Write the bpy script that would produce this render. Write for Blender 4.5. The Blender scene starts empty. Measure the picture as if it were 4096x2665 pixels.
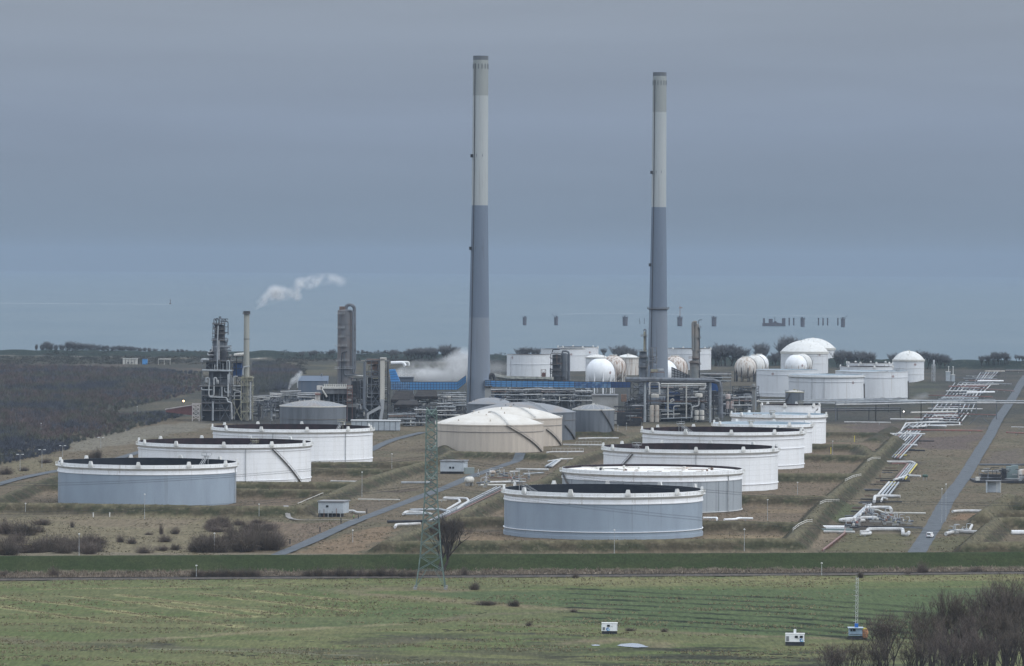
import bpy, math, random
import numpy as np
from mathutils import Matrix, Vector
sin, cos, pi, R = math.sin, math.cos, math.pi, math.radians
rnd = random.Random(7)
SC = bpy.context.scene
COL = SC.collection

# ------------------------------------------------------------------ camera (telephoto drone view)
FPX, CX, CY, YH, HC = 18500.0, 2048.0, 1332.5, 1060.0, 109.0
PITCH, ROLL = math.atan((CY - YH) / FPX), R(0.35)
fw = Vector((0, cos(PITCH), -sin(PITCH))); up = Vector((0, sin(PITCH), cos(PITCH))); rt = Vector((1, 0, 0))
r2 = rt * cos(ROLL) + up * sin(ROLL); u2 = up * cos(ROLL) - rt * sin(ROLL)
cam = bpy.data.objects.new('camera', bpy.data.cameras.new('camera')); COL.objects.link(cam)
m = Matrix.Identity(4)
for i in range(3):
    m[i][0], m[i][1], m[i][2] = r2[i], u2[i], -fw[i]
m[2][3] = HC
cam.matrix_world = m
cam.data.sensor_width = 36; cam.data.lens = 36 * FPX / 4096
cam.data.clip_start = 1; cam.data.clip_end = 200000
SC.camera = cam

# ------------------------------------------------------------------ sky, sun, exposure
SUN_EL, SUN_AZ = R(42), R(112)
w = bpy.data.worlds.new('World'); SC.world = w; w.use_nodes = True
nt = w.node_tree; N = nt.nodes; L = nt.links
for n in list(N): N.remove(n)
out = N.new('ShaderNodeOutputWorld'); bg = N.new('ShaderNodeBackground'); L.new(bg.outputs[0], out.inputs[0])
bg.inputs[1].default_value = 0.1
sky = N.new('ShaderNodeTexSky'); sky.sky_type = 'NISHITA'; sky.sun_disc = False
sky.sun_elevation = SUN_EL; sky.sun_rotation = SUN_AZ
tc = N.new('ShaderNodeTexCoord'); sep = N.new('ShaderNodeSeparateXYZ'); L.new(tc.outputs['Generated'], sep.inputs[0])
mp = N.new('ShaderNodeMapping'); mp.inputs['Scale'].default_value = (5, 5, 55); L.new(tc.outputs['Generated'], mp.inputs[0])
nz = N.new('ShaderNodeTexNoise'); nz.inputs['Scale'].default_value = 1.6; nz.inputs['Detail'].default_value = 4; L.new(mp.outputs[0], nz.inputs['Vector'])
ramp = N.new('ShaderNodeValToRGB'); L.new(sep.outputs['Z'], ramp.inputs[0])
cr = ramp.color_ramp
stops = [(0.0, (2.0, 2.5, 3.05)), (0.012, (2.12, 2.72, 3.6)), (0.03, (2.5, 3.1, 4.2)), (0.058, (2.95, 3.4, 4.2)), (0.12, (6.8, 7.7, 9.1)), (0.3, (12.4, 13.7, 15.8)), (1.0, (13.2, 14.5, 16))]
while len(cr.elements) < len(stops): cr.elements.new(0.5)
for e, (p, c) in zip(cr.elements, stops): e.position = p; e.color = (*[v / 16 for v in c], 1)
mul = N.new('ShaderNodeMix'); mul.data_type = 'RGBA'; mul.blend_type = 'MULTIPLY'; mul.inputs[0].default_value = 1
mr = N.new('ShaderNodeMapRange'); mr.inputs[1].default_value = 0.3; mr.inputs[2].default_value = 0.7; mr.inputs[3].default_value = 15.1; mr.inputs[4].default_value = 17.0
L.new(nz.outputs[0], mr.inputs[0]); L.new(ramp.outputs[0], mul.inputs[6]); L.new(mr.outputs[0], mul.inputs[7])
mix = N.new('ShaderNodeMix'); mix.data_type = 'RGBA'; mix.inputs[0].default_value = 0.93      # cloud cover over the clear sky
L.new(sky.outputs[0], mix.inputs[6]); L.new(mul.outputs[2], mix.inputs[7]); L.new(mix.outputs[2], bg.inputs[0])
sun = bpy.data.objects.new('sun', bpy.data.lights.new('sun', 'SUN')); COL.objects.link(sun)
sun.data.energy = 1.7; sun.data.angle = R(45); sun.data.color = (1, .985, .96)
sd = Vector((sin(SUN_AZ) * cos(SUN_EL), cos(SUN_AZ) * cos(SUN_EL), sin(SUN_EL)))
sun.rotation_euler = sd.to_track_quat('Z', 'Y').to_euler()
SC.view_settings.view_transform = 'Standard'; SC.view_settings.look = 'None'
SC.view_settings.exposure = -0.06; SC.view_settings.gamma = 1
SC.cycles.use_denoising = True; SC.cycles.max_bounces = 5; SC.cycles.diffuse_bounces = 3; SC.cycles.volume_bounces = 1
SC.cycles.transparent_max_bounces = 12; SC.cycles.caustics_reflective = False; SC.cycles.caustics_refractive = False

# ------------------------------------------------------------------ photo pixel -> world
def ray(px, py):
    dx, dy = px - CX, py - CY
    x = dx * cos(ROLL) + dy * sin(ROLL); y = -dx * sin(ROLL) + dy * cos(ROLL)
    return fw * FPX + rt * x - up * y
def G(p, z=0.0):
    d = ray(*p); t = (z - HC) / d.z
    return Vector((d.x * t, d.y * t, z))
def V(p, Y):
    d = ray(*p); t = Y / d.y
    return Vector((d.x * t, Y, HC + d.z * t))
def zf(x0, y0, s): return lambda x, y: (x0 + x * s, y0 + y * s)
zA = zf(700, 1050, .45187); zB = zf(1500, 1250, .42017); zC = zf(2300, 1200, .42017); zD = zf(2900, 1250, .50252)
zE = zf(0, 1300, .38726); zF = zf(0, 1750, .5042); zG = zf(1000, 1750, .5042); zH = zf(1900, 1700, .5042)
zI = zf(3000, 1700, .4605); zJ = zf(0, 2200, .5882); zK = zf(1400, 2100, .54622); zL = zf(2700, 2200, .58655)
zN = zf(0, 1050, .63025); zO = zf(3000, 1350, .4605); zM = zf(1950, 1100, .65126); zV = zf(0, 0, 1.7210)

# ------------------------------------------------------------------ mesh helpers
class MB:
    def __init__(s): s.v = []; s.f = []
    def add(s, vs, fs):
        b = len(s.v); s.v += [tuple(p) for p in vs]; s.f += [tuple(b + i for i in f) for f in fs]; return s
    def box(s, c, d, rz=0.0):
        ca, sa = cos(rz), sin(rz); vs = []
        for k in (-.5, .5):
            for (i, j) in ((-.5, -.5), (.5, -.5), (.5, .5), (-.5, .5)):
                x, y = d[0] * i, d[1] * j
                vs.append((c[0] + x * ca - y * sa, c[1] + x * sa + y * ca, c[2] + d[2] * k))
        return s.add(vs, [(3, 2, 1, 0), (4, 5, 6, 7), (0, 1, 5, 4), (1, 2, 6, 5), (2, 3, 7, 6), (3, 0, 4, 7)])
    def tube(s, pts, r, n=6, r2=None, cap=True):
        pts = [Vector(p) for p in pts]; k = len(pts); vs = []
        prev = None
        for i, p in enumerate(pts):
            a = (pts[i] - pts[i - 1]).normalized() if i else None
            b = (pts[i + 1] - pts[i]).normalized() if i < k - 1 else None
            t = ((a + b) if a is not None and b is not None else (a if b is None else b))
            t = t.normalized() if t.length > 1e-6 else (a or b)
            if prev is None:
                u = Vector((0, 0, 1)) if abs(t.z) < .9 else Vector((1, 0, 0))
                u = (u - t * u.dot(t)).normalized()
            else:
                u = prev - t * prev.dot(t)
                u = u.normalized() if u.length > 1e-6 else Vector((0, 0, 1))
            prev = u; q = t.cross(u)
            rr = r if r2 is None else r + (r2 - r) * i / max(1, k - 1)
            f = 1.0
            if a is not None and b is not None: f = min(1.4, 1 / max(.6, cos(a.angle(b, 0) / 2)))
            for j in range(n):
                an = 2 * pi * (j + .5) / n
                vs.append(p + (u * cos(an) + q * sin(an)) * rr * (f if k > 2 else 1))
        fs = [(i * n + j, i * n + (j + 1) % n, (i + 1) * n + (j + 1) % n, (i + 1) * n + j) for i in range(k - 1) for j in range(n)]
        if cap: fs += [tuple(reversed(range(n))), tuple((k - 1) * n + j for j in range(n))]
        return s.add(vs, fs)
    def bar(s, p, q, r=.1, n=4): return s.tube([p, q], r, n)
    def lathe(s, prof, n=48, c=(0, 0), a0=0.0, a1=2 * pi):
        full = abs(a1 - a0 - 2 * pi) < 1e-6; m_ = n if full else n + 1; k = len(prof)
        vs = [(c[0] + r * sin(a0 + (a1 - a0) * j / n), c[1] - r * cos(a0 + (a1 - a0) * j / n), z) for (r, z) in prof for j in range(m_)]
        fs = [(i * m_ + j, i * m_ + (j + 1) % m_, (i + 1) * m_ + (j + 1) % m_, (i + 1) * m_ + j) for i in range(k - 1) for j in range(n)]
        return s.add(vs, fs)
    def cyl(s, c, z0, z1, r, n=16, r1=None, top=True):
        r1 = r if r1 is None else r1
        prof = [(r, z0), (r1, z1)] + ([(0.001, z1)] if top else [])
        return s.lathe(prof, n, c)
    def sphere(s, c, r, n=24, sz=1.0, z0=-1.0):
        prof = [(max(.001, r * cos(a)), c[2] + r * sin(a) * sz) for a in [(-pi / 2 + pi * i / (n // 2)) for i in range(n // 2 + 1)]]
        return s.lathe(prof, n, (c[0], c[1]))
    def prism(s, poly, z0, z1):
        n = len(poly)
        return s.add([(x, y, z0) for x, y in poly] + [(x, y, z1) for x, y in poly],
                     [tuple(range(n, 2 * n)), tuple(reversed(range(n)))] + [(i, (i + 1) % n, n + (i + 1) % n, n + i) for i in range(n)])
    def loft(s, secs):
        k = len(secs); n = len(secs[0])
        return s.add([p for q in secs for p in q], [(i * n + j, i * n + (j + 1) % n, (i + 1) * n + (j + 1) % n, (i + 1) * n + j) for i in range(k - 1) for j in range(n)]
                     + [tuple(reversed(range(n))), tuple((k - 1) * n + j for j in range(n))])
    def build(s, name, mat, parent=None, smooth=False, off=(0, 0, 0)):
        me = bpy.data.meshes.new(name)
        o = Vector(off)
        me.from_pydata([tuple(Vector(p) - o) for p in s.v] if o.length else s.v, [], s.f)
        me.materials.append(mat)
        if smooth:
            me.polygons.foreach_set('use_smooth', [True] * len(me.polygons))
            try: me.set_sharp_from_angle(angle=R(40))
            except Exception: pass
        ob = bpy.data.objects.new(name, me); COL.objects.link(ob)
        if parent: ob.parent = parent
        else: ob.location = o
        return ob
def np_mesh(name, verts, faces, mat, parent=None, smooth=False):
    """verts (n,3) array, faces (m,k) array of one face size"""
    me = bpy.data.meshes.new(name); k = faces.shape[1]
    me.vertices.add(len(verts)); me.vertices.foreach_set('co', verts.astype(np.float32).ravel())
    me.loops.add(faces.size); me.loops.foreach_set('vertex_index', faces.astype(np.int32).ravel())
    me.polygons.add(len(faces)); me.polygons.foreach_set('loop_start', np.arange(0, faces.size, k, dtype=np.int32))
    me.polygons.foreach_set('loop_total', np.full(len(faces), k, dtype=np.int32))
    if smooth: me.polygons.foreach_set('use_smooth', np.ones(len(faces), dtype=bool))
    me.update(calc_edges=True); me.materials.append(mat)
    ob = bpy.data.objects.new(name, me); COL.objects.link(ob)
    if parent: ob.parent = parent
    return ob
def tag(o, label=None, cat=None, group=None, kind=None):
    if label: o['label'] = label
    if cat: o['category'] = cat
    if group: o['group'] = group
    if kind: o['kind'] = kind
    return o
def thing(name, label, cat, loc=(0, 0, 0), group=None, rz=0.0):
    o = bpy.data.objects.new(name, None); COL.objects.link(o); o.location = loc; o.rotation_euler = (0, 0, rz)
    o.empty_display_size = 1
    return tag(o, label, cat, group)
def copy_tree(o, loc=None, rz=None, scale=None, label=None, group=None, parent=None):
    c = o.copy(); COL.objects.link(c)
    if parent: c.parent = parent
    for ch in list(o.children): copy_tree(ch, parent=c)
    if loc is not None: c.location = loc
    if rz is not None: c.rotation_euler = (0, 0, rz)
    if scale is not None: c.scale = scale if hasattr(scale, '__len__') else (scale,) * 3
    if label: c['label'] = label
    if group: c['group'] = group
    return c

# ------------------------------------------------------------------ materials
def mat(name, c, rough=.7, c2=None, scale=.15, sc3=None, lo=.4, hi=.62, detail=5, bump=0, bscale=2.0, metal=0.0, fine=.0, stain=None, seam=0):
    """base colour c, worn patches of c2 where a noise (scale per metre, stretched by sc3) is high"""
    M_ = bpy.data.materials.new(name); M_.use_nodes = True
    t = M_.node_tree; b = t.nodes['Principled BSDF']; b.inputs['Roughness'].default_value = rough; b.inputs['Metallic'].default_value = metal
    b.inputs['Specular IOR Level'].default_value = .3
    b.inputs['Base Color'].default_value = (*c, 1)
    if c2 or bump or fine:
        tx = t.nodes.new('ShaderNodeTexCoord')
        mp_ = t.nodes.new('ShaderNodeMapping'); t.links.new(tx.outputs['Object'], mp_.inputs[0])
        if sc3: mp_.inputs['Scale'].default_value = sc3
    last = None
    if c2:
        n_ = t.nodes.new('ShaderNodeTexNoise'); n_.inputs['Scale'].default_value = scale; n_.inputs['Detail'].default_value = detail; n_.inputs['Roughness'].default_value = .6
        t.links.new(mp_.outputs[0], n_.inputs['Vector'])
        r_ = t.nodes.new('ShaderNodeMapRange'); r_.inputs[1].default_value = lo; r_.inputs[2].default_value = hi
        t.links.new(n_.outputs[0], r_.inputs[0])
        x_ = t.nodes.new('ShaderNodeMix'); x_.data_type = 'RGBA'; x_.inputs[6].default_value = (*c, 1); x_.inputs[7].default_value = (*c2, 1)
        t.links.new(r_.outputs[0], x_.inputs[0]); last = x_.outputs[2]
        t.links.new(last, b.inputs['Base Color'])
    if stain:      # few dark run-off streaks, running down
        m3 = t.nodes.new('ShaderNodeMapping'); m3.inputs['Scale'].default_value = (.8, .8, .02); t.links.new(tx.outputs['Object'], m3.inputs[0])
        n4 = t.nodes.new('ShaderNodeTexNoise'); n4.inputs['Scale'].default_value = 1.4; n4.inputs['Detail'].default_value = 3; t.links.new(m3.outputs[0], n4.inputs['Vector'])
        r4 = t.nodes.new('ShaderNodeMapRange'); r4.inputs[1].default_value = .62; r4.inputs[2].default_value = .74; r4.inputs[4].default_value = .55; t.links.new(n4.outputs[0], r4.inputs[0])
        x4 = t.nodes.new('ShaderNodeMix'); x4.data_type = 'RGBA'; t.links.new(last, x4.inputs[6]); x4.inputs[7].default_value = (*stain, 1); t.links.new(r4.outputs[0], x4.inputs[0]); last = x4.outputs[2]
        t.links.new(last, b.inputs['Base Color'])
    if seam:       # plate courses: thin darker weld lines
        sp = t.nodes.new('ShaderNodeSeparateXYZ'); t.links.new(tx.outputs['Object'], sp.inputs[0])
        mo = t.nodes.new('ShaderNodeMath'); mo.operation = 'MODULO'; mo.inputs[1].default_value = seam; t.links.new(sp.outputs['Z'], mo.inputs[0])
        lt = t.nodes.new('ShaderNodeMath'); lt.operation = 'LESS_THAN'; lt.inputs[1].default_value = .16; t.links.new(mo.outputs[0], lt.inputs[0])
        sm = t.nodes.new('ShaderNodeMath'); sm.operation = 'MULTIPLY'; sm.inputs[1].default_value = .3; t.links.new(lt.outputs[0], sm.inputs[0])
        x5 = t.nodes.new('ShaderNodeMix'); x5.data_type = 'RGBA'; t.links.new(last, x5.inputs[6]); x5.inputs[7].default_value = (c[0] * .5, c[1] * .5, c[2] * .5, 1); t.links.new(sm.outputs[0], x5.inputs[0]); last = x5.outputs[2]
        t.links.new(last, b.inputs['Base Color'])
    if bump:
        n2 = t.nodes.new('ShaderNodeTexNoise'); n2.inputs['Scale'].default_value = bscale; n2.inputs['Detail'].default_value = 4
        t.links.new(mp_.outputs[0], n2.inputs['Vector'])
        bp = t.nodes.new('ShaderNodeBump'); bp.inputs['Strength'].default_value = 1; bp.inputs['Distance'].default_value = bump
        t.links.new(n2.outputs[0], bp.inputs['Height']); t.links.new(bp.outputs[0], b.inputs['Normal'])
    return M_
STREAK = (1, 1, .06)
white = mat('white_paint', (.80, .81, .82), .5, (.70, .70, .69), .35, STREAK, .48, .8, stain=(.42, .38, .33), seam=2.5)
whitef = mat('haze_dimmed_white_paint', (.64, .655, .67), .55, (.54, .545, .55), .35, STREAK, .48, .8, stain=(.4, .37, .33))  # tank white dimmed for the far group: distance haze put into the colour
white2 = mat('weathered_white_paint', (.66, .66, .64), .6, (.52, .50, .46), .4, STREAK, .45, .75)
offw = mat('old_white_paint', (.56, .55, .51), .6, (.42, .39, .33), .8, None, .45, .75)
clad = mat('grey_cladding', (.29, .345, .405), .45, (.245, .29, .345), .12, (1, 1, .3), .4, .7, stain=(.2, .225, .25))
clad2 = mat('ribbed_grey_cladding', (.33, .36, .385), .5, (.17, .185, .2), .55, (1, 1, .015), .52, .66)
greyt = mat('grey_tank_paint', (.135, .15, .17), .6, (.09, .10, .11), .4, STREAK, .42, .7, stain=(.09, .09, .095))
greyroof = mat('grey_roof_paint', (.21, .22, .235), .7, (.25, .21, .18), .08, None, .45, .75)
beige = mat('beige_tank_paint', (.50, .44, .37), .6, (.40, .35, .30), .35, STREAK, .42, .72, stain=(.27, .22, .18))
beiget = mat('pale_dome_paint', (.62, .59, .54), .6, (.53, .49, .43), .09, None, .4, .7)
dirtyw = mat('stained_white_paint', (.58, .55, .51), .6, (.33, .25, .19), .5, (1, 1, .09), .45, .66)
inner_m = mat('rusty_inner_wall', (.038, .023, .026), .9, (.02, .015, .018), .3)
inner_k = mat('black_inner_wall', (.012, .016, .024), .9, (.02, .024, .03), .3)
roofdk = mat('dark_floating_roof', (.05, .05, .05), .9)
roofw = mat('white_floating_roof', (.72, .70, .67), .7, (.45, .3, .2), .1, None, .58, .66)
roofg = mat('aluminium_roof', (.36, .43, .47), .5, (.42, .46, .5), .1)
steel = mat('galvanised_steel', (.15, .165, .185), .55, (.095, .10, .11), .4)
steel_l = mat('pale_steel', (.42, .44, .45), .5, (.30, .30, .30), .5)
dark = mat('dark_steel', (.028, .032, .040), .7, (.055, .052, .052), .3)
stair_m = mat('stair_steel', (.12, .12, .125), .7, (.18, .16, .14), .6)
rust = mat('rusty_steel', (.20, .12, .085), .8, (.12, .09, .075), .5)
redp = mat('faded_red_paint', (.28, .125, .105), .6, (.22, .14, .12), .4)
red = mat('red_paint', (.5, .05, .04), .5)
yellow = mat('yellow_paint', (.6, .5, .08), .5)
olivp = mat('pale_yellow_steel', (.34, .33, .24), .6, (.22, .2, .15), .5)
blue = mat('blue_cladding', (.07, .25, .54), .5, (.12, .31, .56), .1, (1, 1, .5), .35, .7)
blue_d = mat('deep_blue_cladding', (.03, .085, .23), .5, (.02, .06, .17), .2)
concr = mat('concrete', (.30, .30, .29), .85, (.24, .235, .22), .1)
pipew = mat('white_pipe', (.56, .565, .565), .5, (.42, .41, .39), .3)
pipeg = mat('grey_pipe', (.34, .37, .39), .5, (.25, .26, .27), .3)
asph = mat('worn_asphalt', (.095, .108, .122), .9, (.06, .066, .072), .22, None, .38, .64, stain=(.13, .125, .11))
gravel = mat('pale_gravel', (.26, .25, .24), .95, (.17, .16, .145), .15)
twig_d = mat('dark_twigs', (.055, .046, .041), .95, (.08, .066, .055), .5)
bark = mat('bare_bark', (.046, .039, .036), .95, (.07, .06, .052), .8)
twig_m = mat('winter_twigs', (.082, .069, .058), .95, (.125, .10, .078), .5)
twig_r = mat('reddish_twigs', (.135, .105, .088), .95, (.095, .08, .07), .5)
twig_f = mat('haze_paled_twigs', (.15, .155, .165), .95, (.19, .185, .18), .2)  # pale blue grey: extra distance haze painted into the twig colour
glass = mat('dark_window', (.02, .025, .03), .2)
shedm = mat('shed_cladding', (.42, .46, .49), .5, (.36, .39, .42), .3)
pyl = mat('weathered_green_steel', (.15, .21, .19), .6, (.09, .12, .11), .5)

# ------------------------------------------------------------------ terrain
_rs = np.random.RandomState(3); _tab = _rs.rand(256, 256)
def vnoise(x, y):
    xi = np.floor(x).astype(int); yi = np.floor(y).astype(int); fx = x - xi; fy = y - yi
    fx = fx * fx * (3 - 2 * fx); fy = fy * fy * (3 - 2 * fy)
    a = _tab[xi & 255, yi & 255]; b = _tab[(xi + 1) & 255, yi & 255]; c = _tab[xi & 255, (yi + 1) & 255]; d = _tab[(xi + 1) & 255, (yi + 1) & 255]
    return (a * (1 - fx) + b * fx) * (1 - fy) + (c * (1 - fx) + d * fx) * fy
def fbm(x, y, o=4):
    s = 0; a = .5; t = 0
    for i in range(o):
        s = s + a * vnoise(x + 17.3 * i, y + 9.1 * i); t += a; x = x * 2.03; y = y * 2.03; a *= .5
    return s / t
def linedist(x, y, pl):
    d = np.full(x.shape, 1e9)
    for (ax, ay), (bx, by) in zip(pl[:-1], pl[1:]):
        vx, vy = bx - ax, by - ay; l2 = vx * vx + vy * vy + 1e-9
        t = np.clip(((x - ax) * vx + (y - ay) * vy) / l2, 0, 1)
        d = np.minimum(d, np.hypot(x - ax - t * vx, y - ay - t * vy))
    return d
def inside(x, y, poly):
    r = np.zeros(x.shape, bool); j = len(poly) - 1
    for i in range(len(poly)):
        (xi, yi), (xj, yj) = poly[i], poly[j]
        r ^= ((yi > y) != (yj > y)) & (x < (xj - xi) * (y - yi) / (yj - yi + 1e-12) + xi); j = i
    return r
def polymask(x, y, poly, feather=6.0):
    d = linedist(x, y, poly + poly[:1]); d = np.where(inside(x, y, poly), d, -d)
    d = d + (fbm(x / (feather * 2.2), y / (feather * 3.5), 3) - .5) * feather * 2.2
    return np.clip(d / feather + .5, 0, 1)
def GP(pts, z=0.0): return [tuple(G(p, z)[:2]) for p in pts]

def fan(name, rows, ncol, wide, hfun, cfun, matr, kind='structure'):
    u = np.linspace(-wide, wide, ncol); Y = np.asarray(rows)
    X = u[None, :] * Y[:, None] * (2048 / FPX); YY = np.repeat(Y[:, None], ncol, 1)
    Z = hfun(X, YY); C = cfun(X, YY, Z)
    nr = len(Y); idx = np.arange(nr * ncol).reshape(nr, ncol)
    f = np.stack([idx[:-1, :-1], idx[:-1, 1:], idx[1:, 1:], idx[1:, :-1]], -1).reshape(-1, 4)
    ob = np_mesh(name, np.stack([X, YY, Z], -1).reshape(-1, 3), f, matr, smooth=True)
    at = ob.data.attributes.new('tint', 'FLOAT_COLOR', 'POINT')
    at.data.foreach_set('color', np.concatenate([C.reshape(-1, 3), np.ones((nr * ncol, 1))], 1).astype(np.float32).ravel())
    return tag(ob, kind=kind)
def ground_mat(name, straw, samt, s1, s2, bump):
    M_ = bpy.data.materials.new(name); M_.use_nodes = True; t = M_.node_tree; b = t.nodes['Principled BSDF']
    b.inputs['Roughness'].default_value = 1; b.inputs['Specular IOR Level'].default_value = .1
    at = t.nodes.new('ShaderNodeAttribute'); at.attribute_name = 'tint'
    tx = t.nodes.new('ShaderNodeTexCoord')
    def noise(sc, lo, hi, a, bb, det=5):
        n_ = t.nodes.new('ShaderNodeTexNoise'); n_.inputs['Scale'].default_value = sc; n_.inputs['Detail'].default_value = det; n_.inputs['Roughness'].default_value = .65
        t.links.new(tx.outputs['Object'], n_.inputs['Vector'])
        r_ = t.nodes.new('ShaderNodeMapRange'); r_.inputs[1].default_value = lo; r_.inputs[2].default_value = hi; r_.inputs[3].default_value = a; r_.inputs[4].default_value = bb
        t.links.new(n_.outputs[0], r_.inputs[0]); return r_.outputs[0], n_.outputs[0]
    tm = t.nodes.new('ShaderNodeMapping'); tm.inputs['Scale'].default_value = (1, .1, 1); t.links.new(tx.outputs['Object'], tm.inputs[0])   # grass lies in long drifts
    n5 = t.nodes.new('ShaderNodeTexNoise'); n5.inputs['Scale'].default_value = s2; n5.inputs['Detail'].default_value = 3; t.links.new(tm.outputs[0], n5.inputs['Vector'])
    r5 = t.nodes.new('ShaderNodeMapRange'); r5.inputs[1].default_value = .3; r5.inputs[2].default_value = .7; r5.inputs[3].default_value = .76; r5.inputs[4].default_value = 1.26; t.links.new(n5.outputs[0], r5.inputs[0])
    v1, _ = noise(s1, .3, .7, .86, 1.16); v2, h2 = noise(s2, .3, .7, .6, 1.45); k, _ = noise(s1 * 2.7, .55, .72, 0, samt)
    mm = t.nodes.new('ShaderNodeMath'); mm.operation = 'MULTIPLY'; t.links.new(v1, mm.inputs[0]); t.links.new(r5.outputs[0], mm.inputs[1])
    x = t.nodes.new('ShaderNodeMix'); x.data_type = 'RGBA'; t.links.new(k, x.inputs[0]); t.links.new(at.outputs['Color'], x.inputs[6]); x.inputs[7].default_value = (*straw, 1)
    vm = t.nodes.new('ShaderNodeVectorMath'); vm.operation = 'SCALE'; t.links.new(x.outputs[2], vm.inputs[0]); t.links.new(mm.outputs[0], vm.inputs['Scale'])
    t.links.new(vm.outputs[0], b.inputs['Base Color'])
    bp = t.nodes.new('ShaderNodeBump'); bp.inputs['Distance'].default_value = bump; t.links.new(h2, bp.inputs['Height']); t.links.new(bp.outputs[0], b.inputs['Normal'])
    return M_
def lay(C, msk, col): return C * (1 - msk[..., None]) + np.array(col) * msk[..., None]
grass_m = ground_mat('meadow_grass', (.21, .19, .105), .45, .22, 1.3, .15)
dike_m = ground_mat('dike_grass', (.11, .12, .06), .25, .3, 1.6, .15)
site_m = ground_mat('rough_grass', (.26, .22, .15), .35, .12, .8, .25)

DK0, DK1 = G((0, 2224), 5), G((4096, 2208), 5)
RW0, RW1 = G((0, 2318)), G((4096, 2292))
# meadow
def m_h(X, Y):
    yr = RW0.y + (RW1.y - RW0.y) * (X - RW0.x) / (RW1.x - RW0.x)
    return (fbm(X / 9, Y / 9, 4) - .5) * .5 - .25 - np.clip((Y - yr - 1) / 3, 0, 1)
TAN, GRN, MUD, OLV, REED, DRK = (.22, .19, .115), (.064, .092, .045), (.045, .042, .036), (.104, .11, .058), (.17, .135, .10), (.024, .024, .022)
MOWN = ([(0, 315), (500, 370), (960, 435), (1600, 515)], [(830, 300), (1400, 375), (1900, 430)], [(1350, 292), (2380, 410)], [(0, 380), (740, 490)], [(1780, 275), (2380, 345)], [(500, 310), (1000, 360), (1700, 450)], [(300, 265), (1400, 245)], [(1700, 235), (2000, 230)])
GFIELD = [zK(480, 480), zK(1200, 478), zL(0, 262), zL(1200, 262), zL(2600, 245), zL(2700, 620), zL(1100, 590), zL(0, 545), zK(1700, 720), zK(1280, 700), zK(1900, 615), zK(1280, 590)]
def m_c(X, Y, Z):
    C = np.zeros(X.shape + (3,)) + np.array(OLV)
    C = lay(C, np.clip((fbm(X / 50, Y / 30, 4) - .42) * 4, 0, .55), (.082, .11, .044))
    C = lay(C, np.clip((fbm(X / 34 + 60, Y / 16, 4) - .5) * 5, 0, .5), (.15, .14, .078))
    C = C * 1.0
    yr = RW0.y + (RW1.y - RW0.y) * (X - RW0.x) / (RW1.x - RW0.x)
    dr = yr - Y
    C = lay(C, np.clip(1 - np.abs(dr - 22) / 24 + (fbm(X / 14, Y / 8, 3) - .5), 0, 1) * np.clip((X + 20) / 60, .25, .9), (.175, .155, .088))
    gf = polymask(X, Y, GP([zK(480, 480), zK(1200, 478), zL(0, 262), zL(1200, 262), zL(2600, 245), zL(2700, 620), zL(1100, 590), zL(0, 545), zK(1700, 720), zK(1280, 700), zK(1900, 615), zK(1280, 590)]), 7)
    C = lay(C, gf * .85, (.066, .092, .047))
    gf2 = polymask(X, Y, GP([zJ(1500, 470), zJ(2380, 440), zK(480, 590), zK(900, 640), zK(420, 700), zJ(2380, 520), zJ(1900, 520)]), 6)
    C = lay(C, gf2 * .5, GRN)
    mud = polymask(X, Y, GP([zK(-300, 850), zK(300, 790), zK(1300, 800), zK(2000, 860), zL(300, 680), zL(1100, 640), zL(1800, 720), zL(2400, 820), zK(-100, 1200)]), 12)
    C = lay(C, mud * np.clip((fbm(X / 22, Y / 9, 4) - .46) * 6, 0, .6), MUD)
    mud2 = polymask(X, Y, GP([zL(0, 648), zL(500, 640), zL(1060, 690), zL(1100, 800), zL(-600, 800), zK(1350, 960)]), 8)
    C = lay(C, mud2 * np.clip((fbm(X / 26, Y / 8, 4) - .45) * 7, 0, .8), DRK)
    def line(pl, wdt, col, a=.8, ns=.5):
        d = linedist(X, Y, GP(pl)); d = d + (fbm(X / 3.5, Y / 7, 3) - .5) * wdt * 1.4
        return lay(C, np.clip(1.3 - d / wdt, 0, 1) * a * np.clip((fbm(X / 12 + 5, Y / 12, 2) - .28) * 4, .55, 1), col)
    for pl in MOWN:
        C = line([zJ(*p) for p in pl], 3.4, (.235, .215, .125), 1.0)
    C = line([zJ(1000, 605), zJ(1400, 580), zJ(1800, 545), zJ(2380, 515), zK(330, 722)], 4, (.2, .17, .115), .8)
    C = line([zJ(-60, 590), zJ(300, 640), zJ(700, 630), zJ(1000, 605)], 8, (.125, .105, .08), .8)
    C = line([zJ(800, 645), zJ(1010, 640)], 9, (.035, .033, .031), .95)
    C = line([zJ(1000, 652), zJ(1700, 672), zJ(2380, 698), zK(500, 820), zK(900, 840)], 6, (.085, .075, .06), .75)
    C = line([zJ(1000, 665), zJ(1700, 684), zJ(2380, 712)], 2.2, (.2, .19, .16), .7)
    C = line([zK(-100, 480), zK(300, 520), zK(860, 562), zK(1260, 590), zK(1500, 610), zK(1800, 612)], 6.5, REED, .85)
    C = line([zK(60, 470), zK(300, 462), zK(620, 462), zK(740, 475)], 9, REED, .85)
    C = line([zK(640, 700), zK(900, 655), zK(1300, 640), zK(1560, 625)], 5, (.13, .11, .085), .8)
    C = line([zK(1000, 712), zK(1400, 735), zK(1840, 752), zL(0, 556), zL(500, 582), zL(1100, 596)], 5, (.15, .125, .09), .75)
    C = line([zK(250, 805), zK(560, 820), zK(1000, 840), zK(1430, 858)], 2.2, (.05, .05, .04), .85)
    C = line([zK(1100, 785), zK(1500, 795), zK(2000, 822)], 2.2, (.045, .045, .038), .85)
    C = line([zK(0, 1030), zK(380, 1008), zK(700, 992)], 3.2, (.2, .19, .17), .8)
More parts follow.
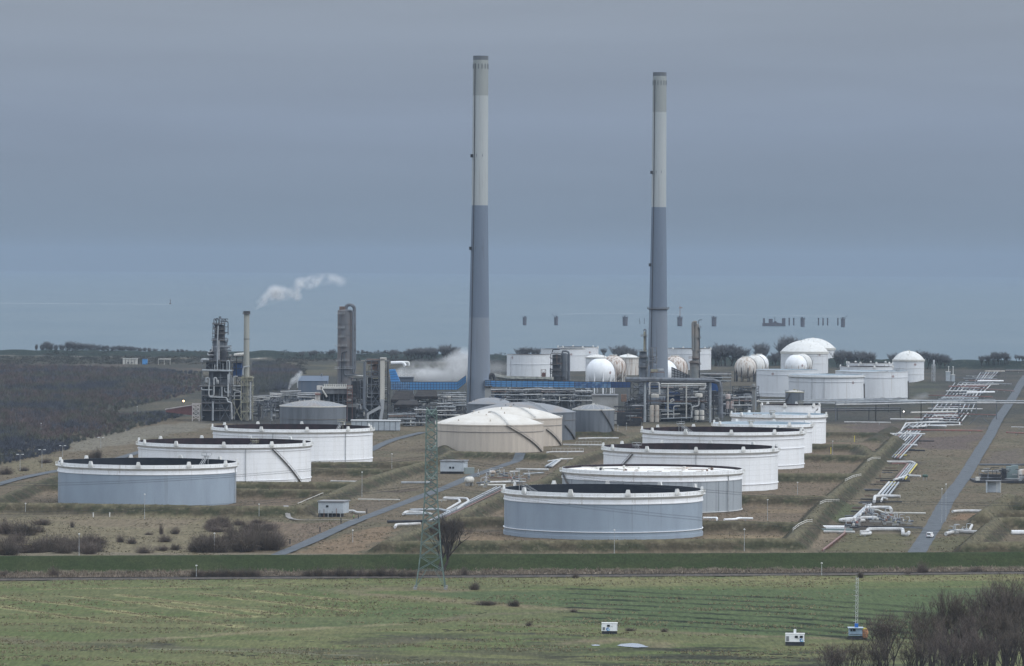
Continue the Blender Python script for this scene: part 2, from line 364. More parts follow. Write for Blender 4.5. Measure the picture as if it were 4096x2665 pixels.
    C = line([zK(1650, 862), zK(1950, 830), zK(2300, 880)], 7, REED, .8)
    for i in range(10):
        a, b = 295 + 31 * i, 352 + 36 * i
        if a < 540: C = line([zL(-700, a - 35 + i), zL(0, a), zL(800, a + (b - a) * .5), zL(1700, b + 40)], 3.2, (.016, .022, .014), 1.0)
    return C
# foreground dike, behind the railway
def dk_s(X, Y): return Y - (DK0.y + (DK1.y - DK0.y) * (X - DK0.x) / (DK1.x - DK0.x))
def d_h(X, Y):
    s = dk_s(X, Y); z = np.where(s < 0, 5 + s * 5 / 17, np.maximum(0, 5 - np.maximum(0, s - 3) * 5 / 14))
    yr = RW0.y + (RW1.y - RW0.y) * (X - RW0.x) / (RW1.x - RW0.x)
    return np.clip(z, -.05, 5) + (fbm(X / 6, Y / 6, 3) - .5) * .25 - .12 - np.clip((yr + 1 - Y) / 3, 0, 1)
def d_c(X, Y, Z):
    s = dk_s(X, Y)
    C = np.zeros(X.shape + (3,)) + np.array((.026, .037, .014))
    C = lay(C, np.clip((fbm(X / 12, Y / 9, 4) - .45) * 4, 0, .6), (.036, .044, .019))
    C = lay(C, np.clip((-s - 14.5 + (fbm(X / 6, Y / 3, 3) - .5) * 5) / 3, 0, 1), (.18, .145, .11))
    C = lay(C, np.clip((s - 12) / 4, 0, 1), (.14, .12, .085))
    return C
BUNDS = [  # (crest pixels, crest height)
    ([zG(1070, 822), zG(2380, 815), zH(1815, 905), zI(0, 985), zI(350, 985), zI(480, 845), zI(690, 617), zI(930, 421), zI(1080, 266), zI(1195, 165), zI(1260, 90)], 3.2),
    ([zG(1070, 822), zG(1600, 620), zG(2030, 425), zH(560, 420), zH(820, 250), zH(1010, 190), zH(1330, 60)], 3.2),
    ([zG(1640, 628), zG(2020, 628), zH(1000, 745), zH(1810, 758), zI(-30, 835), zI(480, 845)], 3.2),
    ([zH(700, 560), zH(2120, 552), zI(0, 608), zI(690, 617)], 3.2),
    ([zH(840, 330), zI(0, 416), zI(930, 421)], 3.2), ([zH(1100, 180), zI(470, 253), zI(1080, 266)], 3), ([zI(540, 163), zI(960, 168)], 3), ([zI(960, 168), zI(1080, 266)], 3),
    ([zI(560, 60), zI(1195, 66)], 2.5),
    ([zF(-100, 515), zF(460, 520), zF(1200, 532), zF(1900, 545), zG(360, 543), zG(700, 416), zG(840, 352), zG(1160, 250), zG(1385, 190)], 3.2),
    ([zF(-100, 515), zF(240, 372), zF(450, 300)], 2.6), ([zF(240, 372), zF(900, 372)], 2.4),
    ([zG(-100, 404), zG(700, 416)], 3), ([zF(1700, 352), zG(490, 352), zG(840, 352)], 3.2), ([zG(500, 240), zG(1160, 250)], 3), ([zG(500, 195), zG(1385, 190)], 3),
    ([zG(1480, 165), zG(1590, 106), zG(2380, 128), zH(560, 222)], 2.8), ([zG(1590, 106), zB(660, 1260)], 2.5),
    ([zB(1780, 1140), zB(2300, 1130)], 2.5),
    ([zI(1895, 1020), zI(2140, 802), zI(2420, 802)], 3.6), ([zI(1895, 1020), zI(2400, 1012)], 3.6), ([zI(2020, 745), zI(2240, 592), zI(2420, 640)], 4.5), ([zI(2030, 745), zI(2400, 742)], 3),
    ([zB(1090, 1400), zB(2000, 1396)], 0.6),
    ([zD(1180, 1000), zD(1330, 905)], 2.0), ([zD(1040, 525), zD(1650, 540)], 1.5), ([zD(1100, 680), zD(1400, 675)], 2.5),
]
BW = [(GP(p, z * 1.5), z) for p, z in BUNDS]
SD = [(-1500, 5900, 5.0), (-700, 5500, 5.2), (0, 5230, 7.4), (560, 4990, 9.4), (1400, 4700, 9.4)]
def s_h(X, Y):
    Z = (fbm(X / 14, Y / 14, 4) - .5) * .7 - .3
    for pl, z in BW:
        xs = [p[0] for p in pl]; ys = [p[1] for p in pl]
        sel = (X > min(xs) - 12) & (X < max(xs) + 12) & (Y > min(ys) - 12) & (Y < max(ys) + 12)
        if sel.any():
            d = linedist(X[sel], Y[sel], pl); h = 1.5 * z * np.clip((1.0 + 7.0 - d) / 7.0, 0, 1)
            Z[sel] = np.maximum(Z[sel], h + (fbm(X[sel] / 3, Y[sel] / 3, 3) - .5) * .3)
    yl = np.interp(X, [p[0] for p in SD], [p[1] for p in SD]); zc = np.interp(X, [p[0] for p in SD], [p[2] for p in SD])
    mx, my = V(zA(795, 800), 5350).x, 5300
    zc = zc + 2.2 * np.exp(-((X - mx) / 26) ** 2)
    s = Y - yl; zd = np.where(s < 0, zc + s * .22, zc - np.maximum(0, s - 6) * .2)
    Z = np.where((s > -60), np.maximum(np.where(s > 40, -3, Z), zd), Z)
    return np.maximum(Z, -3)
def s_c(X, Y, Z):
    C = np.zeros(X.shape + (3,)) + np.array((.150, .120, .082))
    C = lay(C, np.clip((fbm(X / 45, Y / 60, 4) - .48) * 4, 0, .5), (.11, .105, .064))
    C = lay(C, np.clip((fbm(X / 30 + 33, Y / 50, 4) - .52) * 5, 0, .7), (.175, .145, .10))
    P_ = [  # vegetation and soil patches: polygon, colour, amount, feather
        ([zF(0, 640), zF(1500, 620), zF(2100, 650), zF(2380, 700), zF(2300, 800), zF(1500, 940), zF(0, 945)], (.20, .17, .105), .8, 8),
        ([zG(1070, 822), zI(350, 985), zI(480, 845), zI(690, 617), zI(930, 421), zI(1080, 266), zI(1195, 165), zH(1330, 60), zH(1010, 190), zH(820, 250), zG(2030, 425), zG(1600, 620)], (.185, .14, .098), .85, 5),
        ([zF(-100, 515), zF(1900, 545), zG(360, 543), zG(700, 416), zG(840, 352), zG(1160, 250), zG(1385, 190), zG(500, 190), zF(900, 372), zF(240, 372)], (.175, .135, .094), .85, 5),
        ([zF(300, 640), zF(1650, 640), zF(1400, 720), zF(700, 700)], (.21, .165, .115), .6, 6),
        ([zG(0, 660), zG(480, 680), zG(720, 660), zG(520, 830), zG(160, 880), zG(0, 800)], (.17, .125, .092), .8, 5),
        ([zG(330, 930), zG(820, 745), zG(1100, 690), zG(1180, 720), zG(850, 930)], (.22, .155, .10), .85, 5),
        ([zG(1740, 750), zG(2030, 755), zG(2030, 830), zG(1700, 815)], (.23, .165, .105), .9, 3),
        ([zH(1800, 870), zI(0, 960), zI(330, 965), zI(300, 985), zH(1800, 905)], (.25, .19, .115), .9, 3),
        ([zI(0, 725), zI(560, 735), zI(480, 765), zI(0, 765)], (.22, .165, .105), .9, 3),
        ([zG(0, 460), zG(380, 440), zG(300, 540), zG(0, 530)], (.165, .125, .09), .8, 3),
        ([zG(1040, 430), zG(1280, 400), zG(1340, 420), zG(1180, 445)], (.10, .075, .06), .8, 4),
        ([zG(850, 500), zG(1180, 510), zG(1000, 590), zG(800, 570)], (.15, .12, .09), .8, 4),
        ([zI(480, 870), zI(840, 940), zI(620, 1090), zI(380, 1010)], (.21, .165, .115), .85, 4),
        ([zI(620, 700), zI(960, 690), zI(820, 850), zI(640, 830)], (.085, .105, .05), .8, 5),
        ([zI(840, 940), zI(1400, 950), zI(1380, 1095), zI(640, 1095)], (.125, .118, .062), .8, 5),
        ([zI(1200, 500), zI(1750, 480), zI(1500, 880), zI(1380, 870), zI(1180, 660)], (.145, .125, .082), .7, 8),
        ([zD(1000, 880), zD(1330, 880), zD(1560, 1000), zD(2060, 960), zD(2010, 1090), zD(1600, 1090), zD(1000, 950)], (.125, .095, .085), .85, 12),
        ([zD(1650, 460), zD(2380, 450), zD(2380, 600), zD(2050, 940), zD(1700, 700)], (.10, .085, .08), .9, 15),
        ([zI(2080, 230), zI(2380, 200), zI(2380, 330), zI(2000, 330)], (.135, .11, .09), .8, 6),
        ([zI(1800, 770), zI(2030, 770), zI(1960, 830), zI(1760, 830)], (.24, .155, .095), .9, 3),
        ([zI(1560, 1000), zI(1900, 960), zI(1880, 1095), zI(1540, 1095)], (.12, .115, .062), .8, 5),
        ([zI(840, 860), zI(1090, 620), zI(1240, 480), zI(1370, 330), zI(1180, 310), zI(1110, 280), zI(1290, 80), zI(1500, 80), zI(1320, 290), zI(1470, 330), zI(1360, 470), zI(1220, 620), zI(1060, 720), zI(1400, 880), zI(600, 940), zI(560, 880)], (.055, .048, .045), .7, 4),
        ([zD(1390, 950), zD(1560, 850), zD(1770, 620), zD(1990, 470), zD(2190, 470), zD(2070, 640), zD(1900, 880), zD(1640, 950)], (.05, .046, .046), .75, 9),
        ([zD(640, 720), zD(1500, 730), zD(1500, 760), zD(1380, 880), zD(640, 880)], (.06, .052, .052), .7, 14),
        ([zD(1460, 560), zD(1760, 560), zD(1640, 660), zD(1480, 680)], (.10, .115, .068), .8, 12),
        ([zE(700, 1220), zE(1250, 1080), zE(2100, 980), zE(2200, 1050), zE(1500, 1180), zE(1000, 1280), zE(720, 1300)], (.20, .185, .15), .75, 8),
        ([zE(0, 1440), zE(600, 1350), zE(600, 1480), zE(150, 1549), zE(0, 1549)], (.19, .165, .10), .7, 8),
        ([zE(0, 410), zE(1000, 400), zE(2100, 430), zE(2100, 465), zE(700, 470), zE(0, 470)], (.19, .135, .115), .75, 25),
        ([zA(1140, 900), zA(1440, 890), zA(1440, 960), zA(1100, 985)], (.16, .15, .085), .8, 25),
        ([zE(1150, 900), zE(1750, 790), zE(2100, 770), zE(2000, 850), zE(1200, 950)], (.15, .13, .085), .7, 15),
        ([zA(230, 1420), zA(2300, 1420), zC(1500, 1150), zC(1700, 900), zB(1200, 640), zA(900, 1000), zA(230, 1200)], (.055, .054, .056), .95, 20),
        ([zE(-200, 330), zE(1200, 330), zE(1200, 400), zE(-200, 410)], (.10, .10, .07), .6, 25),
    ]
    for pl, col, a, fe in P_:
        C = lay(C, polymask(X, Y, GP(pl), fe) * a, col)
    C = lay(C, np.clip((Y - 3050 + (fbm(X / 60, Y / 90, 3) - .5) * 500) / 300, 0, 1) * (.5 + .45 * np.clip((fbm(X / 35, Y / 90, 4) - .38) * 5, 0, 1)), (.054, .056, .048))
    C = C * .72
    bd = np.clip((Z - .5) / .6, 0, 1) * (Y < 3300)
    bcol = np.where(fbm(X / 8, Y / 8, 3)[..., None] > .5, np.array((.034, .037, .021)), np.array((.050, .043, .028)))
    C = C * (1 - bd[..., None] * .92) + bcol * bd[..., None] * .92
    C = lay(C, np.clip((Z - 3.5) / .5, 0, 1) * (Y < 3300) * .6, (.135, .118, .074))
    yl = np.interp(X, [p[0] for p in SD], [p[1] for p in SD]); s = Y - yl
    C = lay(C, np.clip((s + 46) / 4, 0, 1), (.020, .030, .027))
    C = lay(C, np.clip(1 - np.abs(s + 50) / 5, 0, 1) * (X < -100), (.3, .28, .25))
    return C
fan('meadow', np.linspace(1180, 1668, 390), 640, 1.45, m_h, lambda X, Y, Z: m_c(X, Y, Z) * np.array((.90, .92, .78)), grass_m)
fan('dike', np.linspace(1565, 1740, 150), 500, 1.5, d_h, d_c, dike_m)
fan('site_ground', np.concatenate([np.exp(np.linspace(math.log(1690), math.log(3300), 620)), np.exp(np.linspace(math.log(3300), math.log(6100), 200))[1:]]), 560, 1.5, s_h, s_c, site_m)
# sea: a pale grey-green sheet out to the horizon
M_ = bpy.data.materials.new('sea_water'); M_.use_nodes = True; t = M_.node_tree; b = t.nodes['Principled BSDF']
b.inputs['Base Color'].default_value = (.10, .14, .15, 1); b.inputs['Roughness'].default_value = .5; b.inputs['IOR'].default_value = 1.33
tx = t.nodes.new('ShaderNodeTexCoord'); mp_ = t.nodes.new('ShaderNodeMapping'); mp_.inputs['Scale'].default_value = (.004, .0012, 1); t.links.new(tx.outputs['Object'], mp_.inputs[0])
n_ = t.nodes.new('ShaderNodeTexNoise'); n_.inputs['Scale'].default_value = 1; n_.inputs['Detail'].default_value = 6; t.links.new(mp_.outputs[0], n_.inputs['Vector'])
x_ = t.nodes.new('ShaderNodeMix'); x_.data_type = 'RGBA'; x_.inputs[6].default_value = (.055, .098, .125, 1); x_.inputs[7].default_value = (.072, .114, .138, 1)
r_ = t.nodes.new('ShaderNodeMapRange'); r_.inputs[1].default_value = .35; r_.inputs[2].default_value = .65; t.links.new(n_.outputs[0], r_.inputs[0]); t.links.new(r_.outputs[0], x_.inputs[0]); t.links.new(x_.outputs[2], b.inputs['Base Color'])
n3 = t.nodes.new('ShaderNodeTexNoise'); n3.inputs['Scale'].default_value = .09; n3.inputs['Detail'].default_value = 3; t.links.new(tx.outputs['Object'], n3.inputs['Vector'])
bp = t.nodes.new('ShaderNodeBump'); bp.inputs['Distance'].default_value = 1.2; t.links.new(n3.outputs[0], bp.inputs['Height']); t.links.new(bp.outputs[0], b.inputs['Normal'])
tag(MB().add([(-28000, 4600, -1), (28000, 4600, -1), (28000, 55000, -1), (-28000, 55000, -1)], [(0, 1, 2, 3)]).build('sea', M_), kind='structure')

def smooth_pl(pts, k=4):
    pts = [Vector(p) for p in pts]; o_ = []
    for i in range(len(pts) - 1):
        p0, p1, p2, p3 = pts[max(0, i - 1)], pts[i], pts[i + 1], pts[min(len(pts) - 1, i + 2)]
        for j in range(k):
            t = j / k
            o_.append(.5 * ((2 * p1) + (p2 - p0) * t + (2 * p0 - 5 * p1 + 4 * p2 - p3) * t * t + (3 * p1 - p0 - 3 * p2 + p3) * t ** 3))
    return o_ + [pts[-1]]
RDS = []
def ribbon(name, px, width, m_, z=.1):
    pts = smooth_pl([G(p) for p in px], 6); RDS.append(([p[:2] for p in pts], width / 2 + .6)); b_ = MB(); vs = []
    for i, p in enumerate(pts):
        t = (pts[min(i + 1, len(pts) - 1)] - pts[max(0, i - 1)]).normalized(); n = Vector((-t.y, t.x, 0))
        wd = width * (1 + .14 * (rnd.random() - .5))
        hz = [s_h(np.array([[q.x]]), np.array([[q.y]]))[0, 0] for q in (p + n * wd / 2, p - n * wd / 2)]
        zz = max(z, max(hz) + z)
        for q in (p + n * wd / 2, p - n * wd / 2): vs.append((q.x, q.y, zz))
    b_.add(vs, [(2 * i, 2 * i + 1, 2 * i + 3, 2 * i + 2) for i in range(len(pts) - 1)])
    return tag(b_.build(name, m_), kind='structure')
ribbon('road', [zI(1430, 1140), zI(1480, 1060), zI(1570, 920), zI(1640, 800), zI(1700, 680), zI(1780, 560), zI(1850, 470), zI(1935, 330), zI(2020, 190), zI(2090, 80), zO(2150, 720), zO(2260, 560), zO(2355, 400), zO(2400, 330)], 7.2, asph)
ribbon('road', [zG(100, 985), zG(240, 925), zG(480, 825), zG(800, 680), zG(1000, 605), zG(1330, 480), zG(1560, 395), zG(1750, 312), zG(1900, 262), zG(2080, 200), zG(2190, 172)], 5.6, asph)
ribbon('road', [zB(-60, 1320), zB(60, 1260), zB(200, 1205), zB(460, 1140)], 6, asph)
ribbon('road', [zF(-60, 385), zF(180, 320), zF(460, 265), zF(760, 215), zF(1130, 110)], 6, asph)
ribbon('path', [zI(1520, 900), zI(1300, 892), zI(1000, 885)], 5, asph)
ribbon('path', [zG(-300, 565), zG(-60, 575), zG(230, 618), zG(380, 655), zG(700, 655), zG(830, 660)], 2.2, gravel, .15)
# railway along the dike foot
bl_ = MB(); rl_ = MB(); n_ = 60
for off, hw, z in ((0, 2.6, .3),):
    vs = []
    for i in range(n_ + 1):
        f = -.3 + 1.6 * i / n_; x = RW0.x + (RW1.x - RW0.x) * f; y = RW0.y + (RW1.y - RW0.y) * f
        vs += [(x, y - 4.5, -.1), (x, y - hw, z), (x, y + hw, z), (x, y + 4.5, -.1)]
    bl_.add(vs, [(4 * i + j, 4 * i + 4 + j, 4 * i + 5 + j, 4 * i + 1 + j) for i in range(n_) for j in range(3)])
ob = tag(bl_.build('railway_bed', mat('dark_ballast', (.055, .048, .043), .95, (.10, .085, .07), .4)), kind='structure')
d_ = (RW1 - RW0).normalized()
for s in (-.75, .75): rl_.bar(RW0 - d_ * 60 + Vector((0, s, .45)), RW1 + d_ * 60 + Vector((0, s, .45)), .12)
rl_.build('rail', mat('rail_steel', (.03, .026, .025), .6), ob)

# ------------------------------------------------------------------ storage tanks
def rim_pt(r, a, z=0): return Vector((r * sin(a), -r * cos(a), z))     # a = 0 faces the camera
def emblem(parent, r, a, z, s=1.1):
    """round painted badge: dark ring, pale centre, bars"""
    c = rim_pt(r, a, z); n = rim_pt(1, a); t = Vector((cos(a), sin(a), 0)); u = Vector((0, 0, 1))
    b = MB(); k = 20
    for i in range(k):
        a0, a1 = 2 * pi * i / k, 2 * pi * (i + 1) / k
        b.add([c + n * .1 + (t * cos(q) + u * sin(q)) * rr for q, rr in ((a0, s * .68), (a0, s), (a1, s), (a1, s * .68))], [(0, 1, 2, 3)])
    for dx in (-.3, 0, .3): b.add([c + n * .12 + t * (dx + x) * s + u * y * s for x, y in ((-.09, -.42), (.09, -.42), (.09, .42), (-.09, .42))], [(0, 1, 2, 3)])
    e = b.build('emblem', M_EMB, parent)
    return e
M_EMB = mat('badge_paint', (.22, .09, .07), .6)
def spiral_stair(root, r, z0, z1, a0, a1, m_=None, wd=1.0):
    b = MB(); n = 26
    lo, hi = [], []
    for i in range(n + 1):
        f = i / n; a = a0 + (a1 - a0) * f; z = z0 + (z1 - z0) * f
        lo.append((rim_pt(r + .1, a, z), rim_pt(r + wd, a, z)))
    vs = []
    for p, q in lo: vs += [p, q, q + Vector((0, 0, .35)), p + Vector((0, 0, .35))]
    b.add(vs, [(4 * i + j, 4 * i + (j + 1) % 4, 4 * i + 4 + (j + 1) % 4, 4 * i + 4 + j) for i in range(n) for j in range(4)])
    b.tube([q + Vector((0, 0, 1.25)) for p, q in lo], .09, 4)
    for i in range(0, n + 1, 2): b.bar(lo[i][1], lo[i][1] + Vector((0, 0, 1.25)), .06)
    return b.build('stair', m_ or stair_m, root)
def railing(root, r, z, m_, h=1.1, n=60, post=.06, a0=0, a1=2 * pi, rails=(.55, 1.1)):
    b = MB()
    for i in range(n + 1): a = a0 + (a1 - a0) * i / n; b.bar(rim_pt(r, a, z), rim_pt(r, a, z + h), post, 3)
    for hz in rails: b.lathe([(r - post, z + hz - post), (r + post, z + hz - post), (r + post, z + hz + post), (r - post, z + hz + post), (r - post, z + hz - post)], 72, (0, 0), a0, a1)
    return b.build('railing', m_, root)
def place(xl, xr, y=None, Y=None):
    """tank axis and radius from the pixels of its left and right edge and either its base pixel row or its distance"""
    xm = (xl + xr) / 2
    p = G((xm, y)) if y is not None else None
    d = p.y if p is not None else Y
    ctr = V((xm, y if y is not None else 1500), d)
    return ctr.x, d, (xr - xl) / 2 * d / FPX
def open_tank(label, xl, xr, y=None, Y=None, h=None, rim_y=None, body=None, band=None, band_h=4.4, inner=None, roof=None, roof_dz=9, nbox=11, ph=.22, girder=True,
              rings=(.72, .3), stairs=(), gantry=None, pipes=(), emb=None, boxes=True, lowband=None, kerb=None, clutter=None, grp='open topped storage tanks'):
    X, D, r = place(xl, xr, y, Y)
    if h is None: h = V(((xl + xr) / 2, rim_y), D).z
    root = thing('storage_tank', label, 'storage tank', (X, D, 0), grp)
    body = body or white; zr = h - 1.1
    b = MB(); b.lathe([(r, -.8), (r, h - band_h if band else h)], 160); sh = b.build('shell', body, root, True)
    if band:
        MB().lathe([(r, h - band_h - .05), (r + .35, h - band_h - .05), (r + .35, h - band_h + .5), (r + .12, h - band_h + .8), (r + .12, h), (r - .3, h)], 160).build('top_band', band, root, True)
    MB().lathe([(r, h), (r - .35, h), (r - .35, h - roof_dz - .5)], 160).build('inner_wall', inner or inner_m, root, True)
    rf = MB(); rf.lathe([(r - .4, h - roof_dz), (r - .6, h - roof_dz + .7), (r - 5, h - roof_dz + .6), (r - 5.4, h - roof_dz), (.01, h - roof_dz + .4)], 96)
    fr = rf.build('floating_roof', roof or roofdk, root, True)
    if clutter:
        for i in range(clutter):
            a = rnd.uniform(0, 2 * pi); q = r * math.sqrt(rnd.uniform(.05, .9)) - 2; c = rim_pt(q, a, h - roof_dz)
            b = MB(); b.cyl((c.x, c.y), c.z, c.z + rnd.uniform(.8, 1.6), rnd.uniform(.3, .8), 8); b.bar(c + Vector((0, 0, .9)), c + Vector((rnd.uniform(-9, 9), rnd.uniform(-5, 5), .9)), .22)
            b.build('roof_fitting', rnd.choice([rust, offw, dark, dirtyw]), fr)
    if girder:
        b = MB(); b.lathe([(r, zr - 1.5), (r + .12, zr - 1.5), (r + 1.15, zr - .55), (r + 1.3, zr - .55), (r + 1.3, zr - .35), (r, zr - .35)], 120)
        b.build('wind_girder', white2, root, True)
        railing(root, r + 1.22, zr - .35, offw, 1.1, 84, .055)
    else:
        MB().lathe([(r, h - .5), (r + .3, h - .45), (r + .3, h), (r - .3, h)], 120).build('rim_ring', white2, root, True)
    for f in rings:
        z = h * f
        MB().lathe([(r, z - .14), (r + .42, z - .1), (r + .42, z + .1), (r, z + .14)], 120).build('stiffening_ring', kerb or body, root, True)
    if lowband:
        MB().lathe([(r + .05, -.6), (r + .35, -.6), (r + .35, 1.4), (r + .05, 1.5)], 120).build('base_ring', lowband, root, True)
    if boxes:
        for i in range(nbox):
            a = ph + 2 * pi * i / nbox; c = rim_pt(r + .3, a, h - 1.2); n = rim_pt(1, a); t = Vector((cos(a), sin(a), 0)); secs = []
            for z, hw, o in ((0, 1.15, .5), (.7, 1.1, .5), (2.4, .66, .42), (2.6, .6, .35)):
                secs.append([c + t * sx * hw + n * sy * o + Vector((0, 0, z)) for sx, sy in ((-1, -1), (1, -1), (1, 1), (-1, 1))])
            MB().loft(secs).build('foam_pourer', white2, root)
    for s in stairs: spiral_stair(root, r + (.4 if band else 0), *s)
    for a in pipes:
        MB().tube([rim_pt(r + .5, a, .2), rim_pt(r + .5, a, h - 2.2)], .22, 6).build('riser_pipe', steel_l, root)
    if gantry is not None:
        a, yel = gantry; c = rim_pt(r - 1.3, a, h); n = rim_pt(1, a); t = Vector((cos(a), sin(a), 0)); b = MB(); Z = Vector((0, 0, 1))
        for s in (-1, 1):
            b.bar(c + t * s * 1.0 - Z * roof_dz * .7, c + t * s * 1.0 + Z * 1.6, .2)
        b.box(c + Z * 1.7, (3.4, 3.4, .25), a); b.box(c + Z * .9 + n * 1, (3.6, .15, .2), a)
        for sx in (-1, 1):
            for sy in (-1, 1): b.bar(c + t * 1.6 * sx + n * 1.6 * sy + Z * 1.7, c + t * 1.6 * sx + n * 1.6 * sy + Z * 2.9, .09)
            b.bar(c + t * 1.6 * sx - n * 1.6 + Z * 2.9, c + t * 1.6 * sx + n * 1.6 + Z * 2.9, .09); b.bar(c + t * -1.6 + n * 1.6 * sx + Z * 2.9, c + t * 1.6 + n * 1.6 * sx + Z * 2.9, .09)
        g = b.build('gauge_platform', olivp if yel else steel_l, root)
        b = MB(); e = c - n * (r * .35) - t * r * .12 - Z * (roof_dz - .6)
        for s in (-.6, .6): b.bar(c + t * s + Z * .8, e + t * s, .13); b.bar(c + t * s + Z * 1.9, e + t * s + Z * 1.1, .1)
        for i in range(1, 14): f = i / 14; b.bar(c.lerp(e, f) - t * .6 + Z * (.8 * (1 - f)), c.lerp(e, f) + t * .6 + Z * (.8 * (1 - f)), .07)
        b.build('rolling_ladder', steel_l, root)
    if emb:
        for a, z in emb: emblem(root, r, a, z)
    return root, r, h
def roof_prof(r, h, rise, n=10, r0=0.0):
    Rr = (r * r + rise * rise) / (2 * rise); return [(max(.01, r * cos(pi / 2 * i / n) if False else r * (1 - i / n)), h + math.sqrt(max(0, Rr * Rr - (r * (1 - i / n)) ** 2)) - (Rr - rise)) for i in range(n + 1)]
def dome_tank(label, xl, xr, y=None, Y=None, h=None, rise=4, body=None, roof=None, eave=None, rings=(.7,), stairs=(), rail=False, ladder=None, emb=None, over=.25, eave_h=.6, cap=True, seams=0, grp=None, drip=None):
    X, D, r = place(xl, xr, y, Y)
    root = thing('domed_tank', label, 'storage tank', (X, D, 0), grp)
    MB().lathe([(r, -.8), (r, h)], 128).build('shell', body, root, True)
    pr = roof_prof(r, h, rise, 14)
    rb = MB().lathe(pr, 128).build('dome_roof', roof, root, True)
    if seams:
        b = MB()
        for i in range(seams):
            a = 2 * pi * i / seams; b.tube([rim_pt(q, a, z + .03) for q, z in pr[:-1]], .07, 3)
        b.build('roof_seams', eave or body, rb)
    MB().lathe([(r, h - eave_h), (r + over, h - eave_h), (r + over, h + .12), (r - .2, h + .16)], 128).build('eave_ring', eave or body, root, True)
    for f in rings:
        z = h * f; MB().lathe([(r, z - .15), (r + .3, z - .1), (r + .3, z + .1), (r, z + .15)], 128).build('stiffening_ring', stair_m if body in (beige, greyt) else white2, root, True)
    for s in stairs: spiral_stair(root, r, *s)
    if rail: railing(root, r + over, h + .1, beiget if body is beige else steel, 1.1, 46, .05)
    if ladder is not None:
        b = MB(); pts = [rim_pt(q, ladder, z + .5) for q, z in pr]
        for s in (-.5, .5):
            t = Vector((cos(ladder), sin(ladder), 0)) * s
            b.tube([p + t + Vector((0, 0, .5)) for p in pts], .09, 4)
        for p in pts: b.bar(p - Vector((0, 0, .4)), p + Vector((.5, 0, .5)), .06)
        b.tube(pts, .16, 4); b.build('roof_walkway', steel_l, rb)
    if cap:
        b = MB(); b.cyl((0, 0), h + rise - .2, h + rise + .7, .9, 12); b.build('roof_vent', eave or body, rb)
        for i in range(5):
            a = rnd.uniform(-1.4, 1.4); q = r * rnd.uniform(.2, .9); z = np.interp(1 - q / r, np.linspace(0, 1, 15), [p[1] for p in pr]); c = rim_pt(q, a)
            MB().cyl((c.x, c.y), z - .2, z + rnd.uniform(.6, 1.2), .3, 8).build('roof_vent', eave or body, rb)
    if emb:
        for a, z in emb: emblem(root, r, a, z)
    return root

# left row of three
open_tank('grey clad tank with white top band and black inside, first of the left row', 233, 944, 2009, body=clad, band=white, inner=inner_k, rim_y=1846, rings=(), ph=-.02, gantry=(2.45, 0), pipes=(1.42,), kerb=white)
open_tank('white tank with dark spiral stair down its wall, second of the left row', 555.6, 1246, Y=2318, h=19.7, ph=.05, rings=(.83, .1), gantry=(.42, 1), stairs=((0, 17.4, 1.1, .62),), pipes=(.3,))
open_tank('white tank with dark inside farthest back in the left row', 852, 1490, 1846, rim_y=1707, ph=-.35, rings=(.80, .12), gantry=(2.5, 1), pipes=(.75, -.2))
# right row
open_tank('big grey clad tank with white bottom rings nearest the green dike', 2020, 2813, Y=1876, body=clad, band=white, inner=inner_k, h=18.5, rings=(.16,), ph=.224, gantry=(-2.1, 0), kerb=white, lowband=clad)
open_tank('ribbed grey tank with white rusting floating roof near its rim', 2248, 2967, 2036, body=clad2, band=white, inner=inner_m, roof=roofw, roof_dz=1.7, h=18.4, rings=(.02,), boxes=False, stairs=((2, 16, -.78, -1.35),), clutter=26, kerb=white2, pipes=(.95,))
open_tank('white tank with striped gauge platform on the rim, third of the right row', 2413, 3111, 1951, rim_y=1786, rings=(.82, .16), ph=.02, gantry=(-.72, 0), stairs=((8, 17.2, -1.0, -.75),), pipes=(.02,))
open_tank('white tank with ladder legs inside its dark rim, fourth of the right row', 2569, 3216, 1866, rim_y=1718, rings=(.80, .55, .1), ph=.05, gantry=(-2.6, 0))
open_tank('white tank with grey roof behind the fourth dark rimmed tank', 2852, 3248, 1808, h=17.0, roof=roofg, roof_dz=2.2, rings=(.72,), nbox=8, ph=.5, inner=roofg, gantry=(-.3, 1), clutter=8)
open_tank('white tank with grey roof and foam boxes, taller behind the other', 2926, 3303, 1771, h=17.9, roof=roofg, roof_dz=1.8, rings=(.75,), nbox=8, ph=.62, inner=roofg, gantry=(-.2, 1), clutter=8)
open_tank('small white tank with dark open top and diagonal stair by the pipe rack', 3044, 3283, Y=3010, rim_y=1619, rings=(), nbox=6, ph=-.25, girder=False, stairs=((6, 16.5, .35, 1.0),), gantry=(.3, 1))
# beige and grey domes in the middle
dome_tank('beige tank with pale dome and dark stair on its wall, in front', 1741, 2173, 1803, h=16, rise=6.3, body=beige, roof=beiget, rings=(.74,), stairs=((0, 15.6, 1.25, .32),), rail=True, ladder=.35, grp='beige domed tanks')
dome_tank('beige tank with pale dome half hidden behind the other beige one', 1836, 2248, 1779, h=16.6, rise=6.4, body=beige, roof=beiget, rings=(.74,), stairs=((0, 10, 1.3, .75),), rail=True, ladder=.5, grp='beige domed tanks')
dome_tank('grey domed tank just behind the beige tanks', 1886, 2303, Y=2900, h=17.2, rise=5.8, body=greyt, roof=greyroof, rings=(.72,), stairs=((0, 9, 1.32, .9),), ladder=.5)
dome_tank('low grey domed tank at the foot of the taller chimney', 1868, 2056, Y=3030, h=18, rise=4, body=greyt, roof=greyroof, rings=())
dome_tank('grey tank with brown stained roof edge and curved stair, right of the beige tanks', 2289, 2456, 1747, h=17.6, rise=3.0, body=greyt, roof=greyroof, eave=offw, rings=(.18,), stairs=((0, 17.2, 1.35, .35),), seams=20)
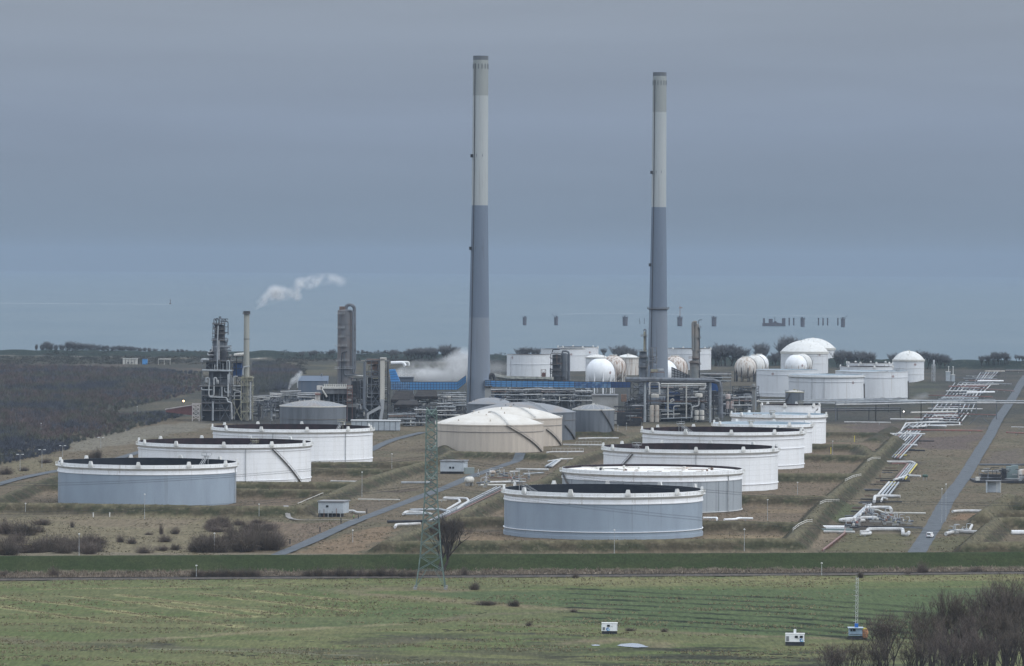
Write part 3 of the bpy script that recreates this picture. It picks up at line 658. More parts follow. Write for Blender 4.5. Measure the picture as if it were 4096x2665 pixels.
dome_tank('weathered grey domed tank behind the white left row tank', 1120, 1385, Y=2960, h=18.2, rise=3.4, body=greyt, roof=greyroof, eave=offw, rings=(.55,), seams=40)
# far group by the sea dike
FG = 'far white tanks by the sea dike'
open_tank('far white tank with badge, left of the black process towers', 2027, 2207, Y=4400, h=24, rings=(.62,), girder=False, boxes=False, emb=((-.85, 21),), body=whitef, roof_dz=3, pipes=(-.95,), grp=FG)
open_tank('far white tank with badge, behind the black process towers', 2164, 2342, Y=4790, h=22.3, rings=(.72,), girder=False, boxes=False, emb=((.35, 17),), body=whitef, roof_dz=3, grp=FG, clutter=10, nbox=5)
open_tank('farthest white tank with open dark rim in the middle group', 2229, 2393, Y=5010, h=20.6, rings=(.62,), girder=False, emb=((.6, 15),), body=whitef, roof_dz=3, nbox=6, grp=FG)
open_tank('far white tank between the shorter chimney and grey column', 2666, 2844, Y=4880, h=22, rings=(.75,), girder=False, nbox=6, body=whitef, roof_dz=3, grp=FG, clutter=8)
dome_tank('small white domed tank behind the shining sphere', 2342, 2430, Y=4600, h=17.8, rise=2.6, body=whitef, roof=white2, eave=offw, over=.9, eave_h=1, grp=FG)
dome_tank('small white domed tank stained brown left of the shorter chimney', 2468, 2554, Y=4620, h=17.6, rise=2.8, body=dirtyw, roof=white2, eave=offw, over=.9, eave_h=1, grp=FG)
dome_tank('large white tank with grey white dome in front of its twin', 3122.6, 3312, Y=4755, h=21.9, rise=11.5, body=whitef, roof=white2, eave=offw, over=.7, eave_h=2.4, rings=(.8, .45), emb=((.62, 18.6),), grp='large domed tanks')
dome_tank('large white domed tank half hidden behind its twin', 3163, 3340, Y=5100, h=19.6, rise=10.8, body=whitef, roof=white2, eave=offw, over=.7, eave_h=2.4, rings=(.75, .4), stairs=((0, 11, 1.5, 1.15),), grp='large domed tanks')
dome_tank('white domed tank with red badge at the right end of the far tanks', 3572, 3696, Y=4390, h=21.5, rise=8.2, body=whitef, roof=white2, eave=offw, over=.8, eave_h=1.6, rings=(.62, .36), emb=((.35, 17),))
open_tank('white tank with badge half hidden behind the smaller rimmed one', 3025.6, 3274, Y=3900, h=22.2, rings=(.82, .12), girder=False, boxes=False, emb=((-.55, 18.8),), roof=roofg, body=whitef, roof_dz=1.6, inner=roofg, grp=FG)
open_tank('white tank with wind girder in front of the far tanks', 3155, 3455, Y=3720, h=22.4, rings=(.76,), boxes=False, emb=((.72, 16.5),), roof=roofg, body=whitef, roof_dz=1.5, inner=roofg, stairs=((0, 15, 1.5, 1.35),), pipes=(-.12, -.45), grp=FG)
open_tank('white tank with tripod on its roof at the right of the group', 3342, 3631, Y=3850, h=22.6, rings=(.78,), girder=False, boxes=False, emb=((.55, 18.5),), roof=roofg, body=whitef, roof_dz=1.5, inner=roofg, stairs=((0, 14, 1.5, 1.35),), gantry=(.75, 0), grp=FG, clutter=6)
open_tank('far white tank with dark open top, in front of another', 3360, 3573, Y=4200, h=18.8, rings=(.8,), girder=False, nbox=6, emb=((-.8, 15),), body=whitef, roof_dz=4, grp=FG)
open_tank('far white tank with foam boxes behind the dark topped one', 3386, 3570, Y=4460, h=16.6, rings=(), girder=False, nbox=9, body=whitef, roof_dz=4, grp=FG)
dome_tank('small grey tank with railing in front of the white tank wall', 3142, 3217, Y=3560, h=12.6, rise=1.3, body=greyt, roof=beiget, eave=olivp, rings=(), stairs=((1, 11, -1.4, -.6),), rail=True)

# ------------------------------------------------------------------ spheres
def sphere_tank(label, px, py, rpx, Y, m_, legm, nleg=10, dirt=None, grp='pressure spheres'):
    c = V((px, py), Y); r = rpx * Y / FPX
    root = thing('sphere_tank', label, 'sphere tank', (c.x, Y, 0), grp)
    MB().sphere((0, 0, c.z), r, 48).build('sphere', m_, root, True)
    for i in range(nleg):
        a = 2 * pi * (i + .3) / nleg; p = rim_pt(r * .97, a)
        MB().cyl((p.x, p.y), -.3, c.z + .2, r * .045, 8).build('leg', legm, root)
    b = MB(); b.lathe([(r * .3, c.z + r * .97), (r * .3, c.z + r + .3), (.05, c.z + r + .3)], 16)
    for i in range(10):
        a = 2 * pi * i / 10; p = rim_pt(r * .29, a); b.bar(p + Vector((0, 0, c.z + r)), p + Vector((0, 0, c.z + r + 1.3)), .07)
    b.build('top_platform', offw, root)
    b = MB(); b.tube([rim_pt(r + .5, 1.2 + .5 * sin(i * pi / 12), 0) * sin(max(.25, pi * i / 12)) + Vector((0, 0, c.z - r * cos(pi * i / 12))) for i in range(2, 13)], .3, 4); b.build('stair', stair_m if m_ is not white else steel_l, root)
    if dirt: emblem(root, r, dirt, c.z)
    return root
brownw = mat('brown_streaked_paint', (.60, .56, .52), .6, (.27, .19, .14), .55, (1, 1, .12), .44, .6)
sphere_tank('bright white sphere on white legs behind the blue gallery', 2401, 1490, 57.6, 3950, white, white, dirt=.75)
sphere_tank('brown streaked sphere just behind the bright white one', 2453, 1473, 52, 4260, brownw, dirtyw)
sphere_tank('white sphere half hidden by the shorter chimney', 2657, 1491, 52, 4060, white, white)
sphere_tank('brown streaked sphere right of the shorter chimney', 2699, 1475, 52, 4330, brownw, dirtyw)
sphere_tank('dirty white sphere on dark legs, first of three in line', 2982, 1471, 44, 4383, dirtyw, dark)
sphere_tank('middle one of three spheres in line, mostly hidden', 3018, 1462, 42, 4650, white2, dirtyw)
sphere_tank('cleanest white sphere, last of three in line', 3036, 1455, 38, 4920, white, dirtyw)
sphere_tank('white sphere in front of the large domed tank', 3184, 1462, 44, 4480, white, dirtyw, dirt=.55)
sphere_tank('white sphere peeping out behind its neighbour by the domed tank', 3209, 1455, 40, 4680, white2, dirtyw)

# ------------------------------------------------------------------ chimneys
ch_low = mat('blue_grey_chimney_paint', (.155, .19, .24), .7, (.13, .16, .205), .06, STREAK, stain=(.10, .12, .15))
ch_bot = mat('light_blue_grey_chimney_paint', (.21, .24, .28), .7, (.18, .205, .24), .06, STREAK, stain=(.14, .155, .175))
ch_top = mat('pale_grey_chimney_paint', (.39, .41, .405), .7, (.33, .35, .345), .06, STREAK, stain=(.25, .26, .25))
ch_cap = mat('sooty_grey_chimney_paint', (.29, .305, .29), .7, (.22, .235, .225), .06, STREAK)
ch_dk = mat('dark_chimney_crown', (.12, .13, .14), .8)
def chimney(label, px, Y, ytop, prof, ycols, collar=None):
    """prof: (pixel row, half width px); ycols: (row, material) from the top down"""
    root = thing('chimney', label, 'chimney', (V((px, 1650), Y).x, Y, 0))
    k = Y / FPX; Zr = lambda y: V((px, y), Y).z
    rows = [p[0] for p in prof]; hw = [p[1] * k for p in prof]
    segs = ycols + [(Zr and 9999, None)]
    for (y0, m_), (y1, _) in zip(ycols, segs[1:]):
        y1 = min(y1, prof[-1][0]); n = 8; pr = []
        for i in range(n + 1):
            y = y1 + (y0 - y1) * i / n; pr.append((float(np.interp(y, rows, hw)), max(-1, Zr(y))))
        nm = 'crown' if m_ is ch_dk else 'shaft'
        MB().lathe(pr + ([(pr[-1][0] - .8, pr[-1][1]), (pr[-1][0] - .8, pr[-1][1] - 5)] if y0 == ycols[0][0] else []), 72).build(nm, m_, root, True)
    b = MB(); a = -.75
    pts = [rim_pt(float(np.interp(y, rows, hw)) + .5, a, Zr(y)) for y in np.linspace(ycols[0][0] + 30, 1640, 24)]
    for s in (-.25, .25):
        b.tube([p + Vector((s, 0, 0)) for p in pts], .11, 4)
    b.tube([p - Vector((0, -.1, 0)) for p in pts], .18, 4)
    b.build('ladder', dark, root)
    z = Zr(ycols[0][0] + 42)
    for i in range(14):
        a = 2 * pi * (i + .4) / 14; q = float(np.interp(ycols[0][0] + 45, rows, hw))
        b = MB(); p = rim_pt(q + .05, a, z); b.box(p, (.55, .3, 3.6), a); b.build('vent_slot', ch_dk, root)
    for y in collar or ():
        q = float(np.interp(y, rows, hw)); b = MB(); z = Zr(y)
        b.lathe([(q, z - .6), (q + 1.7, z - .1), (q + 1.7, z + .2), (q, z + .2)], 40); b.build('platform', stair_m, root, True)
        railing(root, q + 1.6, z + .2, stair_m, 1.3, 24, .08)
    for y in (ycols[0][0] + 400, ycols[0][0] + 770):
        b = MB(); q = float(np.interp(y, rows, hw)); b.box(rim_pt(q + .7, -1.2, Zr(y)), (1.6, 1.6, 2.4), -1.2); b.build('lamp_platform', dark, root)
        for a in (-.45, .3): MB().box(rim_pt(q + .05, a, Zr(y) + .3), (.3, .3, 2), a).build('vent_slot', ch_dk, root)
    return root
chimney('taller chimney, pale grey above and blue grey below, left of the other', 1914.5, 3400, 224, [(224, 30.5), (820, 32.5), (1270, 40), (1680, 50.5)],
        [(224, ch_dk), (241, ch_cap), (383, ch_top), (822, ch_low), (1270, ch_bot)], ())
chimney('shorter looking chimney with collar platform, pale grey above and blue grey below', 2630, 3660, 290, [(290, 27.3), (830, 29.5), (1240, 36), (1640, 44)],
        [(290, ch_dk), (305, ch_cap), (449, ch_top), (829, ch_low), (1243, ch_bot)], (1236,))

# ------------------------------------------------------------------ haze
hz = bpy.data.materials.new('haze_air'); hz.use_nodes = True; t = hz.node_tree
for n in list(t.nodes): t.nodes.remove(n)
o_ = t.nodes.new('ShaderNodeOutputMaterial'); pv = t.nodes.new('ShaderNodeVolumePrincipled')
pv.inputs['Color'].default_value = (.35, .425, .52, 1); pv.inputs['Density'].default_value = 3.3e-5; pv.inputs['Anisotropy'].default_value = 0.0
t.links.new(pv.outputs[0], o_.inputs['Volume'])
hb = MB().box((0, 27000, 140), (60000, 60000, 290)).build('haze', hz); hb['kind'] = 'stuff'
hb.display_type = 'WIRE'

# ------------------------------------------------------------------ vegetation
def ground_z(x, y):
    if y < 1600: return float(m_h(np.array([[x]]), np.array([[y]]))[0, 0])
    if y < 1715: return float(max(d_h(np.array([[x]]), np.array([[y]]))[0, 0], m_h(np.array([[x]]), np.array([[y]]))[0, 0]))
    return float(s_h(np.array([[x]]), np.array([[y]]))[0, 0])
def tri_twigs(P0, D, L, W):
    """thin flat twigs: base P0, direction D, length L, width W (arrays)"""
    n = len(P0); side = np.cross(D, np.random.RandomState(n).normal(size=(n, 3))); side /= np.linalg.norm(side, axis=1)[:, None] + 1e-9
    v = np.empty((n, 3, 3)); v[:, 0] = P0 - side * W[:, None] / 2; v[:, 1] = P0 + side * W[:, None] / 2; v[:, 2] = P0 + D * L[:, None]
    return v.reshape(-1, 3), np.arange(3 * n).reshape(n, 3)
def tree_proto(name, h, spread, seed, m_, trunk_h=.25, levels=4, kids=4, lean=(0, 0), trunk_r=.03, twigs=7, tw_w=.05, upright=.5, label='', cat='tree', multi=1):
    """bare winter tree: trunk with limbs, crown of fine twigs grown from them"""
    rg = random.Random(seed); root = thing(name, label, cat)
    tb = MB(); P0 = []; D = []; LL = []
    def grow(p, d, l, r, lv):
        k = 3; pts = [p]; q = p.copy(); dd = d.copy()
        for i in range(k):
            dd = (dd + Vector((rg.uniform(-.16, .16), rg.uniform(-.16, .16), rg.uniform(-.03, .12)))).normalized(); q = q + dd * l / k; pts.append(q.copy())
        if lv < 3: tb.tube(pts, r, 5 if lv < 2 else 3, r * .6, cap=False)
        else:
            for a, b in zip(pts[:-1], pts[1:]): P0.append(a); D.append((b - a).normalized()); LL.append((b - a).length * 1.3)
        if lv >= levels:
            for i in range(twigs):
                f = rg.random(); a = pts[int(f * k)].lerp(pts[int(f * k) + 1], f * k - int(f * k))
                t = (dd + Vector((rg.gauss(0, .55), rg.gauss(0, .55), rg.gauss(.15, .45)))).normalized(); P0.append(a); D.append(t); LL.append(l * rg.uniform(.4, 1.0))
            return
        n = kids if lv else kids + 2
        for i in range(n):
            f = rg.uniform(.45, 1) if lv else rg.uniform(.7, 1); a = pts[int(f * k * .999)].lerp(pts[min(k, int(f * k * .999) + 1)], f * k * .999 - int(f * k * .999))
            an = 2 * pi * (i + rg.random()) / n; sp = spread * rg.uniform(.6, 1.25)
            t = (dd * upright + Vector((cos(an) * sp, sin(an) * sp, .35 * upright + rg.uniform(-.05, .3)))).normalized()
            grow(a, t, l * rg.uniform(.55, .8) * (1 if lv else h * .32 / (l + 1e-6)), r * .55, lv + 1)
    for s in range(multi):
        a = 2 * pi * s / multi + seed; off = Vector((cos(a), sin(a), 0)) * (h * .05 if multi > 1 else 0)
        grow(off + Vector((0, 0, -.3)), Vector((lean[0] + off.x / h * 4, lean[1] + off.y / h * 4, 1)).normalized(), h * trunk_h, h * trunk_r / math.sqrt(multi), 0)
    zs = max(p.z + d.z * l for p, d, l in zip(P0, D, LL)); k = h / zs
    tb.v = [tuple(c * k for c in v) for v in tb.v]
    tb.build('trunk', bark, root)
    v, f = tri_twigs(np.array([p[:] for p in P0]) * k, np.array([d[:] for d in D]), np.array(LL) * k, np.full(len(P0), tw_w))
    np_mesh('crown', v, f, m_, root); return root
def bush_proto(name, r, h, seed, m_, n=500, w=.07, label='', cat='bush'):
    rg = np.random.RandomState(seed); root = thing(name, label, cat)
    a = rg.uniform(0, 2 * pi, n); e = rg.uniform(.1, 1, n) ** .6; lump = .75 + .25 * np.sin(3 * a + seed) + .12 * rg.normal(size=n)
    D = np.stack([np.cos(a) * np.sqrt(1 - e ** 2) * r, np.sin(a) * np.sqrt(1 - e ** 2) * r, e * h], 1) * (lump * rg.uniform(.55, 1, n))[:, None]
    B = D * np.array([.75, .75, .1]) * rg.uniform(.2, 1, n)[:, None] * [1, 1, .6]
    dd = D - B; L_ = np.linalg.norm(dd, axis=1); dd /= L_[:, None]
    v, f = tri_twigs(B, dd, L_, np.full(n, w)); 
    # side twigs near the tips
    m2 = n * 2; ix = rg.randint(0, n, m2); P = B[ix] + dd[ix] * (L_[ix] * rg.uniform(.4, .95, m2))[:, None]; d2 = dd[ix] + rg.normal(size=(m2, 3)) * .6; d2 /= np.linalg.norm(d2, axis=1)[:, None]
    v2, f2 = tri_twigs(P, d2, rg.uniform(.1, .32, m2) * h, np.full(m2, w * .8))
    np_mesh('twigs', np.concatenate([v, v2]), np.concatenate([f, f2 + len(v)]), m_, root)
    b = MB()
    for i in range(5): q = D[i * 7] * .5; b.tube([Vector((0, 0, -.3)), Vector(q)], .09, 4, .04)
    b.build('stem', bark, root); return root
def put(proto, p, label, scale=1, rz=None, z=None, group=None, first=[]):
    """first use moves the prototype itself, later uses copy it"""
    p = Vector(p); zz = ground_z(p.x, p.y) if z is None else z
    if proto.name not in first: first.append(proto.name); o = proto
    else: o = copy_tree(proto)
    o.location = (p.x, p.y, zz - .1); o.scale = (scale,) * 3 if not hasattr(scale, '__len__') else scale
    o.rotation_euler = (0, 0, rnd.uniform(0, 6.28) if rz is None else rz); o['label'] = label
    if group: o['group'] = group
    return o
# the leaning tree by the pylon: pixel height 1050..2290 row
lone = tree_proto('bare_tree', 19.5, .62, 5, twig_d, .22, 4, 4, (.22, 0), .024, 8, .05, .75, multi=2)
put(lone, G(zK(660, 345)), 'bare leaning willow tree standing beside the lattice pylon', (1.4, 1.3, 1.22), .2)
# trees in the near corner
tn1 = tree_proto('bare_tree', 15, .72, 21, twig_r, .2, 4, 3, (0, 0), .022, 9, .05, .95, multi=4)
tn2 = tree_proto('bare_tree', 15, .5, 33, twig_m, .26, 4, 3, (.05, 0), .02, 8, .045, 1.1, multi=3)
tn3 = tree_proto('bare_tree', 15, .6, 44, twig_m, .25, 4, 3, (0, 0), .02, 10, .045, 1.0, multi=3)
near = [  # crown centre px column, base row, top row, proto, label
    (3548, 2690, 2466, tn1, 'round bushy bare tree just right of the blue drilling cabin'),
    (3790, 2700, 2425, tn2, 'tall slender bare tree between the round tree and the corner thicket'),
    (3870, 2705, 2420, tn3, 'slim bare tree in the middle of the near thicket'),
    (3965, 2710, 2395, tn1, 'broad brown bare tree rising above the near thicket'),
    (4010, 2700, 2362, tn3, 'tallest bare tree of the near thicket, at the frame edge'),
    (4085, 2715, 2400, tn2, 'bare tree cut by the right frame edge'),
    (4130, 2705, 2380, tn1, 'bare bushy tree mostly outside the right frame edge'),
    (3715, 2740, 2480, tn3, 'bare tree filling the gap right of the round tree'),
    (3330, 2760, 2585, tn1, 'low brown bare tree top at the left end of the near thicket'), (3500, 2765, 2560, tn3, 'low twiggy tree between the cabin and the round tree'), (3420, 2745, 2570, tn2, 'low bare tree top at the lower edge below the drilling cabin'),
    (3640, 2760, 2560, tn3, 'low tangled bare tree at the lower edge under the round tree'),
    (3920, 2790, 2560, tn1, 'low dense bare tree at the lower edge in the near thicket'),
    (3850, 2760, 2500, tn1, 'bushy bare tree filling the middle of the near thicket'), (4000, 2760, 2470, tn2, 'upright bare tree in front of the tallest one'), (3690, 2700, 2440, tn2, 'thin upright bare tree just right of the round tree'), (3780, 2795, 2570, tn1, 'low brown bare tree below the slim one'),
    (4060, 2790, 2540, tn2, 'dark low bare tree in the lower frame corner')]
for px, yb, yt, pr, lb in near:
    p = G((px, yb)); ht = V((px, yt), p.y).z; s = ht / 12.2
    put(pr, p, lb, (s * rnd.uniform(.95, 1.1), s, s * (1.1 if px > 3750 else 1)), z=-.2, group='bare trees of the near thicket')
# bushes
bb = [bush_proto('bare_bush', 2.5, 3, 60 + i, mm, (700, 420, 700)[i], .045) for i, mm in enumerate((twig_m, twig_r, twig_m))]
bl = []
def bush(px, wpx, hpx, label, k=0, grp='bare bushes'):
    p = G(px); s = FPX / p.y
    put(bb[k], p, label, (wpx / s / 3.9, wpx / s / 3.9, hpx / s / 2.7), group=grp)
for px, w_, h_, lb, k in [
    (zF(1560, 900), 110, 55, 'dark bush left of the large dense bush by the reeds', 0), (zF(1720, 905), 140, 70, 'dense dark bush beside the lone lamp post', 2), (zF(1900, 890), 130, 75, 'dense dark bush in the middle of the long thicket', 0),
    (zF(2060, 875), 160, 100, 'largest dark bush at the right end of the long thicket', 2), (zF(2190, 865), 110, 55, 'dark bush tapering towards the road', 0), (zF(1980, 740), 110, 50, 'upper bush of the long thicket', 2),
    (zF(1140, 915), 100, 45, 'low bush on reddish reeds left of the thicket', 1), (zF(1290, 895), 80, 30, 'small low bush on the reeds', 1), (zF(1390, 890), 60, 35, 'small bush just left of the long thicket', 0),
    (zF(955, 830), 50, 42, 'grey twiggy shrub in the dry grass', 1), (zF(1045, 840), 60, 36, 'spreading grey shrub beside the twiggy one', 1), (zF(1310, 825), 80, 40, 'grey brown shrub right of centre of the dry grass', 1), (zF(1180, 765), 50, 16, 'low scrub patch in the dry grass', 1),
    (zF(1390, 760), 56, 38, 'rounded grey shrub beside a slim upright one', 1), (zF(1278, 760), 26, 60, 'slim upright shrub in the dry grass', 1), (zF(572, 710), 24, 40, 'small twiggy sapling below the grey tank', 1),
    (zF(1760, 690), 90, 42, 'bush at the foot of the tank bund', 0), (zF(1900, 690), 80, 36, 'second bush at the foot of the tank bund', 1), (zF(1680, 670), 60, 22, 'low scrub at the foot of the tank bund', 1),
    (zF(60, 760), 170, 80, 'brown bush at the left frame edge', 1), (zF(200, 770), 150, 72, 'brown bush next to the frame edge one', 0), (zF(330, 690), 120, 38, 'upper bush of the brown thicket', 1),
    (zF(60, 930), 130, 75, 'dark bush behind the red drilling rig', 0), (zF(350, 900), 150, 70, 'big dark bush right of the red rig', 0), (zF(450, 890), 130, 62, 'dark bush in the middle of the left thicket', 2), (zF(580, 890), 140, 60, 'dark bush left of the lamp post', 0), (zF(700, 915), 110, 50, 'bush right of the single lamp post', 1), (zF(790, 840), 80, 40, 'bush at the right end of the left thicket', 1), (zF(520, 900), 100, 60, 'bush between the rig and the lamp', 1), (zF(150, 830), 110, 60, 'bush just above the red rig', 1),
    (zE(1000, 1380), 60, 52, 'round dark bush behind the grey tank', 2), (zE(930, 1390), 36, 34, 'small dark bush beside the round one', 2),
    (zE(60, 1540), 90, 40, 'scrub bush at the left road', 1), (zE(250, 1500), 60, 26, 'low scrub beside the left road lamps', 1), (zE(470, 1420), 80, 26, 'scrub along the left road', 1),
    (zK(910, 470), 66, 44, 'shrub right of the pylon feet', 1), (zK(840, 372), 44, 50, 'thin shrub under the leaning tree', 1), (zK(1650, 385), 40, 30, 'small shrub by the railway', 1), (zK(1000, 580), 120, 26, 'low dark scrub on the reed strip', 0), (zK(1200, 590), 70, 36, 'dark clump at the end of the reed strip', 0), (zK(1310, 735), 40, 26, 'small lone tuft in the field', 1), (zK(1640, 635), 46, 20, 'low scrub on the meadow strip', 1), (zK(2050, 770), 60, 18, 'green brown scrub behind the white cabin', 1), (zK(2300, 775), 40, 22, 'tiny scrub right of the white cabin', 1),
    (zL(1265, 185), 34, 36, 'shrub by the railway behind the drill mast', 0), (zL(1590, 165), 44, 24, 'shrub at the dike foot', 1), (zL(1690, 160), 70, 66, 'thin tall bush on the green dike', 1), (zL(2050, 150), 80, 30, 'reddish bush at the dike foot', 1),
    (zF(430, 1100), 60, 56, 'faint thin bush on the dike slope', 1), (zF(30, 1100), 50, 34, 'bush at the dike foot, frame edge', 1)]:
    bush(px, w_, h_, lb, k)
for i in range(26):
    x = rnd.uniform(0, 820); y = rnd.uniform(700, 800) if i < 9 and x < 330 else rnd.uniform(850, 925)
    bush(zF(x, y), rnd.uniform(70, 140), rnd.uniform(36, 74), 'brown bush in the thicket behind the dike, left of the lamp post and beyond', 1 if i % 3 else 0, 'left thicket behind the dike')
for i in range(22):
    x = rnd.uniform(1480, 2230); f = (x - 1480) / 750; y = rnd.uniform(850, 912) - 20 * f
    bush(zF(x, y), rnd.uniform(80, 150), rnd.uniform(44, 60) + 42 * math.sin(f * 2.6), 'dark bush in the long dense thicket left of the road', (0, 2, 1)[i % 3], 'long thicket left of the road')
for i in range(14):
    x = rnd.uniform(1650, 2150); bush(zF(x, rnd.uniform(670, 760)), rnd.uniform(60, 110), rnd.uniform(26, 44), 'brown bush at the foot of the tank bund, above the long thicket', 1, 'bushes under the tank bund')
for i in range(11):   # hedges at the dike foot
    x = 1540 + 50 * i; bush(zF(x, 1112), 50, rnd.uniform(34, 52), 'dark bush in the hedge along the dike foot, left clump', i % 3, 'hedge at the dike foot')
for i in range(17):
    x = -60 + 82 * i + (360 if i > 1 else 0)
    if x < 1310: bush(zG(x, 1108), 66, rnd.uniform(34, 62), 'dark bush in the hedge along the dike foot, clump by the pylon', i % 3, 'hedge beside the pylon')

# trees along the far sea dike
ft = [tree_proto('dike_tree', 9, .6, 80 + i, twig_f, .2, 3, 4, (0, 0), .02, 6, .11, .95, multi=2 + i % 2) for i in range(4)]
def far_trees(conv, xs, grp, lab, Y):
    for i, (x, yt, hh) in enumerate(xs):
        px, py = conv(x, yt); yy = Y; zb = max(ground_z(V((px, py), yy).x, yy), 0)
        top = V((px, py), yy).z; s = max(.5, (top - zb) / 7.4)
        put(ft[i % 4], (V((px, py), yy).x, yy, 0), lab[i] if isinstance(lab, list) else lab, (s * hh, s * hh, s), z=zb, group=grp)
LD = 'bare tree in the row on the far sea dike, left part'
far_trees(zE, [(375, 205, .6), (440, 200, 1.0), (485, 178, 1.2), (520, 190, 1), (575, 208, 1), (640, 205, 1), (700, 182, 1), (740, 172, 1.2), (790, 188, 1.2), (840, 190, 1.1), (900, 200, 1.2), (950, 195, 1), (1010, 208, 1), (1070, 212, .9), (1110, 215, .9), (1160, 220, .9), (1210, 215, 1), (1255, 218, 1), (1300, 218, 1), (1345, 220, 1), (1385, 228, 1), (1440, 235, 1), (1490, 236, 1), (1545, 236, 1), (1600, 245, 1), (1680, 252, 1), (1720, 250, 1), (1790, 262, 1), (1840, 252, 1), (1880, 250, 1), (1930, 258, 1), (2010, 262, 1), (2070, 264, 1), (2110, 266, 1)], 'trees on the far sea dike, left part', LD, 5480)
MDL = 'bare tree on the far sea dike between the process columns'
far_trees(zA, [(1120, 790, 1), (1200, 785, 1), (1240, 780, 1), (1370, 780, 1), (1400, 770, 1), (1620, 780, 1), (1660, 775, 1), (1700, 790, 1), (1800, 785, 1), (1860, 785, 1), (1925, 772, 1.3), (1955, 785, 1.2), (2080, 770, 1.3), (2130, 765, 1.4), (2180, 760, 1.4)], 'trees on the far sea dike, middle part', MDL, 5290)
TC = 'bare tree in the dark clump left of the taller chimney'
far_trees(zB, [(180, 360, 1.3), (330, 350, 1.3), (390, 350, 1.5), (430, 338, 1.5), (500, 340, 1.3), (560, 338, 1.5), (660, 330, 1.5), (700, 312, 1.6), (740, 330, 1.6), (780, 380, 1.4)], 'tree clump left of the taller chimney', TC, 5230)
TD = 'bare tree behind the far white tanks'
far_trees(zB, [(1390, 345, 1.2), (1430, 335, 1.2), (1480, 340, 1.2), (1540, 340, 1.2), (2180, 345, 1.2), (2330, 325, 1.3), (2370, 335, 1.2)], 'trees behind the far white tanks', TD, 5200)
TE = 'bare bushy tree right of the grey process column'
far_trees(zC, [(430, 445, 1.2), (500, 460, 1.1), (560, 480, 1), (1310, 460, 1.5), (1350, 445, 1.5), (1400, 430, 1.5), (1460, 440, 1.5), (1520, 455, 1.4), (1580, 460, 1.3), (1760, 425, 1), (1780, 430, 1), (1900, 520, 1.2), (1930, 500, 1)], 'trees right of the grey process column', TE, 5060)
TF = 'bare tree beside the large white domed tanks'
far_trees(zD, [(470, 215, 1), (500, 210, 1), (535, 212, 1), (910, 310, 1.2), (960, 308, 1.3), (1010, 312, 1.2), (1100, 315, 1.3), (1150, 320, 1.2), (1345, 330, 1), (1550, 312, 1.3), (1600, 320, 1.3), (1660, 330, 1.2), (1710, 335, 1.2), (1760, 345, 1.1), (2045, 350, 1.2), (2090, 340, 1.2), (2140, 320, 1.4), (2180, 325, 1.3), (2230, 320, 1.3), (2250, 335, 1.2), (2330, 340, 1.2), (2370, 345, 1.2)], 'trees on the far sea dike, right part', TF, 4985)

# the leafless wood on the left: one mass
rg = np.random.RandomState(5); pts = []
WOOD = [zE(-900, 430), zE(300, 440), zE(1000, 455), zE(2080, 500), zE(2080, 690), zE(1750, 770), zE(1250, 880), zE(1150, 960), zE(1860, 900), zE(1880, 960), zE(1250, 1120), zE(700, 1240), zE(720, 1290), zE(560, 1330), zE(0, 1450), zE(-900, 1560)]
wp = GP(WOOD); xs = [p[0] for p in wp]; ys = [p[1] for p in wp]
U = rg.uniform(size=(40000, 2)); yy = 1 / (1 / min(ys) + U[:, 1] * (1 / max(ys) - 1 / min(ys))); xx = min(xs) + U[:, 0] * (max(xs) - min(xs))
ok = inside(xx, yy, wp) & (xx > -.165 * yy); xx, yy = xx[ok][:10000], yy[ok][:10000]
U = rg.uniform(size=(9000, 2)); y2 = 2050 + U[:, 0] * 750; x2 = -.155 * y2 + U[:, 1] * .12 * y2; ok = inside(x2, y2, wp); XE, YE = x2[ok][:4200], y2[ok][:4200]
WTW = bpy.data.materials.new('wood_twigs'); WTW.use_nodes = True; t = WTW.node_tree; t.nodes['Principled BSDF'].inputs['Roughness'].default_value = 1; at = t.nodes.new('ShaderNodeAttribute'); at.attribute_name = 'tint'; t.links.new(at.outputs['Color'], t.nodes['Principled BSDF'].inputs['Base Color'])
def wood(xx, yy, k, h0, h1, name, label, m_):
    n = len(xx); hh = rg.uniform(h0, h1, n) + 2.5 * rg.uniform(0, 1, n) ** 6 + 2.2 * fbm(xx / 60, yy / 90, 3) + np.clip((yy - 2700) / 500, 0, 1) * 2
    hh *= np.clip(linedist(xx, yy, wp + wp[:1]) / 40, .5, 1)
    ix = np.repeat(np.arange(n), k); a = rg.uniform(0, 2 * pi, n * k); rad = hh[ix] * .34 * np.sqrt(rg.uniform(0, 1, n * k))
    B = np.stack([xx[ix] + np.cos(a) * rad * .6, yy[ix] + np.sin(a) * rad * .6, hh[ix] * rg.uniform(0.02, .6, n * k)], 1)
    D = np.stack([np.cos(a) * .5, np.sin(a) * .5, rg.uniform(.4, 1.3, n * k)], 1) + rg.normal(size=(n * k, 3)) * .28; D /= np.linalg.norm(D, axis=1)[:, None]
    v, f = tri_twigs(B, D, hh[ix] * rg.uniform(.25, .55, n * k), rg.uniform(.13, .32, n * k)); ob = np_mesh(name, v, f, m_); tag(ob, label, 'woodland', kind='stuff')
    kinds = np.array([(.058, .064, .08), (.088, .068, .066), (.07, .074, .06), (.05, .055, .07)]); tree = kinds[np.clip((fbm(xx / 70, yy / 160, 3) * 7 - 1.6 + rg.uniform(0, 1.3, n)).astype(int), 0, 3)] * rg.uniform(.65, 1.5, n)[:, None]
    C = np.repeat(tree[ix] * rg.uniform(.8, 1.25, n * k)[:, None], 3, 0); at = ob.data.attributes.new('tint', 'FLOAT_COLOR', 'POINT'); at.data.foreach_set('color', np.concatenate([C, np.ones((len(C), 1))], 1).astype(np.float32).ravel())
wood(xx[:9200], yy[:9200], 50, 3.6, 5.2, 'woodland', 'dark leafless wood covering the ground left of the refinery', WTW)
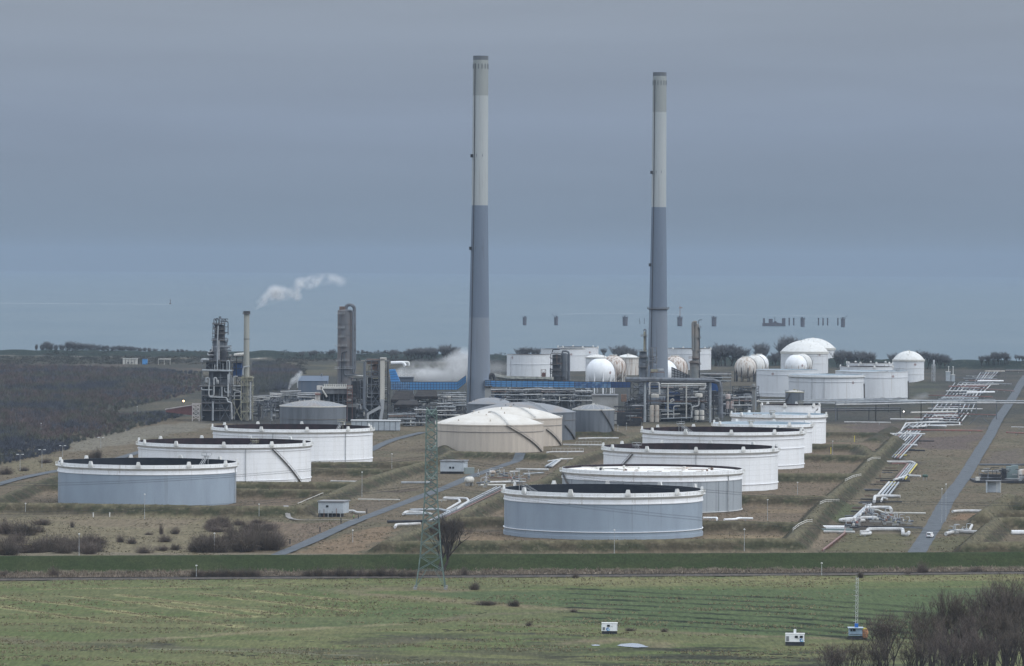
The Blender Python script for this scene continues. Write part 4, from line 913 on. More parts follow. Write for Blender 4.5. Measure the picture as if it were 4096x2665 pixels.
wood(XE, YE, 34, 1.5, 3.5, 'woodland_edge', 'brownish olive scrub wood along the near edge of the dark wood', WTW)
wq = GP([zA(690, 940), zA(1000, 950), zA(1100, 990), zA(1010, 1130), zA(690, 1180)]); U = rg.uniform(size=(5200, 2)); xx = min(p[0] for p in wq) + U[:, 0] * (max(p[0] for p in wq) - min(p[0] for p in wq)); yy = min(p[1] for p in wq) + U[:, 1] * (max(p[1] for p in wq) - min(p[1] for p in wq)); ok = inside(xx, yy, wq)
wood(xx[ok][:1700], yy[ok][:1700], 34, 4, 6.5, 'woodland', 'dark leafless wood seen between the smoke stack and the blue grey shed', WTW)
# scrub belts behind the wood and along the sea dike foot
pts = []
for conv, x0, x1, y0, y1, m_ in ((zE, -300, 2150, 330, 410, 650), (zE, 450, 2150, 285, 320, 380), (zA, 700, 1150, 880, 1000, 260), (zA, 900, 1450, 800, 880, 220), (zA, 1600, 2250, 800, 880, 260), (zB, 150, 850, 405, 470, 220), (zB, 1100, 1260, 440, 600, 160), (zC, 1300, 1560, 500, 600, 160), (zC, 1840, 1960, 540, 620, 60)):
    for i in range(m_):
        p = G(conv(rnd.uniform(x0, x1), rnd.uniform(y0, y1))); pts.append((p.x, p.y, rnd.uniform(1.5, 4.2)))
pts = np.array(pts); n = len(pts); k = 36; ix = np.repeat(np.arange(n), k); a = rg.uniform(0, 2 * pi, n * k)
rad = pts[ix, 2] * .9 * np.sqrt(rg.uniform(0, 1, n * k)); zb = np.array([max(0, ground_z(x, y)) for x, y in pts[:, :2]])
B = np.stack([pts[ix, 0] + np.cos(a) * rad, pts[ix, 1] + np.sin(a) * rad, zb[ix] + pts[ix, 2] * rg.uniform(0, .5, n * k)], 1)
D = np.stack([np.cos(a) * .6, np.sin(a) * .6, rg.uniform(.4, 1.2, n * k)], 1) + rg.normal(size=(n * k, 3)) * .3; D /= np.linalg.norm(D, axis=1)[:, None]
v, f = tri_twigs(B, D, pts[ix, 2] * rg.uniform(.3, .7, n * k), rg.uniform(.25, .5, n * k))
tag(np_mesh('scrubland', v, f, mat('scrub_twigs', (.042, .048, .046), .95, (.068, .064, .055), .02, None, .42, .62, 3)), 'low winter scrub in belts before the sea dike', 'scrub', kind='stuff')
# dark clods of turned soil in the meadow
def clods(pl, n, wd, sz, z=0):
    for i in range(n):
        f = rnd.random() * (len(pl) - 1); j = int(f); a, b = pl[j], pl[j + 1]; p = G((a[0] + (b[0] - a[0]) * (f - j), a[1] + (b[1] - a[1]) * (f - j) + rnd.gauss(0, wd)))
        s = sz * rnd.uniform(.5, 1.4); zz = ground_z(p.x, p.y); an = rnd.uniform(-.3, .3); st = rnd.uniform(1.5, 4)
        ring = [Vector((p.x + cos(an) * s * st * cos(q) * rnd.uniform(.7, 1.2), p.y + s * sin(q) * rnd.uniform(.7, 1.2), zz)) for q in [2 * pi * t / 8 for t in range(8)]]
        CL.add([v - Vector((0, 0, .2)) for v in ring] + [p + (v - p) * .55 + Vector((0, 0, s * .55 + zz - p.z)) for v in ring], [(t, (t + 1) % 8, 8 + (t + 1) % 8, 8 + t) for t in range(8)] + [tuple(range(8, 16))])
CL = MB()
for conv, pl, n, wd, sz in ((zJ, [(100, 492), (230, 500), (400, 522), (560, 548)], 26, 5, .35), (zJ, [(840, 595), (910, 608)], 5, 2, .3), (zJ, [(1430, 498), (1660, 518)], 12, 2, .3), (zJ, [(1620, 602), (1800, 612), (2130, 618)], 26, 3, .35), (zJ, [(2180, 622), (2380, 622)], 12, 3, .3), (zJ, [(1640, 458), (1980, 475)], 6, 5, .3),
    (zJ, [(0, 712), (330, 718)], 10, 3, .35), (zJ, [(280, 672), (720, 680)], 12, 4, .35), (zJ, [(880, 688), (970, 690)], 7, 2, .45), (zJ, [(300, 780), (480, 784)], 8, 3, .4), (zJ, [(650, 735), (1200, 765), (1800, 770)], 22, 12, .35), (zJ, [(1560, 715), (1730, 718)], 8, 3, .4), (zJ, [(1850, 780), (2380, 745)], 22, 14, .4), (zJ, [(1220, 550), (1300, 562)], 4, 2, .3),
    (zK, [(690, 768), (1100, 775)], 26, 4, .35), (zK, [(890, 650), (1200, 612)], 9, 8, .35), (zK, [(420, 688), (560, 700)], 12, 6, .4), (zK, [(1480, 632), (1560, 632)], 7, 3, .35), (zK, [(100, 880), (1000, 885)], 34, 6, .35), (zK, [(400, 970), (620, 990)], 14, 6, .4), (zK, [(980, 895), (1110, 905)], 8, 2, .4), (zL, [(400, 615), (700, 622)], 12, 5, .3), (zL, [(0, 690), (1060, 720)], 40, 18, .4), (zL, [(1120, 690), (300, 780)], 30, 22, .45)):
    clods([conv(*p) for p in pl], n, wd * .6, sz)
tag(CL.build('soil_clods', mat('dark_soil', (.03, .028, .022), 1, (.05, .048, .03), 1)), kind='stuff')
# grass tussocks and dry stalks: real relief on the meadow, dike foot and site
def tussocks(name, label, n, y0, y1, hfun, keep, hh, m_, seed, wm=1.0):
    g = np.random.RandomState(seed); U = g.uniform(size=(n * 3, 2)); y = 1 / (1 / y0 + U[:, 0] * (1 / y1 - 1 / y0)); x = (U[:, 1] * 2 - 1) * .125 * y
    k = keep(x, y)
    for pl_, w_ in (RDS if y1 > 1700 else []): k &= linedist(x, y, pl_) > w_
    x, y = x[k][:n], y[k][:n]; z = hfun(x[None], y[None])[0]; c = 3; ix = np.repeat(np.arange(len(x)), c); m2 = len(ix)
    B = np.stack([x[ix] + g.normal(size=m2) * .35, y[ix] + g.normal(size=m2) * .35, z[ix] - .05], 1); D = np.stack([g.normal(size=m2) * .5, g.normal(size=m2) * .5, np.ones(m2)], 1); D /= np.linalg.norm(D, axis=1)[:, None]
    v, f = tri_twigs(B, D, hh * g.uniform(.4, 1.3, m2), g.uniform(.25, .7, m2)); return tag(np_mesh(name, v, f, m_), label, 'grass', kind='stuff')
yrw = lambda x: RW0.y + (RW1.y - RW0.y) * (x - RW0.x) / (RW1.x - RW0.x)
tussocks('dry_stalks', 'dry straw stalks in the meadow and along the railway', 11000, 1230, 1690, m_h, lambda x, y: (y < yrw(x) - 4) & ((fbm(x / 30 + 9, y / 12, 3) > .56) | ((yrw(x) - y < 40) & (fbm(x / 9, y / 9, 2) > .5))), .6, mat('dry_straw', (.21, .185, .11), 1, (.16, .14, .085), .1), 2)
tussocks('dike_reeds', 'tan reeds along the foot of the green dike', 9000, 1585, 1690, d_h, lambda x, y: (dk_s(x, y) < -15) & (y > yrw(x) + 4), 1.1, mat('tan_reeds', (.19, .155, .12), 1, (.13, .11, .085), .1), 3)
tussocks('rough_grass', 'rough dry grass over the ground of the tank site', 24000, 1715, 3000, s_h, lambda x, y: fbm(x / 14, y / 14, 3) > .5, .4, mat('rough_grass_blades', (.14, .115, .078), 1, (.085, .075, .048), .05, None, .4, .6), 4)

def stalk_lines(name, label, lines, conv, m_, per, hh, seed):
    g = np.random.RandomState(seed); P = []
    for pl in lines:
        w_ = [G(conv(*p)) for p in pl]
        for a, c in zip(w_[:-1], w_[1:]):
            n = int((c - a).length * per); t = g.uniform(size=n); P.append(np.stack([a.x + (c.x - a.x) * t + g.normal(size=n) * .8, a.y + (c.y - a.y) * t + g.normal(size=n) * 1.2], 1)[fbm(t * 40, t * 3 + a.x, 2) > .3])
    P = np.concatenate(P); z = m_h(P[None, :, 0], P[None, :, 1])[0]; n = len(P); D = np.stack([g.normal(size=n) * .6, g.normal(size=n) * .6, np.ones(n)], 1); D /= np.linalg.norm(D, axis=1)[:, None]
    v, f = tri_twigs(np.concatenate([P, z[:, None] - .05], 1), D, hh * g.uniform(.5, 1.3, n), g.uniform(.3, .7, n)); tag(np_mesh(name, v, f, m_), label, 'grass', kind='stuff')
stalk_lines('mown_straw', 'straw left in long pale lines across the meadow', MOWN, zJ, mat('pale_straw', (.24, .21, .125), 1, (.17, .145, .09), .1), 14, .3, 8)

# ------------------------------------------------------------------ process units
class Unit:
    """a process unit standing at distance Y; photo pixels are turned into real positions at depth Y + dy"""
    def __init__(s, name, label, cat, px, Y, group=None):
        s.Y = Y; s.X = V((px, 1600), Y).x; s.root = thing(name, label, cat, (s.X, Y, 0), group)
    def L(s, p, dy=0.0): q = V(p, s.Y + dy); return Vector((q.x - s.X, q.y - s.Y, q.z))
    def box(s, name, a, b, d0, d1, m_, base=False, parent=None):
        p, q = s.L(a, d0), s.L(b, d0); z0 = 0 if base else min(p.z, q.z); z1 = max(p.z, q.z)
        return MB().box(((p.x + q.x) / 2, (d0 + d1) / 2, (z0 + z1) / 2), (abs(q.x - p.x), abs(d1 - d0), z1 - z0)).build(name, m_, parent or s.root)
    def vessel(s, name, x0, x1, y0, y1, m_, dy=0.0, top=.5, n=24, skirt=None, base=False, rings=(), taper=1.0, parent=None):
        a, b = s.L((x0, y0), dy), s.L((x1, y1), dy); r = (b.x - a.x) / 2; cx = (a.x + b.x) / 2; zb = 0 if base else b.z
        r1 = r * taper; pr = [(.02, zb), (r, zb)] + [(r1 if i == 0 else r1 * cos(i * pi / 10), a.z - r1 * top + r1 * top * sin(i * pi / 10)) for i in range(6)]
        pr[-1] = (.02, a.z)
        v = MB().lathe(pr, n, (cx, dy)); 
        for y in rings:
            z = s.L((x0, y), dy).z; v.lathe([(r, z - .15), (r + .25, z - .15), (r + .25, z + .15), (r, z + .15)], n, (cx, dy))
        return v.build(name, m_, parent or s.root, True)
    def drum(s, name, a, b, rpx, m_, dy=0.0, parent=None):
        p, q = s.L(a, dy), s.L(b, dy); r = rpx * s.Y / FPX; d = (q - p).normalized(); pts = []; b_ = MB()
        secs = [(-.0, .05), (.0, .45), (.2, .8), (.5, 1)]; n = 14; L_ = (q - p).length; st = []
        for f, k in secs: st.append((f * r * .7, k * r))
        for f, k in reversed(secs): st.append((L_ - f * r * .7, k * r))
        u = Vector((0, 0, 1)); u = (u - d * u.dot(d)).normalized(); w_ = d.cross(u)
        b_.loft([[p + d * x + (u * cos(2 * pi * j / n) + w_ * sin(2 * pi * j / n)) * k for j in range(n)] for x, k in st])
        return b_.build(name, m_, parent or s.root, True)
    def pipe(s, pts, r, m_, dy=0.0, name='pipe', parent=None):
        q = [s.L(p, dy) for p in pts]
        return MB().tube(fillet(q, r * 3), r, 7).build(name, m_, parent or s.root, True)
    def posts(s, xs, y0, y1, dys, r, m_, levels=(), brace=(), base=True, name='frame', parent=None):
        b = MB(); ys = [y0] + list(levels)
        for d in dys:
            for x in xs:
                t = s.L((x, y0), d); b.bar(t, Vector((t.x, d, 0)) if base else s.L((x, y1), d), r)
            for y in ys: b.bar(s.L((xs[0], y), d), s.L((xs[-1], y), d), r * .9)
            for i0, ya, yb in brace:
                b.bar(s.L((xs[i0], ya), d), s.L((xs[i0 + 1], yb), d), r * .7); b.bar(s.L((xs[i0], yb), d), s.L((xs[i0 + 1], ya), d), r * .7)
        for y in ys:
            for x in xs: b.bar(s.L((x, y), dys[0]), s.L((x, y), dys[-1]), r * .9)
        return b.build(name, m_, parent or s.root)
    def deck(s, x0, x1, y, dys, m_, rail=True, t=.35, parent=None):
        p, q = s.L((x0, y), dys[0]), s.L((x1, y), dys[0]); d0, d1 = dys[0], dys[-1]
        o = MB().box(((p.x + q.x) / 2, (d0 + d1) / 2, p.z), (q.x - p.x + .4, d1 - d0 + .4, t)).build('platform', m_, parent or s.root)
        if rail:
            b = MB(); n = max(3, int((q.x - p.x) / 2.2)); z = p.z + t / 2
            for d in (d0, d1):
                for h in (.6, 1.2): b.bar((p.x, d, z + h), (q.x, d, z + h), .06)
                for i in range(n + 1): x = p.x + (q.x - p.x) * i / n; b.bar((x, d, z), (x, d, z + 1.2), .06)
            b.build('railing', m_, o)
        return o
def fillet(pts, r):
    pts = [Vector(p) for p in pts]
    if len(pts) < 3: return pts
    o = [pts[0]]
    for a, b, c in zip(pts[:-2], pts[1:-1], pts[2:]):
        u, w_ = a - b, c - b; k = min(r, u.length * .45, w_.length * .45); p, q = b + u.normalized() * k, b + w_.normalized() * k
        o += [p, (p + q) * .25 + b * .5, q]
    return o + [pts[-1]]
def tangle(u, conv, x0, x1, y0, y1, n, dys, mats, rr=(.15, .45), seed=1, vessels=0, vm=(steel, greyt)):
    """pipes, drums and valves inside a frame: each its own part"""
    g = random.Random(seed)
    for i in range(n):
        dy = g.uniform(*dys); x = g.uniform(x0, x1); y = g.uniform(y0, y1); pts = [(x, y)]
        for k in range(g.randint(1, 4)):
            if k % 2 == g.randint(0, 1) or k == 0: x = min(x1, max(x0, x + g.choice((-1, 1)) * g.uniform(.12, .55) * (x1 - x0)))
            else: y = min(y1, max(y0, y + g.choice((-1, 1)) * g.uniform(.1, .5) * (y1 - y0)))
            if abs(x - pts[-1][0]) + abs(y - pts[-1][1]) > 4: pts.append((x, y))
        if len(pts) > 1: u.pipe([conv(*p) for p in pts], g.uniform(*rr), g.choice(mats), dy)
    for i in range(vessels):
        x, y = g.uniform(x0, x1 * .9 + x0 * .1), g.uniform(y0, y1 * .8 + y0 * .2); w_ = g.uniform(10, 34)
        if g.random() < .5: u.vessel('vessel', conv(x, 0)[0], conv(x + w_ * .6, 0)[0], conv(0, y)[1], conv(0, min(y1, y + g.uniform(30, 80)))[1], g.choice(vm), g.uniform(*dys))
        else: u.drum('drum', conv(x, y), conv(min(x1, x + w_ * 1.8), y), w_ * .13, g.choice(vm), g.uniform(*dys))
MX = [pipeg, steel, steel_l, dark, dark, greyt, dark, steel]; MDK = [dark, steel, greyt, dark, rust, pipeg]

# left process tower with the reactor on top
u = Unit('process_tower', 'tall steel process tower packed with pipes, left of the slim smoking stack', 'process unit', zA(380, 1)[0], 3200)
ax = lambda *v: [zA(x, 0)[0] for x in v]; ay = lambda *v: [zA(0, y)[1] for y in v]
u.posts(ax(240, 330, 400, 490), zA(0, 870)[1], zA(0, 1400)[1], (-7, 0, 7), .32, steel, ay(955, 1095, 1180, 1240, 1310), [(0, *ay(870, 955)), (1, *ay(870, 955)), (0, *ay(1180, 1310)), (2, *ay(1240, 1400))])
for y, a, b in ((872, 235, 505), (957, 240, 508), (1095, 215, 495), (1180, 240, 490), (1245, 240, 490), (1312, 245, 490)): u.deck(*ax(a, b), zA(0, y)[1], (-8, 8), stair_m)
u.vessel('reactor', *ax(335, 440), *ay(660, 900), greyt, 0, .6, rings=ay(700, 780)); u.vessel('regenerator', *ax(385, 462), *ay(690, 870), greyt, 3, .6)
u.vessel('separator', *ax(395, 470), *ay(775, 890), dark, -3, .5); u.vessel('separator', *ax(300, 345), *ay(800, 900), greyt, 2, .5); tangle(u, zA, 290, 500, 740, 880, 26, (-7, 6), MX, (.2, .45), 13, 4); tangle(u, zA, 330, 470, 500, 760, 22, (-5, 5), [dark, steel, steel_l], (.12, .3), 14)
u.vessel('reactor_neck', *ax(350, 438), *ay(548, 680), dark, 0, .35, rings=ay(575, 630)); u.vessel('separator', *ax(345, 400), *ay(740, 900), steel, -4, .5)
u.posts(ax(335, 385, 440), zA(0, 540)[1], zA(0, 870)[1], (-4, 4), .2, dark, ay(590, 630, 690, 760, 820), [(0, *ay(540, 590)), (1, *ay(630, 690))], base=False)
for y, a, b in ((545, 330, 445), (592, 332, 445), (632, 330, 445), (690, 322, 466), (790, 300, 480), (830, 290, 500)): u.deck(*ax(a, b), zA(0, y)[1], (-5, 5), stair_m)
for x, y0, h in ((345, 548, 500), (365, 548, 495), (392, 545, 482), (410, 545, 500), (436, 548, 505)): u.pipe([zA(x, y0), zA(x, h), zA(x + 14, h), zA(x + 14, h + 18)], .3, dark, rnd.uniform(-3, 3))
for pts, r in (([(240, 955), (505, 960)], .7), ([(375, 955), (375, 720), (382, 560)], .45), ([(388, 860), (388, 690)], .45), ([(300, 1090), (300, 1190), (420, 1195), (460, 1195), (465, 1235), (500, 1240), (505, 1390)], .5), ([(345, 1095), (345, 1185), (300, 1185)], .5), ([(415, 1100), (415, 1190)], .5),
    ([(235, 1105), (235, 1128), (332, 1128)], .4), ([(270, 1050), (276, 1022), (304, 1022), (304, 1090)], .5), ([(345, 1085), (345, 1022), (368, 1022), (368, 1045)], .5), ([(352, 960), (352, 905)], .3), ([(372, 960), (372, 900)], .3), ([(425, 960), (425, 895)], .3), ([(460, 960), (460, 870), (480, 870), (480, 1070)], .4), ([(335, 1230), (335, 1400)], .6), ([(238, 880), (238, 860), (300, 862)], .9), ([(440, 1110), (440, 1150), (490, 1150)], .35), ([(470, 1190), (470, 990)], .5)):
    u.pipe([zA(*p) for p in pts], r, rnd.choice([pipeg, steel_l, pipeg]), -8.6)
for x, y in ((278, 1055), (375, 1058)): u.drum('cyclone', zA(x - 12, y), zA(x + 14, y), 9, steel_l, -7)
tangle(u, zA, 240, 495, 975, 1395, 42, (-7, 7), MX, seed=11, vessels=9); tangle(u, zA, 325, 465, 560, 860, 18, (-5, 5), MX, (.12, .35), seed=12)
u.box('dark_gap_fill', zA(275, 885), zA(495, 965), 4, 8, dark); u.box('dark_gap_fill', zA(235, 1100), zA(330, 1395), 4, 8, dark, True); u.box('control_block', zA(260, 1250), zA(480, 1400), -3, 6, dark, True); u.box('dark_gap_fill', zA(330, 1100), zA(470, 1240), -1, 6, dark); u.box('dark_gap_fill', zA(300, 960), zA(480, 1090), 2, 6, greyt)  # dark boxes added so the depth behind the pipes reads dark
# smoking stack in its yellow frame
u = Unit('smoke_stack', 'slim pale yellow smoking stack rising from a yellow lattice frame', 'chimney', zA(631, 0)[0], 3205)
st = mat('pale_yellow_stack_paint', (.33, .335, .30), .6, (.27, .26, .225), .2, STREAK)
a = u.L(zA(608, 430)); b = u.L(zA(655, 1300)); r = (b.x - a.x) / 2
MB().lathe([(r, 0), (r * .98, u.L(zA(631, 680)).z), (r * .95, a.z), (r * .7, a.z), (r * .7, a.z - 3)], 32, (0, 0)).build('shaft', st, u.root, True)
MB().lathe([(r * .97, u.L(zA(631, 460)).z), (r * 1.15, u.L(zA(631, 458)).z), (r * 1.15, a.z), (r * .9, a.z)], 32, (0, 0)).build('crown', dark, u.root, True)
o = u.deck(*ax(598, 662), zA(0, 455)[1], (-3, 3), stair_m)
MB().lathe([(r, u.L(zA(631, 678)).z - .2), (r + .2, u.L(zA(631, 678)).z), (r, u.L(zA(631, 678)).z + .2)], 32).build('shaft_band', dark, u.root)
u.posts(ax(588, 640, 690), zA(0, 1020)[1], zA(0, 1400)[1], (-5, 5), .35, olivp, ay(1090, 1160, 1240, 1320), [(0, *ay(1020, 1090)), (1, *ay(1090, 1160)), (0, *ay(1160, 1240)), (1, *ay(1240, 1320)), (0, *ay(1320, 1400))])
for y in (1022, 1090, 1240, 1325): u.deck(*ax(585, 692), zA(0, y)[1], (-5, 5), olivp)
u.box('duct_box', zA(592, 1012), zA(684, 1050), -4, 4, olivp); u.pipe([zA(668, 1060), zA(668, 1390)], .5, steel_l, -6); u.pipe([zA(600, 1000), zA(604, 925), zA(660, 920)], .5, steel_l, -3)
tangle(u, zA, 590, 690, 1060, 1395, 14, (-5, 5), [olivp, steel_l, steel], seed=3)
# dark block between tower and stack
u = Unit('heater_block', 'dark steel heater block with a pale drum on top, between tower and stack', 'process unit', zA(555, 0)[0], 3230)
u.posts(ax(505, 545, 600), zA(0, 830)[1], zA(0, 1400)[1], (-6, 6), .35, dark, ay(880, 940, 1010, 1100, 1200, 1300), [(0, *ay(880, 940)), (1, *ay(1010, 1100)), (0, *ay(1200, 1300))])
u.box('heater_shell', zA(515, 890), zA(590, 1010), -4, 5, blue_d); u.box('heater_base', zA(510, 1130), zA(600, 1400), -3, 5, dark, True)
u.drum('drum', zA(520, 825), zA(640, 812), 8, offw, -2); u.vessel('vent_pot', *ax(550, 562), *ay(785, 830), steel)
for y in (832, 885, 1012, 1100, 1215): u.deck(*ax(500, 606), zA(0, y)[1], (-6, 6), stair_m)
for pts in ([(515, 1095), (590, 1095)], [(525, 1390), (525, 1150), (570, 1150)], [(515, 1130), (580, 1140), (582, 1270)], [(505, 1185), (585, 1180)], [(515, 1080), (515, 1010), (555, 1010)]): u.pipe([zA(*p) for p in pts], .5, steel_l, -7)
u.pipe([zA(505, 1220), zA(580, 1390)], .35, olivp, -8); u.pipe([zA(590, 1240), zA(505, 1390)], .35, olivp, -8); u.pipe([zA(510, 1215), zA(590, 1215)], .35, olivp, -8)
tangle(u, zA, 505, 600, 840, 1390, 16, (-6, 5), MX, seed=5)
# low pipe maze left of the grey dome
for k, (x0, x1, yt, yb, Y, s_, lb) in enumerate(((690, 780, 1180, 1400, 3230, 8, 'low pipe frame right of the yellow lattice frame'), (775, 860, 1175, 1400, 3260, 9, 'low pipe frame with white crossing pipes, before the grey dome'), (845, 935, 1150, 1400, 3120, 10, 'pipe frame with stacked white pipes touching the grey dome'), (940, 1110, 1135, 1260, 3330, 14, 'pipe frame under the small white steam jet'), (1090, 1260, 1150, 1250, 3300, 15, 'pipe frame in front of the blue grey shed'))):
    u = Unit('pipe_rack', lb, 'pipe frame', zA((x0 + x1) / 2, 0)[0], Y, 'pipe frames in the refinery')
    u.posts(ax(x0, (x0 + x1) / 2, x1), zA(0, yt)[1], 0, (-6, 6), .25, steel, [zA(0, yt + (yb - yt) * f)[1] for f in (.3, .6)])
    tangle(u, zA, x0, x1, yt, yb, 18, (-7, 7), MX, (.15, .5), s_, 4)
    for i in range(3): u.pipe([zA(x0 - 6, yt + 16 * i + 8), zA(x1 + 6, yt + 16 * i + rnd.uniform(0, 14))], .35, rnd.choice([pipew, steel_l]), -7)
# tall column with crook pipe
u = Unit('distillation_column', 'thick tall grey column with a crooked pipe over its top', 'process column', zA(1505, 0)[0], 3330)
colm = mat('rusty_grey_column', (.14, .145, .155), .7, (.175, .14, .12), .12, (1, 1, .35), .42, .66)
u.vessel('column_shell', *ax(1440, 1575), *ay(415, 1300), colm, 0, .15, 32, base=True, rings=ay(545, 640, 750, 870, 940))
u.pipe([zA(1515, 440), zA(1515, 385), zA(1550, 372), zA(1588, 392), zA(1588, 985), zA(1500, 990)], 1.25, steel, -2); u.pipe([zA(1505, 430), zA(1560, 425), zA(1575, 440), zA(1575, 980)], .7, greyt, -5)
u.pipe([zA(1500, 1005), zA(1680, 1005)], .6, pipew, -5); u.pipe([zA(1500, 800), zA(1500, 1000), zA(1610, 992)], .45, greyt, -6); u.pipe([zA(1475, 1060), zA(1475, 800), zA(1525, 790)], .4, dark, -7)
u.box('top_house', zA(1455, 390), zA(1510, 430), -3, 3, rust)
for y, a, b in ((455, 1428, 1500), (580, 1428, 1500), (660, 1450, 1510), (740, 1416, 1520), (872, 1426, 1540), (938, 1415, 1570)): u.deck(*ax(a, b), zA(0, y)[1], (-7.2, -6.4), steel_l, True, .25)
b = MB()
for x in (1440, 1446): b.bar(u.L(zA(x, 460), -6), u.L(zA(x, 740), -6), .12)
for x in (1520, 1526): b.bar(u.L(zA(x, 740), -7), u.L(zA(x, 940), -7), .12)
b.build('ladder', stair_m, u.root)
# blue grey shed and furnace
u = Unit('process_shed', 'blue grey clad process shed with slightly sloping roof', 'shed', zA(1220, 0)[0], 3400)
u.box('wall', zA(1090, 1050), zA(1350, 1150), 0, 16, mat('blue_grey_cladding', (.10, .13, .175), .5, (.15, .165, .19), .2, STREAK), True)
p, q = u.L(zA(1094, 1005), 4), u.L(zA(1352, 1005), 4); z = u.L(zA(1094, 1050), 0).z
MB().add([(p.x - .5, -.5, z), (q.x + .5, -.5, z), (q.x + .5, 12, p.z), (p.x - .5, 12, p.z), (p.x - .5, 17, z), (q.x + .5, 17, z)], [(0, 1, 2, 3), (3, 2, 5, 4), (1, 5, 2), (0, 3, 4)]).build('roof', mat('blue_grey_roof', (.085, .115, .16), .5), u.root)
u.vessel('vent', *ax(1290, 1305), *ay(985, 1010), greyt, 6); u.pipe([zA(1085, 1110), zA(1085, 1010)], .4, steel_l, -2)
u = Unit('furnace', 'grey furnace box with a row of white vents and red and white stairs', 'furnace', zA(1420, 0)[0], 3220)
u.box('dark_gap_fill', zA(1250, 1165), zA(1600, 1290), 2, 9, dark, True); u.box('shell', zA(1300, 1118), zA(1530, 1165), -8, 8, mat('sooty_furnace', (.20, .205, .21), .7, (.12, .12, .125), .3, STREAK)); u.box('roof_slab', zA(1290, 1105), zA(1535, 1120), -9, 9, offw)  # first box is dark fill added to blacken the gaps under the furnace
for i in range(13): x = 1318 + 16 * i; u.box('vent', zA(x, 1078), zA(x + 9, 1106), -7, -4, offw)
for x in (1310, 1360, 1400, 1440, 1480, 1520): u.vessel('leg', *ax(x, x + 12), *ay(1160, 1300), greyt, -5, .05, base=True)
u.box('red_cabin', zA(1255, 1092), zA(1302, 1128), -9, -3, dirtyw); u.box('red_tower', zA(1240, 1150), zA(1284, 1230), -8, -2, dirtyw); u.box('red_band', zA(1238, 1160), zA(1290, 1172), -9, -1, redp)
for i in range(6):
    y = 1095 + 28 * i; u.box('stair_flight', zA(1528 - i * 2, y), zA(1568 - i * 2, y + 16), -10, -6, rust if i % 2 else dirtyw)
u.posts(ax(1525, 1570), zA(0, 1090)[1], 0, (-11, -5), .25, redp, ay(1150, 1200))
u.pipe([zA(1345, 1190), zA(1300, 1120)], .6, offw, -9); tangle(u, zA, 1300, 1600, 1175, 1290, 16, (-6, 6), MDK, seed=21, vessels=4)
u.box('stained_base', zA(1525, 1255), zA(1620, 1282), -9, -2, concr)
# dark frames between column and regenerator frame
u = Unit('process_unit', 'dark pipe filled frame left of the frame with the white duct', 'process unit', zA(1610, 0)[0], 3290)
u.posts(ax(1560, 1620, 1680), zA(0, 1030)[1], 0, (-8, 8), .4, dark, ay(1080, 1140, 1200, 1270), [(0, *ay(1080, 1140)), (1, *ay(1140, 1200))])
u.box('dark_equipment', zA(1565, 1050), zA(1690, 1210), -3, 7, dark); tangle(u, zA, 1560, 1690, 1030, 1390, 24, (-9, 4), MX + MDK, (.2, .5), 31, 5)
# frame with white duct
u = Unit('regenerator_frame', 'tall steel frame carrying a white duct that forks at the bottom', 'process unit', zA(1785, 0)[0], 3200)
u.posts(ax(1685, 1740, 1810, 1885), zA(0, 870)[1], 0, (-6, 6), .4, steel, ay(965, 1010, 1080, 1160, 1260, 1330), [(1, *ay(965, 1010)), (1, *ay(1010, 1160)), (1, *ay(1160, 1260)), (1, *ay(1260, 1390)), (0, *ay(1080, 1160))])
dw = mat('weathered_duct_paint', (.52, .50, .45), .6, (.42, .40, .36), .2, STREAK)
u.box('duct', zA(1818, 858), zA(1854, 1212), -9, -4, dw); u.box('duct_elbow', zA(1815, 845), zA(1868, 868), -9, 3, dw)
p = [u.L(zA(*q), -6.5) for q in ((1815, 1210), (1856, 1210), (1842, 1270), (1816, 1300))]
for nm, poly in (('duct_leg', [(1812, 1212), (1854, 1212), (1848, 1300), (1832, 1400), (1805, 1400), (1826, 1285)]), ('duct_leg', [(1812, 1268), (1830, 1290), (1716, 1350), (1716, 1400), (1698, 1400), (1698, 1335)])):
    f = [u.L(zA(*q), -9) for q in poly]; n = len(f)
    MB().add([v for v in f] + [v + Vector((0, 4, 0)) for v in f], [tuple(range(n)), tuple(reversed(range(n, 2 * n)))] + [(i, n + i, n + (i + 1) % n, (i + 1) % n) for i in range(n)]).build(nm, mat('duct_grey', (.33, .34, .35), .6), u.root)
u.box('top_equipment', zA(1700, 858), zA(1812, 900), -5, 5, rust); u.vessel('frame_vessel', *ax(1745, 1805), *ay(900, 1010), rust, 0, .4); u.box('dark_gap_fill', zA(1700, 1020), zA(1810, 1390), 0, 6, dark, True)  # last box is dark fill added to deepen the frame behind its pipes
u.pipe([zA(1680, 880), zA(1675, 1290), zA(1705, 1320)], 1.0, greyt, -7); u.pipe([zA(1885, 880), zA(1885, 1390)], .5, dark, -7)
for y in (868, 966, 1010, 1160, 1262): u.deck(*ax(1683, 1890), zA(0, y)[1], (-6, 6), stair_m)
tangle(u, zA, 1690, 1890, 870, 1390, 26, (-6, 5), [steel, olivp, dark, steel_l], seed=41, vessels=3)
